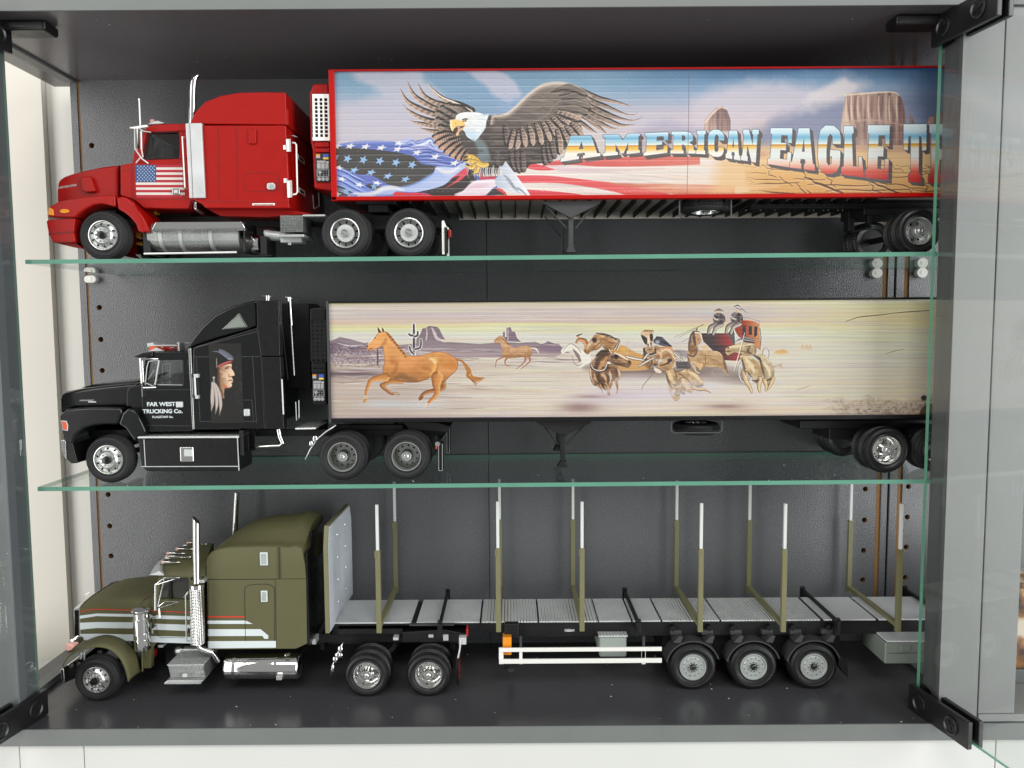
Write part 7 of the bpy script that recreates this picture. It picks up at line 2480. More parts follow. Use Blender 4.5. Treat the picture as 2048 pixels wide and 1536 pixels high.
# horse with the blinker, looking left, and the yellow flank behind it
cv.poly(G1((700, 300), (860, 240), (960, 260), (1080, 330), (1300, 420), (1280, 560), (1000, 590), (860, 560)), (196, 150, 92), 1.5, smooth=True)
cv.poly(G1((880, 250), (960, 270), (965, 350), (900, 320)), (212, 166, 84), 1.5, 0.9)
fig(G1((390, 310), (420, 260), (460, 200), (500, 150), (545, 100), (620, 95), (720, 115), (800, 160), (860, 190), (830, 240), (780, 290), (700, 310), (660, 240), (630, 235), (615, 270), (560, 300), (480, 330), (455, 362), (420, 355)), (200, 152, 104))
st(G1, ((560, 75), (660, 90), (760, 120), (850, 180)), [.6, 2, 1.6, .5], (84, 62, 52), .9, 1)
for k_ in range(12):
    st(G1, ((560 + k_ * 24, 84 + k_ * 6), (600 + k_ * 24, 80 + k_ * 7), (650 + k_ * 22, 100 + k_ * 9)), 1.0, [(96, 74, 62), (150, 128, 112), (60, 46, 42)][k_ % 3], .8)
cv.blob(G1((535, 172)), 5.2, 5.2, (44, 38, 44), 1, 3)
st(G1, ((630, 150), (615, 200), (560, 250), (500, 300)), 1.1, (104, 72, 50)); st(G1, ((500, 300), (560, 305), (620, 260), (630, 200)), .8, (110, 76, 52)); st(G1, ((440, 290), (470, 230), (510, 190)), [1, 2.4, 1], WH, .5, 1.5)
st(G1, ((660, 140), (700, 180), (760, 210), (830, 210)), [.8, 2.2, 1], (120, 82, 56), .6, 1.2); st(G1, ((640, 240), (690, 290), (760, 280)), [1, 2, 1], (104, 72, 52), .7, 1)
cv.blob(G1((415, 318)), 1.6, 1.6, (70, 50, 42), .9, 2); st(G1, ((405, 335), (440, 345), (460, 325)), .7)
for k_ in range(4):
    st(G1, ((790 + k_ * 18, 305), (840 + k_ * 12, 235), (870 + k_ * 6, 180)), 1.3, [(60, 50, 50), (206, 190, 172)][k_ % 2], .95)
# near dark horse: neck bent, head to the right
fig(G1((470, 560), (490, 480), (540, 420), (570, 370), (620, 330), (700, 315), (740, 330), (730, 400), (760, 460), (840, 520), (880, 600), (900, 680), (840, 720), (790, 720), (770, 790), (740, 830), (690, 860), (620, 800), (540, 790), (500, 750), (475, 660)), (148, 108, 76), (56, 40, 32), 90, 26)
for pts in (((600, 790), (640, 850), (640, 880)), ((690, 780), (720, 860), (720, 910)), ((760, 760), (740, 850), (740, 920)), ((830, 720), (850, 830), (840, 890))):
    cv.ribbon(G1(*pts), [4.5, 2.6, 1.4], (176, 136, 100), 1, 0.9); st(G1, pts, 1.0, (88, 62, 48), .8)
fig(G1((730, 330), (800, 335), (880, 370), (960, 420), (1030, 460), (1035, 500), (1000, 540), (930, 535), (860, 510), (790, 480), (740, 450), (720, 390)), (150, 110, 78), (52, 38, 32), 60, 20)
st(G1, ((570, 380), (640, 330), (730, 320)), [2, 4, 2], (62, 46, 38), .9, 1.2); st(G1, ((560, 560), (590, 440), (680, 360), (720, 360)), [3, 5, 3], (66, 48, 38), .8, 2.2); st(G1, ((610, 560), (650, 480), (700, 420)), [1.5, 4, 2], (206, 150, 96), .75, 1.8)
st(G1, ((810, 345), (900, 385), (990, 440)), [1, 2.2, 1.2], (232, 212, 184), .9, .8); cv.blob(G1((830, 398)), 5, 4.6, (34, 28, 28), 1, 2.5); cv.blob(G1((780, 400)), 2.2, 3, (40, 32, 30), .8, 2)
st(G1, ((730, 290), (750, 320), (772, 352)), [.4, 1.8, 1], (206, 176, 144), .95); st(G1, ((725, 300), (742, 340), (760, 352)), .7); cv.blob(G1((1012, 468)), 2.2, 2.2, (58, 42, 36), 1, 2); st(G1, ((930, 515), (985, 540), (1010, 520)), .9)
st(G1, ((760, 460), (850, 500), (940, 510)), [1, 3, 1], (84, 62, 50), .8, 1.5); st(G1, ((860, 430), (930, 450), (980, 480)), [1, 3, 1], (206, 160, 112), .6, 1.5)
cv.ribbon(G1((485, 510), (520, 570), (600, 600), (680, 580), (720, 510), (735, 480)), [1.4, 1.8, 1.8, 1.8, 1.6, 2.4], (66, 50, 46), .5); cv.ribbon(G1((490, 505), (525, 562), (600, 590), (672, 570), (708, 505)), [.7, .8, .8, .8, .6], (222, 206, 190), .5); cv.blob(G1((730, 482)), 4, 2.6, (228, 216, 202), 1, 2.5)
for pts, w_, c_ in ((((560, 620), (570, 700), (600, 780)), 3.4, (70, 50, 38)), (((540, 640), (550, 700), (580, 740)), 2.6, (214, 164, 112)), (((640, 640), (690, 690), (700, 740)), 3.6, (216, 172, 124)), (((690, 620), (720, 680), (710, 740)), 2.8, (60, 42, 34)), (((595, 610), (600, 680), (640, 760), (700, 790)), 3.4, (62, 44, 36)),
                    (((740, 600), (760, 680), (750, 740)), 2.4, (226, 196, 160)), (((800, 540), (830, 590), (820, 640)), 2.2, (92, 66, 50)), (((780, 620), (800, 680), (800, 720)), 3, (96, 72, 60)), (((860, 560), (880, 640), (880, 690)), 2.6, (218, 184, 148)), (((480, 560), (490, 660), (520, 760)), 1.1, (240, 226, 206)), (((700, 780), (730, 830), (740, 880)), 2.2, (190, 140, 98))):
    st(G1, pts, w_, c_, .75, 1.3)
# centre horse, face on
fig(G2((240, 300), (260, 250), (330, 300), (380, 230), (450, 250), (560, 250), (640, 330), (640, 480), (560, 400), (440, 400), (340, 380), (300, 420), (320, 520), (240, 480), (220, 400)), (196, 152, 108))
cv.poly(G2((400, 110), (470, 120), (590, 230), (600, 250), (480, 235), (370, 200), (360, 170)), (78, 76, 88), 0.8); cv.blob(G2((412, 185)), 4.4, 3.6, (170, 172, 182), .9, 2); st(G2, ((460, 170), (530, 210), (590, 240)), [1, 1.6, .5], (40, 38, 44), .9); st(G2, ((360, 165), (420, 130), (470, 122)), [.8, 2, .4], (70, 60, 58), .95)
fig(G2((205, 90), (215, 60), (270, 30), (330, 50), (355, 90), (350, 160), (340, 210), (350, 280), (320, 305), (285, 290), (275, 220), (240, 180)), (214, 176, 136), DK, 40)
cv.poly(G2((203, 100), (240, 105), (285, 150), (280, 200), (262, 215), (230, 170)), (56, 48, 50), .6, smooth=True); cv.poly(G2((315, 90), (345, 82), (356, 130), (345, 172), (322, 160)), (60, 52, 52), .6, smooth=True)
st(G2, ((295, 110), (300, 170), (310, 240)), [1, 3, 2], (236, 216, 190), .8, 1.2); cv.blob(G2((292, 218)), 1.7, 2, (44, 34, 32), 1, 2); cv.blob(G2((328, 206)), 1.6, 2, (44, 34, 32), 1, 2); st(G2, ((290, 270), (320, 280), (345, 265)), .9); st(G2, ((300, 220), (306, 250), (312, 262)), .6)
for k_ in range(9):
    st(G2, ((225 + k_ * 14, 60 - k_ * 3 + (k_ > 4) * 16), (250 + k_ * 12, 34), (270 + k_ * 12, 60)), .8, [(110, 78, 54), (206, 160, 112)][k_ % 2], .9)
cv.ribbon(G2((240, 270), (260, 330), (330, 350), (385, 320), (385, 270)), [2, 3, 3.4, 3, 1.6], (72, 58, 54), .6); st(G2, ((270, 335), (330, 362), (400, 330)), [.8, 1.4, .8], (196, 178, 160), .9)
for pts, w_, c_ in ((((470, 300), (540, 280), (620, 340)), 3.6, (238, 214, 178)), (((480, 390), (540, 340), (590, 390)), 4, (146, 104, 70)), (((400, 300), (450, 330), (460, 390)), 3, (224, 190, 146)), (((240, 330), (260, 400), (310, 450)), 3, (88, 64, 50)), (((600, 350), (640, 420), (620, 500)), 2.4, (228, 204, 170)), (((470, 260), (540, 250), (600, 280)), 2.6, (206, 130, 86)), (((330, 380), (340, 450), (310, 500)), 3, (78, 56, 46))):
    st(G2, pts, w_, c_, .75, 1.3)
# shafts, pole and bow
for pts, w_ in (((20, 370), (120, 395), (235, 415)), 2.0), (((240, 400), (270, 360), (300, 330)), 1.6), (((180, 490), (280, 430), (365, 385)), 1.6), (((620, 320), (700, 400), (780, 475)), 1.6), (((640, 420), (720, 400), (785, 380)), 1.3), (((640, 290), (710, 330), (715, 390)), 1.0):
    cv.ribbon(G2(*pts), [w_ + .5] * 2, (84, 70, 66), .5); cv.ribbon(G2(*pts), [w_ * .7, w_ * .8, w_ * .7], (220, 208, 196), .5)
cv.poly(G2((620, 300), (680, 280), (800, 300), (800, 380), (700, 370)), (120, 110, 116), 2, .6); cv.poly(G2((640, 430), (800, 430), (840, 480), (830, 520), (660, 520)), (70, 62, 66), 1.5, .85)
st(G1, ((1000, 170), (975, 240), (985, 330), (970, 400)), [.5, .9, 1.0, .6], (200, 176, 150), .95); st(G2, ((375, 560), (300, 650), (225, 745), (215, 800)), [.5, .9, .8, .4], (110, 96, 90), .95); st(G2, ((200, 482), (300, 480), (380, 482)), .6, (96, 80, 76))
# pale horse in front, head to the left, rearing
fig(G2((520, 560), (560, 540), (600, 480), (640, 560), (700, 560), (790, 530), (880, 570), (960, 640), (1000, 700), (960, 740), (880, 760), (880, 790), (830, 830), (760, 800), (700, 840), (690, 900), (640, 930), (590, 870), (560, 790), (540, 680)), (212, 176, 130), DK, 70, 20)
cv.ribbon(G2((870, 760), (940, 785), (1015, 790), (1090, 830)), [4, 3.4, 2.2, .6], (120, 88, 66), .6); cv.ribbon(G2((870, 755), (940, 778), (1015, 784), (1085, 826)), [3.4, 2.8, 1.6, .4], (216, 182, 140), .6)
fig(G2((420, 500), (440, 450), (500, 410), (560, 400), (600, 430), (600, 500), (560, 545), (490, 540)), (206, 164, 116), DK, 50, 18)
cv.poly(G2((535, 410), (580, 395), (600, 425), (560, 450), (500, 470), (540, 435)), (66, 56, 58), .7, smooth=True); st(G2, ((440, 485), (500, 470), (560, 455)), [.8, 1.6, .6], (72, 52, 42), .9); fig(G2((365, 400), (400, 385), (420, 410), (410, 470), (380, 480), (350, 450)), (196, 150, 108)); cv.blob(G2((400, 415)), 2, 1.8, (224, 200, 176), .9, 2)
cv.blob(G2((385, 470)), 4.4, 2.4, (70, 60, 60), .9, 2); cv.poly(G2((370, 500), (430, 530), (470, 560), (460, 590), (400, 580), (370, 540)), (222, 204, 184), .8); st(G2, ((400, 570), (440, 590), (475, 560)), .9, (110, 88, 78))
for pts, w_, c_ in ((((560, 560), (580, 640), (620, 710)), 4.4, (228, 196, 150)), (((525, 580), (550, 680), (590, 760)), 2.6, (92, 70, 58)), (((610, 520), (650, 600), (660, 690)), 1.6, (100, 72, 52)), (((620, 740), (680, 730), (715, 670)), 1.0, (80, 58, 44)), (((630, 755), (690, 745), (725, 690)), 1.0, (222, 200, 170)), (((600, 720), (660, 715), (700, 640)), 1.0, (84, 60, 46)),
                    (((660, 570), (720, 600), (760, 640)), 1.4, (110, 80, 58)), (((700, 650), (760, 630), (820, 690), (860, 760)), 1.6, (120, 86, 60)), (((730, 660), (760, 720), (790, 780)), 4, (230, 198, 154)), (((800, 560), (900, 620), (960, 690)), 3, (232, 206, 166)), (((890, 740), (940, 745), (990, 735)), 3, (92, 84, 80)), (((600, 840), (620, 800), (640, 860)), 3, (234, 210, 178)), (((660, 790), (640, 850), (690, 860)), 2.4, (92, 70, 56)), (((700, 800), (740, 840), (760, 800)), 2, (100, 76, 60))):
    st(G2, pts, w_, c_, .75, 1.2)
# team horse before the coach
fig(G3((80, 520), (100, 440), (170, 430), (200, 480), (300, 485), (380, 490), (430, 540), (450, 620), (465, 680), (490, 740), (440, 700), (390, 650), (300, 650), (240, 640), (205, 680), (130, 610), (90, 580)), (208, 168, 122), DK, 44, 18)
cv.poly(G3((200, 440), (260, 425), (310, 480), (240, 490)), (212, 180, 140), 1, .9)
fig(G3((85, 470), (95, 370), (120, 320), (150, 300), (190, 330), (190, 400), (160, 440), (160, 500), (110, 520)), (176, 134, 98), DK, 50, 20)
cv.poly(G3((150, 296), (185, 285), (212, 312), (222, 365), (206, 405), (182, 428), (160, 418), (150, 360)), (186, 146, 112), .5, smooth=True); st(G3, ((135, 300), (140, 350), (152, 420)), [2, 3.4, 2], (84, 66, 56), .85, 1); st(G3, ((110, 330), (95, 400), (90, 480)), [1.4, 2.6, 1.4], (92, 70, 58), .7, 1.2); cv.ribbon(G3((110, 400), (105, 340), (140, 290), (200, 300)), [1, 1.6, 1.6, 1], (92, 78, 74), .6); st(G3, ((150, 300), (200, 310), (222, 370)), [1, 1.8, 1], (226, 210, 192), .85); cv.blob(G3((184, 372)), 1.3, 1.5, (40, 32, 30), 1, 2); cv.blob(G3((152, 425)), 1.8, 1.8, (70, 56, 52), .9, 2); st(G3, ((160, 275), (172, 262), (168, 290)), 1.0, (60, 46, 42))
cv.ribbon(G3((80, 520), (130, 540), (165, 500), (165, 450)), [1.6, 2.2, 1.8, 1], (112, 88, 74), .6); cv.poly(G3((125, 590), (180, 600), (250, 590), (240, 640), (205, 675), (160, 630)), (214, 174, 126), .8, .9); st(G3, ((180, 600), (240, 610), (215, 670)), 1.0, (132, 96, 68)); st(G3, ((250, 520), (255, 580), (245, 650)), .8, (124, 90, 62)); st(G3, ((300, 560), (350, 580), (400, 600)), .8, (130, 96, 68)); st(G3, ((165, 520), (260, 530), (390, 545)), .6, (140, 106, 78)); st(G3, ((430, 540), (455, 640), (480, 720)), [1, 3, 1], (96, 70, 54), .7, 1.4)
cv.ribbon(G3((140, 640), (160, 690), (190, 705)), [2.2, 1.4, 1.6], (206, 176, 144), .6); st(G3, ((350, 660), (320, 700), (360, 750)), .8, (170, 140, 112)); st(G3, ((80, 540), (90, 620), (70, 670)), [1, 3, 1.4], (112, 86, 72), .8, 1)
# warrior on a galloping horse at the right
fig(G3((790, 520), (860, 540), (930, 640), (945, 700), (930, 780), (890, 860), (870, 800), (840, 720), (800, 640), (780, 560)), (206, 184, 146), DK, 50, 16)
fig(G3((600, 540), (660, 530), (740, 570), (800, 620), (825, 700), (820, 790), (790, 860), (760, 780), (720, 720), (660, 680), (640, 620)), (214, 184, 138), DK, 60, 18)
fig(G3((455, 490), (470, 450), (560, 420), (640, 400), (720, 410), (760, 440), (740, 520), (680, 530), (600, 510), (540, 500), (480, 530)), (212, 182, 140), DK, 40, 14)
for pts, w_ in ((((650, 690), (660, 780), (700, 850), (720, 900)), [6, 4.5, 3.4, 2]), (((800, 770), (790, 850), (800, 890)), [5, 3.6, 2]), (((850, 780), (865, 840), (860, 880)), [4.5, 3, 1.6]), (((930, 760), (910, 820), (880, 870)), [4, 2.8, 1.4])):
    cv.ribbon(G3(*pts), [x_ + .6 for x_ in w_], (96, 74, 54), .6); cv.ribbon(G3(*pts), w_, lambda T, S: np.array((216, 188, 146)) - np.clip(S, 0, 1)[..., None] * 50, .6)
for pts, w_, c_ in ((((620, 560), (640, 640), (660, 720)), 2.6, (84, 66, 54)), (((660, 560), (720, 640), (740, 700)), 4.6, (232, 212, 172)), (((730, 580), (790, 640), (815, 720)), 2.2, (170, 130, 90)), (((800, 560), (825, 660), (850, 760)), 2.6, (76, 60, 48)), (((740, 530), (790, 560), (810, 590)), 3, (60, 46, 40)), (((640, 680), (680, 700), (730, 760)), 1.8, (104, 78, 56)), (((730, 780), (770, 790), (790, 770)), 3.4, (84, 64, 52)),
                    (((840, 600), (890, 680), (900, 740)), 3.4, (232, 214, 180)), (((870, 780), (900, 770), (925, 760)), 2.4, (88, 68, 54)), (((700, 440), (680, 490), (720, 510)), 2.4, (76, 60, 52)), (((500, 450), (580, 440), (640, 430)), 2.6, (234, 214, 178)), (((600, 480), (660, 500), (720, 520)), 1.4, (110, 84, 62)), (((740, 430), (760, 480), (750, 530)), 1.4, (100, 78, 60))):
    st(G3, pts, w_, c_, .75, 1.2)
st(G3, ((460, 490), (495, 488), (505, 500)), .9); st(G3, ((470, 455), (490, 450), (480, 465)), .8); st(G3, ((655, 430), (690, 425), (720, 420)), 1.4, (226, 204, 170), .9); st(G3, ((660, 440), (690, 436), (705, 430)), .6, (50, 40, 36))
for k_ in range(9):
    st(G3, ((560 + k_ * 9, 390 - k_ * 5), (640, 350 + k_ * 5), (745, 370 + k_ * 4)), 1.5, [(84, 76, 82), (190, 180, 176), (116, 104, 104), (60, 52, 56)][k_ % 4], .85)
st(G3, ((648, 305), (615, 430), (575, 570), (542, 690)), [.5, .9, .9, .4], (226, 216, 200), 1, .4); st(G3, ((655, 320), (622, 440), (583, 580), (550, 700)), [.3, .5, .5, .3], (96, 80, 74), .8, .4)
for k_ in range(8):
    st(G3, ((930, 640 + k_ * 3), (980, 630), (1030, 610 + k_ * 9)), [1, 1, .2], [(150, 118, 86), (206, 184, 152)][k_ % 2], .7)
# dust at the hooves, distant riders
for c, rx, ry, al in (((1210, 782), 40, 6, .7), ((1330, 786), 50, 9, .8), ((1380, 770), 40, 10, .6), ((1520, 790), 40, 5, .6), ((1440, 750), 40, 12, .35), ((1260, 760), 40, 14, .5)):
    cv.blob(c, rx, ry, (208, 196, 200), al)
cv.poly(H3((1390, 750), (1450, 710), (1540, 695), (1610, 745), (1500, 765)), (208, 158, 88), 1.5, 0.8)
for x in (1790, 1850, 1900):
    cv.ribbon(H3((x, 690), (x + 10, 640), (x + 30, 700)), [1.5, 2, 1], (204, 168, 118), 1.2, 0.7)
# right end: scrub, a hat and a shoulder, cracks in the print
bush = np.clip((Y - 795 - (vnoise(sh_, 40, 20, 95) - .5) * 30) / 14, 0, 1) * np.clip((X - 1660 + (a3 - .5) * 80) / 60, 0, 1)
cv.mix(full, bush * 0.4, (150, 124, 112))
cv.mix(full, bush * np.clip((vnoise(sh_, 5, 4, 96, 2) - .5) * 5, 0, .42), (112, 92, 84))
cv.mix(full, bush * np.clip((vnoise(sh_, 5, 4, 97, 2) - .56) * 6, 0, .45), (206, 192, 172))
cv.blob((1848, 796), 6, 6, (62, 48, 42), .95, 3)
cv.poly([(1838, 832), (1842, 818), (1850, 810), (1870, 806), (1895, 815), (1895, 833)], (88, 68, 54), 1.5)
cv.ribbon([(1692, 643), (1700, 640), (1720, 634), (1760, 630), (1800, 625), (1858, 621)], [.4, .8, .8, .7, .9, .7], (62, 54, 46), 0.5, 0.9)
cv.ribbon([(1770, 708), (1790, 702), (1808, 698)], [.3, .7, .3], (120, 104, 110), 0.5, 0.8)
cv.ribbon([(1593, 780), (1612, 774), (1620, 771)], [.3, .5, .3], (130, 114, 106), 0.5, 0.8)
sharpen(cv, 1.1)
cv.a += (np.random.default_rng(19).normal(0, 1, sh_ + (1,)) * 2.0) + (vnoise(sh_, 60, 30, 98)[..., None] - 0.5) * 6


def relief2(px, py):
    n = vnoise(px.shape, 60, 4, 99, 2)
    q = ((py - 602 + (px - 660) * 0.004) / 8.4 + (n - .5) * 0.10) % 1.0
    return -np.exp(-((q - 0.5) / 0.10) ** 2) * 0.00028 + np.sin(q * 2 * math.pi) * 0.00002 + (vnoise(px.shape, 12, 3, 100, 2) - .5) * 0.00006


print_mesh('printed_side', V, cv, 0.0010, M['mural'], relief2)
# ================================================================ olive tractor on the cabinet floor
V = Vehicle('olive_tractor', 'olive green long nosed model tractor unit with grey stripes and a red line', 'model truck', 0.589, (-0.22, 0.64, ZFLOOR + 0.0002))
OT = V
RW = 0.0180
z = ZFLOOR + RW + 2e-4
fx, ra, rb = c7((423, 1300)), c8((390, 1201)), c8((752, 1184))
X = V.w(fx, 0.0015)[0]
put_wheel(V, fx, 0.0015, 'steer', RW, 0.012, 0.60, z=z, spin=0.15, X=X)
put_wheel(V, fx, W_ - 0.004, 'steer', RW, 0.012, 0.60, True, z=z, X=X)
m = MB()
m.tube([(X, V.Y + 0.006, z), (X, V.Y + 0.094, z)], 0.0022, 12)
V.put('axle', m, M['chassis'])
for px in (ra, rb):
    X = V.w(px, 0.006)[0]
    put_wheel(V, px, 0.006, 'dish', RW, 0.0115, 0.615, z=z, spin=0.5 + X * 9, X=X, rubber=M['rubber2'])
    put_wheel(V, px, 0.0190, 'dish', RW, 0.0115, 0.615, z=z, X=X, rim=False, rubber=M['rubber2'])
    put_wheel(V, px, 0.088, 'dish', RW, 0.0115, 0.615, True, z=z, X=X, rim=False, rubber=M['rubber2'])
    put_wheel(V, px, 0.101, 'dish', RW, 0.0115, 0.615, True, z=z, X=X, rubber=M['rubber2'])
    m = MB()
    m.tube([(X, V.Y + 0.009, z), (X, V.Y + 0.096, z)], 0.0022, 12)
    m.box(X - 0.005, X + 0.005, V.Y + 0.045, V.Y + 0.059, z - 0.005, z + 0.005)
    V.put('axle', m, M['chassis'])

DH = 0.020          # the bonnet side lies this far behind the tyre face
def bonnet_section(px, py_sh, py_bot, py_crown, d_c=0.050):
    """half round cross section: side, shoulder, crown and mirror side"""
    x = V.w((px, py_sh), DH)[0]
    zb, zs, zc = V.w((px, py_bot), DH)[2], V.w((px, py_sh), DH)[2], V.w((px, py_crown), d_c)[2]
    y0, yc, y1 = V.Y + DH, V.Y + d_c + 0.002, V.Y + 2 * d_c + 0.004 - DH
    half = [(y0, zb), (y0, zs - 0.002)]
    for t in np.linspace(0, 1, 7):
        half.append((y0 + (yc - y0) * (t ** 1.5), zs - 0.0008 + (zc - zs + 0.0008) * math.sin(t * math.pi / 2) ** 0.9))
    other = [(2 * yc - y, z_) for y, z_ in half[::-1]][1:]
    return [(x, y, z_) for y, z_ in half + other]


m = MB()
m.loft([bonnet_section(*q) for q in ((O4((216, 0))[0], O4((0, 410))[1], O4((0, 780))[1], 1184), (O4((330, 0))[0], O4((0, 372))[1], O4((0, 780))[1], 1175), (O4((560, 0))[0], O4((0, 350))[1], O4((0, 780))[1], 1171),
                                      (O4((1015, 0))[0], O4((0, 318))[1], O4((0, 790))[1], 1164))])
V.put('bonnet', m, M['olive'], smooth=50)
m = MB()
secs = [bonnet_section(*q) for q in ((O4((148, 0))[0], O4((0, 425))[1], O4((0, 740))[1], 1188), (O4((214, 0))[0], O4((0, 400))[1], O4((0, 740))[1], 1181))]
m.loft(secs)
V.put('grille_surround', m, M['alu'], smooth=40)
m = MB()
V.line(m, O4((186, 440), (186, 722)), DH, 8.5, h=0.0004)
V.put('grille_side', m, M['hub'])
g = MB()
V.tube(g, [(*O4((275, 270)), 0.050), (*O4((330, 242)), 0.050)], 0.8)
V.tube(g, [(*O4((300, 285)), 0.050), (*O4((310, 250)), 0.050)], 0.6)
V.put('bonnet_mascot', g, M['chrome'])
# stripes
def stripes(items, mm, nm, d):
    for pts in items:
        m_ = V.prism(MB(), pts, d, d + 0.0006)
        V.put(nm, m_, mm)


stripes([O4((217, 502), (400, 478), (1010, 488), (1010, 518), (400, 506), (217, 535)), O4((217, 580), (400, 572), (1010, 576), (1010, 643), (400, 637), (217, 656)), O4((220, 703), (400, 700), (1010, 712), (1010, 780), (225, 770))], M['stripe'], 'bonnet_stripe', DH - 0.0002)
m = MB()
V.line(m, O4((217, 462), (290, 440), (350, 432), (500, 432), (1010, 448)), DH, 1.5)
V.put('bonnet_pinstripe', m, M['redline'])
m = MB()
V.line(m, O4((1020, 240), (960, 290), (910, 340), (888, 385)), DH, 1.2)
V.put('bonnet_seam', m, M['olivedark'])

# wings
near = spline(O4((32, 1062), (70, 985), (150, 915), (280, 858), (420, 843), (540, 868), (640, 945), (710, 1060), (752, 1222)), 4)
far_ = spline(O4((28, 1040), (60, 960), (150, 870), (300, 775), (480, 717), (620, 735), (760, 810), (850, 930), (892, 1110)), 4)
rows = [[tuple(P(x, y, V.Y)) for x, y in near]]
for t in (0.12, 0.3, 0.55, 0.8, 1.0):
    rows.append([tuple(P(a[0] + (b[0] - a[0]) * (t ** 0.75) if False else a[0] + (b[0] - a[0]) * t, a[1] + (b[1] - a[1]) * (t ** 0.72), V.Y + DH * t ** 1.25)) for a, b in zip(near, far_)])
for side in (0, 1):
    m = MB()
    rr = rows if side == 0 else [[(x, 2 * (V.Y + 0.052) - y, z_) for x, y, z_ in r_] for r_ in rows]
    m.loft(rr, closed=False, caps=False)
    o_ = V.put('wing', m, M['olive'], smooth=60)
    sm_ = o_.modifiers.new('thick', 'SOLIDIFY')
    sm_.thickness = 0.0009
    sm_.offset = 0
m = MB()
V.tube(m, [(x, y, -0.0001) for x, y in near], 1.1, seg=8)
V.put('wing_lip', m, M['olive'])
m = V.prism(MB(), O4((893, 780), (1040, 782), (1035, 830), (1000, 865), (998, 1080), (912, 1084), (893, 1100)), 0.016, 0.022)
V.put('step_skirt', m, M['olive'], bevel=0.0006)
m = MB()
V.line(m, O4((902, 870), (908, 1110)), 0.015, 2.0, h=0.0006)
V.put('skirt_edge', m, M['stake'])
# headlamp, bumper
g = MB()
g.loft([[tuple(V.w((px + rx_ * math.cos(t) * 0.55, py + ry_ * math.sin(t)), dd + rx_ * 0.0001 * math.cos(t))) for t in np.linspace(0, 2 * math.pi, 17)[:-1]]
        for px, py, rx_, ry_, dd in ((*O4((250, 752)), 3, 4, 0.016), (*O4((200, 770)), 7, 9, 0.012), (*O4((140, 815)), 9, 11, 0.009), (*O4((100, 850)), 10, 10.5, 0.007))])
V.put('headlamp_housing', g, M['chrome'], smooth=60)
m = V.prism(MB(), O4((52, 815), (80, 808), (130, 830), (148, 850), (120, 885), (75, 895), (60, 870)), 0.0035, 0.012)
V.put('headlamp_lens', m, M['pinklens'], bevel=0.0008)
m = V.prism(MB(), O4((0, 1095), (40, 1085), (48, 1200), (44, 1240), (22, 1238), (8, 1180)), 0.004, 0.098)
V.put('bumper', m, M['chrome'], bevel=0.0012)
m = V.prism(MB(), O4((45, 1100), (140, 1010), (250, 960), (230, 1100), (160, 1190), (48, 1240)), 0.012, 0.092)
V.put('front_frame', m, M['chassis'])
m = MB()
for a in (((130, 1050), 0.010), ((210, 1030), 0.010), ((440, 900), 0.012)):
    m.ball(V.w(O4(a[0]), a[1]), V.r(6), 10)
V.put('suspension_bolts', m, M['chassisgrey'])
g = MB()
V.tube(g, [(*O4((230, 900)), 0.008), (*O4((230, 975)), 0.008)], 2.4)
V.tube(g, [(*O4((265, 900)), 0.008), (*O4((270, 990)), 0.008)], 2.0)
V.put('bumper_bracket', g, M['alu'])

# cab
DC = 0.016
m = V.prism(MB(), O4((1005, 330), (1025, 322), (1420, 330), (1560, 330), (1560, 800), (1000, 798)), DC, 0.104 - DC)
V.put('cab_body', m, M['olive'], bevel=0.0008)
stripes([O4((1010, 496), (1560, 512), (1560, 548), (1010, 535)), O4((1035, 590), (1560, 606), (1560, 676), (1050, 655)), O4((1000, 724), (1560, 738), (1560, 810), (1000, 792))], M['stripe'], 'cab_stripe', DC - 0.0002)
m = MB()
V.line(m, O4((1010, 448), (1300, 460), (1560, 476)), DC, 1.5)
V.put('cab_pinstripe', m, M['redline'])
m = MB()
V.line(m, O4((1045, 330), (1048, 640), (1075, 715), (1110, 740), (1370, 742)), DC, 1.0)
V.put('door_seam', m, M['olivedark'])
# roof, domed
def roof_row(d, pts):
    return [tuple(P(x, y, V.Y + d)) for x, y in pts]


m = MB()
m.loft([roof_row(DC, O5((575, 1130), (585, 1105), (1080, 1112), (1290, 1112), (1290, 1135))), roof_row(0.020, O5((505, 1110), (510, 1040), (800, 985), (1290, 985), (1290, 1100))),
        roof_row(0.034, O5((545, 1040), (560, 930), (800, 850), (1320, 850), (1320, 1040))), roof_row(0.056, O5((640, 940), (660, 800), (900, 715), (1350, 715), (1350, 960))),
        roof_row(0.074, O5((800, 830), (820, 680), (1000, 590), (1400, 590), (1400, 860))), roof_row(0.087, O5((950, 740), (960, 640), (1080, 570), (1430, 566), (1430, 800)))])
V.put('cab_roof', m, M['olive'], smooth=60)
for d0, d1 in ((DC, DC + 0.004), (0.084, 0.088)):
    m = V.prism(MB(), O4((1010, 325), (1065, 130), (1082, 66), (1130, 66), (1100, 110), (1080, 325)), d0, d1)
    V.put('windscreen_pillar', m, M['olive'], bevel=0.0005)
    m = V.prism(MB(), O4((1410, 100), (1460, 66), (1560, 66), (1560, 335), (1418, 335)), d0, d1)
    V.put('door_pillar', m, M['olive'], bevel=0.0005)
m = V.prism(MB(), O4((1095, 66), (1470, 66), (1455, 120), (1400, 88), (1120, 92)), DC, DC + 0.004)
V.put('door_top', m, M['olive'], bevel=0.0004)
m = V.prism(MB(), O4((1080, 326), (1105, 95), (1420, 90), (1430, 326)), DC + 0.0024, DC + 0.003)
V.put('side_window', m, M['clearwin'])
m = V.prism(MB(), O4((1080, 326), (1105, 95), (1420, 90), (1430, 326)), 0.0855, 0.0860)
V.put('side_window', m, M['window'])
m = MB()
V.rect(m, O4((1195, 90)), O4((1222, 326)), DC + 0.001, DC + 0.003)
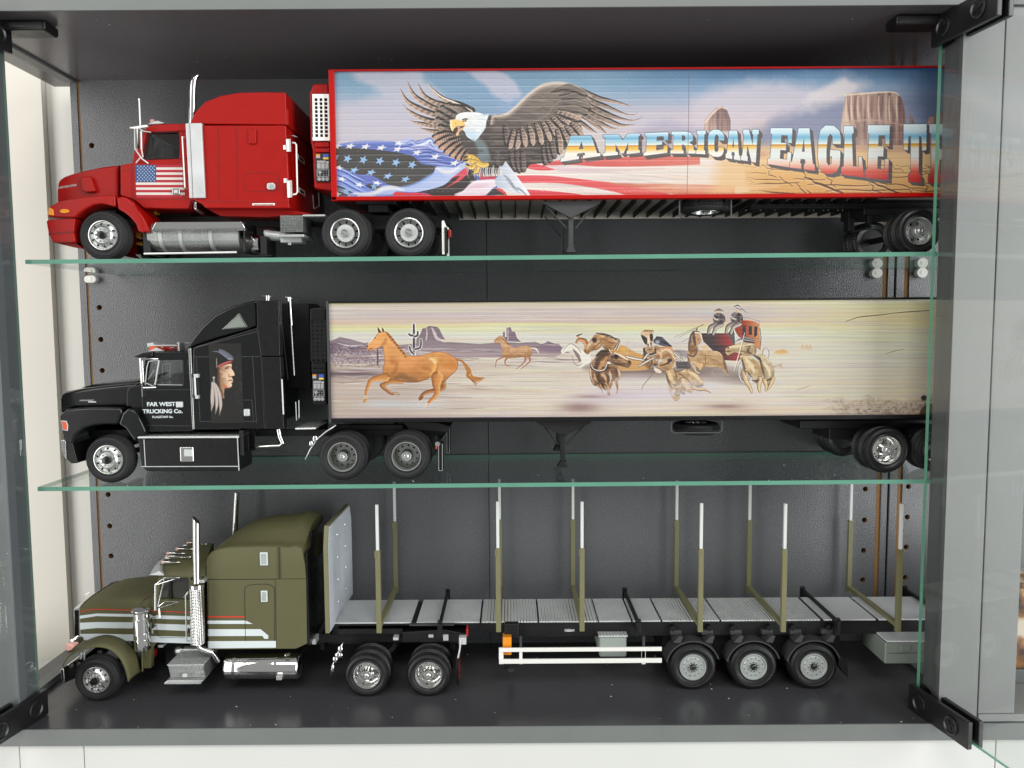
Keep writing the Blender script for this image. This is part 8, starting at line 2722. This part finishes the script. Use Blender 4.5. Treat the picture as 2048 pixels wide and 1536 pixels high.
V.put('window_divider', m, M['hub'])
m = MB()
V.rect(m, O4((1225, 215)), O4((1420, 320)), 0.050, 0.075)
V.put('seat', m, M['seat'], bevel=0.003)
m = MB()
V.rect(m, O4((1105, 70)), O4((1560, 110)), 0.060, 0.086)
V.rect(m, O4((1500, 60)), O4((1560, 340)), 0.024, 0.086)
V.put('cab_lining', m, M['hub'])
# visor
m = MB()
m.loft([roof_row(DC - 0.004, O5((330, 1108), (500, 1040), (585, 1110), (560, 1118))), roof_row(0.030, O5((405, 980), (510, 920), (560, 960), (540, 990))), roof_row(0.056, O5((475, 885), (590, 820), (620, 850), (600, 890)))])
V.put('sun_visor', m, M['silver'], smooth=30)
# roof lamps and horns
for a, b, d, rr_ in ((560, 890, 0.026, 1), (645, 738, 0.046, 1), (620, 790, 0.038, .8), (800, 664, 0.060, 1), (985, 560, 0.078, .9)):
    g = MB()
    V.tube(g, [(*O5((a + 30, b)), d), (*O5((a + 120, b)), d), (*O5((a + 230, b + 6)), d), (*O5((a + 300, b + 2)), d)], [3.6 * rr_, 3.6 * rr_, 2.2 * rr_, .6], seg=14)
    lp = V.put('roof_lamp', g, M['chrome'])
    g = MB()
    g.ball(V.w(O5((a + 10, b)), d), (V.r(5 * rr_), V.r(4 * rr_), V.r(3.6 * rr_)), 12)
    g.build('lamp_lens', M['pinklens'], lp)
for a, b, L_, d in ((630, 822, 400, 0.034), (930, 602, 370, 0.074)):
    g = MB()
    V.tube(g, [(*O5((a - 20, b)), d), (*O5((a + 20, b)), d), (*O5((a + L_ - 20, b - 18)), d)], [3.0, 1.2, .9], seg=12)
    g.ball(V.w(O5((a + L_, b - 18)), d), V.r(2.4), 10)
    V.put('air_horn', g, M['chrome'])

# mirror with its arms
g = MB()
for pts, r_ in (([(*O4((1050, 160)), .006), (*O4((1050, 440)), .006)], 2.6), ([(*O4((1060, 150)), .006), (*O4((1140, 85)), .010), (*O4((1310, 85)), DC)], 1.3), ([(*O4((1060, 160)), .006), (*O4((1260, 98)), DC)], 1.1),
                ([(*O4((1145, 100)), .010), (*O4((1075, 400)), .010)], 1.5), ([(*O4((1080, 400)), .008), (*O4((1150, 345)), .012), (*O4((1310, 350)), DC)], 1.2), ([(*O4((1085, 415)), .008), (*O4((1290, 355)), DC)], 1.1), ([(*O4((1088, 420)), .007), (*O4((1095, 520)), .007)], 2.2)):
    V.tube(g, pts, r_)
g.ball(V.w(O4((1055, 160)), .006), V.r(3), 10)
mr = V.put('mirror', g, M['chrome'])
g = MB()
V.tube(g, [(*O4((1360, 300)), .014), (*O4((1400, 245)), .010), (*O4((1378, 280)), .009), (*O4((1388, 780)), .009), (*O4((1425, 775)), .014)], 1.3)
V.put('grab_rail', g, M['alu'])
g = MB()
V.rect(g, O4((1400, 640)), O4((1424, 690)), DC - 0.0006, DC + 0.001)
V.put('door_handle', g, M['hub'])
g = MB()
V.line(g, O4((1230, 305), (1330, 240)), 0.040, 2.0)
V.put('wiper_arm', g, M['silver'])

# air cleaner
g = MB()
ct, cb_ = V.w(O4((907, 430)), 0.008), V.w(O4((907, 866)), 0.008)
hh = ct[2] - cb_[2]
rr_ = V.r(16.2)
g.lathe([(0, 0), (rr_ * .96, 0), (rr_, .0004), (rr_, hh * .24), (rr_ * 1.06, hh * .24), (rr_ * 1.06, hh * .27), (rr_, hh * .27), (rr_, hh * .40), (rr_ * 1.06, hh * .40), (rr_ * 1.06, hh * .43), (rr_, hh * .43),
         (rr_, hh * .74), (rr_ * 1.08, hh * .74), (rr_ * 1.08, hh * .77), (rr_ * .90, hh * .78), (rr_ * .90, hh * .93)], cb_, 2, 40)
ac = V.put('air_cleaner', g, M['chrome'])
g = MB()
g.lathe([(rr_ * .9, hh * .92), (rr_ * 1.10, hh * .95), (rr_ * 1.14, hh * .985), (rr_ * 1.08, hh * 1.0), (0, hh * 1.005)], cb_, 2, 40)
g.build('air_cleaner_lid', M['chrome'], ac)
g = MB()
V.tube(g, [(*O4((1000, 510)), .008), (*O4((1045, 505)), DC)], 3)
V.rect(g, O4((1005, 640)), O4((1022, 700)), .008, DC)
V.put('air_cleaner_bracket', g, M['chrome'])
# exhaust
g = MB()
ct, cb_ = V.w(O4((1503, 185)), 0.006), V.w(O4((1512, 800)), 0.006)
rr_ = V.r(14.2)
g.tube([cb_, ct], rr_, 32)
ex = V.put('exhaust_shield', g, M['mesh'])
g = MB()
g.tube([ct + np.array([0, 0, -.0005]), ct + np.array([0, 0, .0022])], rr_ * 1.04, 28)
g.build('shield_collar', M['chrome'], ex)
g = MB()
V.tube(g, [(*O5((1142, 1245)), .006), (*O5((1134, 700)), .006), (*O5((1130, 190)), .006)], [7.0, 7.0, 7.0], seg=24)
top = V.w(O5((1130, 190)), .006)
o_ = V.put('exhaust_stack', g, M['chrome'])
for v in o_.data.vertices:      # slanted mouth
    wx, wz = v.co.x + V.root.location.x, v.co.z + V.root.location.z
    if abs(wz - top[2]) < 0.0006:
        v.co.z += -(wx - top[0]) * 1.15 + 0.0008
g = MB()
g.tube([top + np.array([0, 0, -.004]), top + np.array([0, 0, .0006])], V.r(5.6), 20)
o2 = g.build('stack_mouth', M['hole'], ex)
for v in o2.data.vertices:
    wx, wz = v.co.x + V.root.location.x, v.co.z + V.root.location.z
    if wz > top[2] - 0.001:
        v.co.z += -(wx - top[0]) * 1.15 + 0.0004
g = MB()
V.tube(g, [(*O4((1515, 800)), .006), (*O4((1525, 850)), .006), (*c7((1105, 1085)), .007), (*c7((1165, 1102)), .009), (*c7((1185, 1130)), .012), (*c7((1205, 1160)), .014)], [4.6, 4.6, 4.6, 4.6, 5.2, 5.2], seg=18)
V.put('exhaust_elbow', g, M['chrome'])
g = MB()
V.tube(g, [(474, 985, .090), (470, 1062, .090), (468, 1150, .090)], 6.2, seg=20)
V.put('far_exhaust_stack', g, M['chrome'])
g = MB()
V.rect(g, O5((1195, 1195)), O5((1265, 1250)), 0.006, 0.020)
V.put('stack_bracket', g, M['alu'], bevel=0.0004)

# sleeper
DS = 0.012
m = V.prism(MB(), c7((1130, 640), (1568, 636), (1600, 632), (1765, 630), (1772, 1050), (1700, 1082), (1140, 1086)), DS, 0.104 - DS)
V.put('sleeper_body', m, M['olive'], bevel=0.0008)
n_ = 15
lowp = spline(c7((1130, 634), (1130, 520), (1140, 485), (1170, 455), (1260, 434), (1400, 428), (1500, 427), (1588, 428), (1650, 434), (1738, 440), (1765, 632)), 2)
hip = spline(c7((1190, 634), (1200, 470), (1225, 410), (1285, 360), (1345, 318), (1410, 285), (1480, 262), (1570, 248), (1700, 240), (1825, 250), (1840, 634)), 2)
lo3 = [P(x, y, V.Y + DS) for x, y in lowp]
hi3 = [P(x, y, V.Y + 0.044) for x, y in hip]
rows = []
for d, t in ((DS, 0.0), (DS + 0.0010, 0.02), (0.019, 0.06), (0.0235, 0.18), (0.029, 0.55), (0.036, 0.88), (0.045, 1.0), (0.059, 1.0), (0.068, 0.88), (0.075, 0.55), (0.0805, 0.18), (0.085, 0.06), (0.091, 0.02), (0.092, 0.0)):
    rows.append([(float(a[0] + (b[0] - a[0]) * t), V.Y + d, float(max(a[2] + (b[2] - a[2]) * t, lo3[0][2]) if i not in (0, len(lo3) - 1) else lo3[i][2])) for i, (a, b) in enumerate(zip(lo3, hi3))])
# inset at the side edges so the roof rolls over
for i, k in ((0, 0.0008), (len(rows) - 1, 0.0008)):
    rows[i] = [(x, y, z_ - (k if 0 < j < len(rows[i]) - 1 else 0)) for j, (x, y, z_) in enumerate(rows[i])]
m = MB()
m.loft(rows)
V.put('sleeper_roof', m, M['olive'], smooth=55)
xr_ = V.w(c7((1771, 800)), DS)[0]
m = MB().box(xr_ - 0.0002, xr_ + 0.0012, V.Y + DS + 0.0012, V.Y + 0.091, V.w(c7((1765, 1060)), DS)[2], V.w(c7((1750, 470)), DS)[2])
m.box(xr_ - 0.0006, xr_ + 0.0010, V.Y + 0.030, V.Y + 0.074, V.w(c7((1750, 470)), DS)[2] + 0.0001, V.w(c7((1750, 470)), DS)[2] + 0.012)
V.put('sleeper_back', m, M['hub'])
m = MB()
V.line(m, c7((1130, 637), (1590, 633), (1765, 631)), DS, 1.0)
V.line(m, c7((1592, 430), (1598, 630)), DS - 0.0004, 1.4, h=0.0007)
V.line(m, spline(c7((1380, 1030), (1374, 720), (1385, 685), (1420, 670), (1520, 668), (1555, 685), (1565, 720), (1566, 1030)), 4), DS, 1.3)
V.line(m, c7((1572, 640), (1576, 1080)), DS, .8)
V.line(m, c7((1144, 645), (1146, 1080)), DS, .8)
V.put('panel_seam', m, M['olivedark'])
stripes([c7((1138, 900), (1380, 900), (1425, 921), (1138, 921)), c7((1140, 955), (1475, 955), (1525, 996), (1525, 1016), (1500, 1016), (1488, 998), (1140, 999)), c7((1140, 1032), (1575, 1030), (1575, 1073), (1140, 1078))], M['stripe'], 'sleeper_stripe', DS - 0.0002)
m = MB()
V.line(m, c7((1138, 875), (1375, 875)), DS, 2.6)
V.put('sleeper_pinstripe', m, M['redline'])
for a, b in (((1470, 464), (1520, 548)), ((1476, 710), (1518, 782))):
    m = MB()
    V.rect(m, c7(a), c7(b), DS - 0.0012, DS + 0.001)
    fw = V.put('side_light_frame', m, M['stripe'], bevel=0.0005)
    m = MB()
    V.rect(m, c7((a[0] + 8, a[1] + 8)), c7((b[0] - 8, b[1] - 8)), DS - 0.0014, DS)
    m.build('side_light', M['rimgrey'], fw)
g = MB()
for y in (775, 797):
    for x in range(1160, 1380, 18):
        g.ball(V.w(c7((x, y)), DS), (V.r(.8), 0.0003, V.r(.8)), 6)
for x in range(1330, 1570, 24):
    g.ball(V.w(c7((x, 660)), DS), (V.r(.8), 0.0003, V.r(.8)), 6)
for y in range(690, 900, 20):
    g.ball(V.w(c7((1390, y)), DS), (V.r(.8), 0.0003, V.r(.8)), 6)
ob = V.put('rivet', g, M['stake'])
ob['kind'] = 'stuff'

# tank, boxes
def htank(nm, a, b, rpx, d, mm, straps=()):
    g = MB()
    pa, pb = V.w(a, d), V.w(b, d)
    r_ = V.r(rpx)
    L_ = pb[0] - pa[0]
    g.lathe([(0, 0), (r_ * .80, 0.0002), (r_ * .93, .0009), (r_, .0024), (r_, L_ - .0024), (r_ * .93, L_ - .0009), (r_ * .8, L_ - .0002), (0, L_)], pa, 0, 44)
    t_ = V.put(nm, g, mm, smooth=60)
    for x in straps:
        g = MB()
        q = V.w((x, a[1]), d)
        q[1:] = pa[1:]
        g.lathe([(r_, -.0011), (r_ + .0004, -.0011), (r_ + .0004, .0011), (r_, .0011)], q, 0, 40)
        g.build('tank_strap', M['chrome'], t_)
    return t_


tk = htank('fuel_tank', c7((1255, 1192)), c7((1735, 1192)), 26, 0.016, M['chrome'], [c7((1325, 0))[0], c7((1590, 0))[0]])
g = MB()
q = V.w(c7((1650, 1120)), 0.010)
g.lathe([(V.r(6.5), 0), (V.r(7), .0012), (V.r(5), .0016), (0, .0016)], q, 2, 20)
g.build('filler_cap', M['chrome'], tk)
g = MB()
V.rect(g, c7((1575, 1255)), c7((1610, 1282)), 0.003, 0.008)
V.put('tank_step', g, M['alu'], bevel=0.0003)
htank('air_tank', c7((935, 1090)), c7((1125, 1090)), 10.5, 0.030, M['alu'], [c7((985, 0))[0]])
g = MB()
fr4 = [V.w(p, 0.0) for p in O4((1182, 1045), (1572, 1045), (1572, 1215), (1182, 1215))]
x0, x1 = fr4[0][0], fr4[1][0]
zt_, zb_ = fr4[0][2], fr4[3][2]
yA = V.Y + 0.0
g.add([(x0, yA, zt_), (x1, yA, zt_), (x1, yA + .004, zb_), (x0, yA + .004, zb_), (x0, yA + .030, zt_), (x1, yA + .030, zt_), (x1, yA + .030, zb_), (x0, yA + .030, zb_)],
      [(0, 1, 2, 3), (4, 7, 6, 5), (0, 4, 5, 1), (1, 5, 6, 2), (3, 2, 6, 7), (0, 3, 7, 4)])
tb = V.put('tool_box', g, M['tread'], bevel=0.0005)
g = MB().box(x0 - .0003, x1 + .0003, yA - .0004, yA + .0302, zt_ - .0002, zt_ + .0006)
g.build('tool_box_lid', M['treadtop'], tb)
g = V.prism(MB(), O4((1142, 1240), (1180, 1212), (1572, 1212), (1545, 1240), (1545, 1254), (1142, 1256)), -0.002, 0.012)
V.put('side_step', g, M['alu'], bevel=0.0004)
g = MB()
V.rect(g, O4((1340, 1140)), O4((1395, 1180)), -0.0002, 0.001)
V.put('box_badge', g, M['silver'], bevel=0.0004)
# chassis
m = MB()
V.rect(m, O4((880, 800)), c8((975, 1005)), 0.034, 0.038)
V.rect(m, O4((880, 800)), c8((975, 1005)), 0.066, 0.070)
for x in (300, 420, 640, 760, 900):
    V.rect(m, (x, 1272), (x + 9, 1300), 0.038, 0.066)
V.rect(m, c8((0, 960)), c8((960, 1010)), 0.033, 0.034)
V.put('chassis_rail', m, M['chassis'], bevel=0.0004)
m = V.prism(MB(), c8((600, 950), (850, 935), (975, 960), (980, 1000), (940, 1010), (600, 1010)), 0.024, 0.080)
V.put('rear_frame', m, M['chassis'], bevel=0.0006)
m = MB()
V.rect(m, c8((220, 930)), c8((600, 960)), 0.028, 0.076)
V.put('fifth_wheel', m, M['chassis'])
m = MB()
V.rect(m, (330, 1260), (400, 1330), 0.038, 0.066)
V.put('engine_block', m, M['chassis'])
for p, q in ((O4((1076, 822)), O4((1128, 850))), (c8((70, 990)), c8((92, 1020))), (c8((752, 964)), c8((780, 980))), (c8((838, 964)), c8((868, 998))), (c8((545, 980)), c8((575, 996)))):
    m = MB()
    V.rect(m, p, q, 0.0228, 0.034)
    V.put('frame_label', m, M['silver'])
m = MB()
V.rect(m, O4((1004, 895)), O4((1026, 965)), 0.024, 0.030)
V.put('step_lamp', m, M['redlens'])
# quarter mudguard, tail
g = MB()
pts = c8((255, 1010), (235, 1050), (215, 1090), (200, 1130), (188, 1165), (182, 1206))
wds = (0.014, 0.018, 0.020, 0.020, 0.016, 0.010)
rows = [[tuple(P(x + k, y, V.Y + 0.004 + d * w_ / 0.02)) for (x, y), w_ in zip(pts, wds)] for d, k in ((0.0, 0), (0.010, 1), (0.022, 0))]
g.loft(rows, closed=False, caps=False)
o_ = V.put('mudguard', g, M['chrome'])
sm_ = o_.modifiers.new('thick', 'SOLIDIFY')
sm_.thickness = 0.0009
g = MB()
for x, y, a, b in ((235, 1050, 5, 8), (222, 1085, 6, 6), (205, 1110, 5, 7), (238, 1085, 4, 5), (192, 1160, 3, 9)):
    g.ball(V.w(c8((x, y)), 0.004), (V.r(a), V.r(2), V.r(b)), 10)
V.put('mudguard_ornament', g, M['chrome'])
g = MB()
V.tube(g, [(*c8((942, 985)), .006), (*c8((935, 1050)), .006), (*c8((925, 1100)), .006)], 2.0)
V.rect(g, c8((930, 982)), c8((972, 1022)), 0.006, 0.012)
V.put('flap_hanger', g, M['silver'], bevel=0.0003)
g = MB()
V.rect(g, c8((912, 1095)), c8((930, 1260)), 0.008, 0.024)
V.put('mud_flap', g, M['hub'])
g = MB()
V.rect(g, c8((930, 1130)), c8((932, 1225)), 0.0085, 0.0225)
V.put('flap_strip', g, M['redlens'])
g = MB()
V.rect(g, c8((972, 930)), c8((984, 975)), 0.012, 0.02)
V.put('tail_lamp', g, M['redlens'])

# ================================================================ log trailer
V = Vehicle('log_trailer', 'empty log trailer with olive stakes, grey ribbed deck and a sloping headboard', 'model trailer', 0.599, (0.12, 0.645, ZFLOOR + 0.0002))
LT = V
ZD = PZ(1100, 1241, 0 - 0.2423)[2]
dN, dF = 0.0150, 0.0665
# deck plates; the far and near edges run straight across
def deck_x(px):
    return P(px, 1241, V.Y + dN)[0]


for i, (a, b) in enumerate(((663, 822), (833, 959), (963, 1075), (1078.5, 1195), (1198, 1262), (1266, 1321), (1325, 1439), (1443, 1641), (1648, 1752), (1758, 1900))):
    m = MB().box(deck_x(a), deck_x(b), V.Y + dN, V.Y + dF, ZD - 0.0012, ZD)
    V.put('deck_plate', m, M['deck'] if i not in (2, 3, 6, 7) else M['deck2'], bevel=0.0002)
xL, xR = deck_x(655), deck_x(1990)
m = MB().box(xL, xR, V.Y + dN + 0.0008, V.Y + dF - 0.0008, ZD - 0.0030, ZD - 0.0013)
V.put('deck_frame', m, M['chassis'])
zz = lambda py, d=0.016: P(1100, py, V.Y + d)[2]
m = MB()
m.prism([(deck_x(990), zz(1243)), (xR, zz(1243)), (xR, zz(1272)), (deck_x(1010), zz(1274)), (deck_x(975), zz(1262)), (deck_x(940), zz(1251)), (deck_x(880), zz(1247)), (deck_x(655), zz(1247)), (deck_x(655), zz(1243.5))], V.Y + 0.0165, V.Y + 0.020)
m.prism([(deck_x(990), zz(1243)), (xR, zz(1243)), (xR, zz(1272)), (deck_x(1010), zz(1274)), (deck_x(975), zz(1262)), (deck_x(940), zz(1251)), (deck_x(880), zz(1247)), (deck_x(655), zz(1247)), (deck_x(655), zz(1243.5))], V.Y + 0.060, V.Y + 0.0635)
V.put('main_beam', m, M['chassis'], bevel=0.0003)
m = MB()
V.rect(m, c8((640, 902)), c8((900, 912)), 0.012, 0.016)
V.put('gooseneck_plate', m, M['chassisgrey'])
# headboard
xh = P(651, 1255, V.Y)[0]
za_, zb_ = P(650, 1266, V.Y)[2], P(654, 1052, V.Y + 0.003)[2]
y0, y1 = V.Y - 0.001, V.Y + 0.0885
zch = P(646, 1094, V.Y)[2]
zf_t, zf_c = P(694, 1008, V.Y + 0.082)[2], P(701, 1033, V.Y + 0.088)[2]
ply = [(y0, za_), (y0, zch), (V.Y + 0.004, zb_), (V.Y + 0.082, zf_t), (y1, zf_c), (y1, za_)]
m = MB()
m.loft([[(xh, y, z_) for y, z_ in ply], [(xh + 0.0035, y, z_) for y, z_ in ply]])
hb = V.put('headboard', m, M['stake'], bevel=0.0003)
cy, cz = (y0 + y1) / 2, (za_ + zb_) / 2
ply2 = [(cy + (y - cy) * 0.965, cz + (z_ - cz) * 0.975) for y, z_ in ply]
m = MB()
m.loft([[(xh + 0.003, y, z_) for y, z_ in ply2], [(xh + 0.0040, y, z_) for y, z_ in ply2]])
m.build('headboard_panel', M['board'], hb, bevel=0.0002)
for ty in (0.35, 0.68):
    for k in range(4):
        g = MB()
        q = (xh + 0.0040, y0 + (y1 - y0) * ty, za_ + (zb_ - za_) * (0.16 + 0.22 * k + 0.03 * ty))
        g.ball(q, (0.0004, 0.0007, 0.0007), 8)
        g.build('bolt', M['chrome'], hb)
# stake frames
SF = [(757, 1265, 1100, 1008, 793, 1175.5, 1037.5, 955), (996.5, 1263, 1095.5, 1002, 999.5, 1175, 1036, 950), (1164, 1261.5, 1095.5, 1002, 1143.5, 1175.5, 1036, 955), (1401, 1263, 1097, 1005, 1347.5, 1170.5, 1037.5, 952.5),
      (1567.5, 1263, 1097, 1006, 1495.7, 1172, 1039, 953), (1798, 1263, 1098, 1006, 1699, 1173, 1039, 969)]
for i, (nx, nb_, nt, ntop, fx_, fb, ft, ftop) in enumerate(SF):
    xa = P(nx, (nb_ + nt) / 2, V.Y)[0]
    zb0, zt0_ = P(nx, nb_, V.Y)[2], P(nx, nt, V.Y)[2]
    ze = P(nx, ntop, V.Y + 0.002)[2]
    hw = V.r(5.2)
    yF = V.Y + 0.090
    m = MB().box(xa - hw, xa + hw, V.Y - 0.001, yF + 0.003, zb0 + 0.0036, zb0 + 0.0070)
    sf = V.put('bolster', m, M['stake'], bevel=0.0003)
    for yy in (V.Y, yF):
        m = MB()
        m.loft([[(xa - hw * .95, yy - .0016, zb0), (xa + hw * .95, yy - .0016, zb0), (xa + hw * .95, yy + .0020, zb0), (xa - hw * .95, yy + .0020, zb0)],
                [(xa - hw * .95, yy - .0016, zt0_), (xa + hw * .95, yy - .0016, zt0_), (xa + hw * .95, yy + .0020, zt0_), (xa - hw * .95, yy + .0020, zt0_)]])
        st = m.build('stake', M['stake'], sf, bevel=0.0002)
        m = MB().box(xa - hw * .58, xa + hw * .58, yy - .0010, yy + .0014, zt0_ - 0.002, ze)
        m.build('stake_extension', M['extension'], sf, bevel=0.0002)
        m = MB().box(xa - hw * 1.12, xa - hw * .6, yy - .0019, yy - .0010, zt0_ - 0.006, zt0_ - 0.0008)
        m.build('stake_clip', M['stake'], sf)
    m = MB()
    m.loft([[(xa - hw * .5, V.Y + .004, zb0 + .007), (xa + hw * .5, V.Y + .004, zb0 + .007), (xa + hw * .5, V.Y + .0042, zb0 + .0072), (xa - hw * .5, V.Y + .0042, zb0 + .0072)],
            [(xa - hw * .5, V.Y + .0021, zb0 + .0125), (xa + hw * .5, V.Y + .0021, zb0 + .0125), (xa + hw * .5, V.Y + .0024, zb0 + .0127), (xa - hw * .5, V.Y + .0024, zb0 + .0127)]])
    m.build('gusset', M['stake'], sf)
# black cross bunks
for px in (880, 1277, 1676, 1905):
    xa = P(px, 1258, V.Y + 0.006)[0]
    m = MB().box(xa - 0.0013, xa + 0.0013, V.Y + 0.004, V.Y + 0.086, ZD - 0.006, ZD + 0.0024)
    for yy in (V.Y + 0.006, V.Y + 0.081):
        m.box(xa - 0.0020, xa + 0.0020, yy, yy + 0.003, ZD - 0.010, ZD + 0.0040)
    V.put('cross_bunk', m, M['chassis'], bevel=0.0003)
# side guard
m = MB()
V.rect(m, c8((1165, 1040)), s1((362, 1063)), 0.0, 0.0016)
sg = V.put('side_guard', m, M['rail'], bevel=0.0003)
m = MB()
V.rect(m, c8((1165, 1106)), s1((362, 1132)), 0.0, 0.0016)
m.build('guard_bar', M['rail'], sg, bevel=0.0003)
for a, b in ((1164, 1190), (1283, 1301), (2000, 2022)):
    m = MB()
    V.rect(m, c8((a, 1042)), c8((b, 1136)), 0.0008, 0.0024)
    m.build('guard_post', M['rail'], sg)
m = MB()
V.rect(m, s1((244, 1060)), s1((264, 1100)), 0.0008, 0.0024)
m.build('guard_post', M['rail'], sg)
for x in (1285, 2005):
    m = MB()
    V.rect(m, c8((x, 975)), c8((x + 14, 1045)), 0.002, 0.004)
    m.build('guard_hanger', M['chassisgrey'], sg)
m = MB()
V.rect(m, c8((1186, 980)), c8((1238, 1084)), 0.004, 0.014)
V.put('side_marker', m, M['amber'], bevel=0.0006)
m = MB()
V.rect(m, c8((1195, 900)), c8((1280, 990)), 0.010, 0.020)
V.rect(m, c8((1195, 1080)), c8((1230, 1165)), 0.010, 0.030)
V.put('coupling_box', m, M['chassis'], bevel=0.0008)
g = MB()
g.tube([V.w(c8((1235, 1160)), .010), V.w(c8((1235, 1160)), .030)], V.r(8), 16)
V.put('landing_foot', g, M['chassis'])
g = MB()
c_ = V.w(c8((1832, 1035)), 0.024)
V.rect(g, c8((1752, 975)), c8((1912, 1096)), 0.010, 0.050)
gb = V.put('air_reservoir', g, M['greybox'], bevel=0.0016, bseg=3)
q0, q1 = V.w(c8((1748, 1030)), 0.008), V.w(c8((1918, 1030)), 0.008)
zt3 = V.w(c8((1800, 972)), 0.010)[2]
g = MB().box(q0[0], q1[0], V.Y + 0.008, V.Y + 0.050, zt3, zt3 + 0.0012)
g.build('reservoir_lid', M['deck2'], gb, bevel=0.0003)
text_part(V, 'frame_lettering', 'GSODAM', c8((1548, 945)), 7.5, 0.0160, M['extension'], width_px=20, bold=0.03)
m = MB()
V.rect(m, c8((1560, 940)), c8((1595, 944)), 0.0158, 0.0166)
V.put('label_underline', m, M['extension'])
# three axles
RS = V.r(49.8)
zc = ZFLOOR + RS + 2e-4
for cx, cy_ in (s1((545, 1145)), s1((900, 1145)), s1((1253, 1145))):
    p = (cx, cy_)
    X = V.w(p, 0.004)[0]
    put_wheel(V, p, 0.004, 'single', RS, 0.0155, 0.56, z=zc, spin=X * 31, X=X, rubber=M['rubber2'])
    put_wheel(V, p, 0.088, 'single', RS, 0.0155, 0.56, True, z=zc, X=X, rubber=M['rubber2'])
    m = MB()
    m.tube([(X, V.Y + 0.010, zc), (X, V.Y + 0.082, zc)], 0.0026, 12)
    V.put('axle', m, M['chassis'])
    for d0 in (0.0045, 0.072):
        arc_ = []
        for a in np.linspace(18, 168, 19):
            arc_.append((X + RS * 1.15 * math.cos(rad(a)), zc + RS * 1.15 * math.sin(rad(a)) * 0.98))
        inner = [(X + (x - X) * 0.955, zc + (z_ - zc) * 0.955) for x, z_ in arc_]
        m = MB().prism(arc_ + inner[::-1], V.Y + d0, V.Y + d0 + 0.0165)
        V.put('mudguard', m, M['chassisgrey'], smooth=30)
    for sx in (-1, 1):
        m = MB()
        xx = X + sx * RS * 0.66
        m.prism([(xx - .003, zc + RS * 1.02), (xx + .002, zc + RS * 1.30), (xx + .005, zc + RS * 1.28), (xx + .003, zc + RS * .98)], V.Y + 0.006, V.Y + 0.020)
        m.box(xx - .004, xx + .005, V.Y + 0.012, V.Y + 0.022, zc + RS * 1.22, zc + RS * 1.42)
        V.put('mudguard_bracket', m, M['chassisgrey'], bevel=0.0003)
        g = MB()
        g.tube([(xx + sx * .002, V.Y + .012, zc + RS * 1.50), (xx + sx * .002, V.Y + .017, zc + RS * 1.50)], .0024, 6)
        V.put('bunk_bolt', g, M['hub'])
m = V.prism(MB(), s1((1400, 1080), (1448, 1120), (1450, 1218), (1395, 1140)), 0.006, 0.020)
V.put('mud_flap', m, M['chassis'])
m = MB()
m.box(deck_x(1330), deck_x(1690), V.Y + 0.024, V.Y + 0.058, zc - 0.002, ZD - 0.009)
V.put('suspension', m, M['chassis'])
# rear tool box
q0, q1 = s1((1668, 1010)), s1((2060, 1135))
m = MB()
V.rect(m, q0, q1, 0.0, 0.040)
tb = V.put('tool_box', m, M['greybox2'], bevel=0.0012, bseg=3)
xl, xr2 = V.w(s1((1690, 1005)), 0)[0], V.w(s1((2070, 1005)), 0)[0]
zl = V.w(s1((1700, 1006)), 0)[2]
m = MB().box(xl - .002, xr2, V.Y - .0012, V.Y + .042, zl, zl + .0014)
m.build('tool_box_lid', M['deck'], tb, bevel=0.0004)
m = MB()
V.rect(m, s1((1762, 1028)), s1((1820, 1062)), -0.0006, 0.002)
m.build('tool_box_latch', M['greybox2'], tb, bevel=0.0004)
m = MB()
V.line(m, s1((1690, 1072), (2050, 1068)), 0.0, 1.0)
m.build('tool_box_seam', M['chassisgrey'], tb)
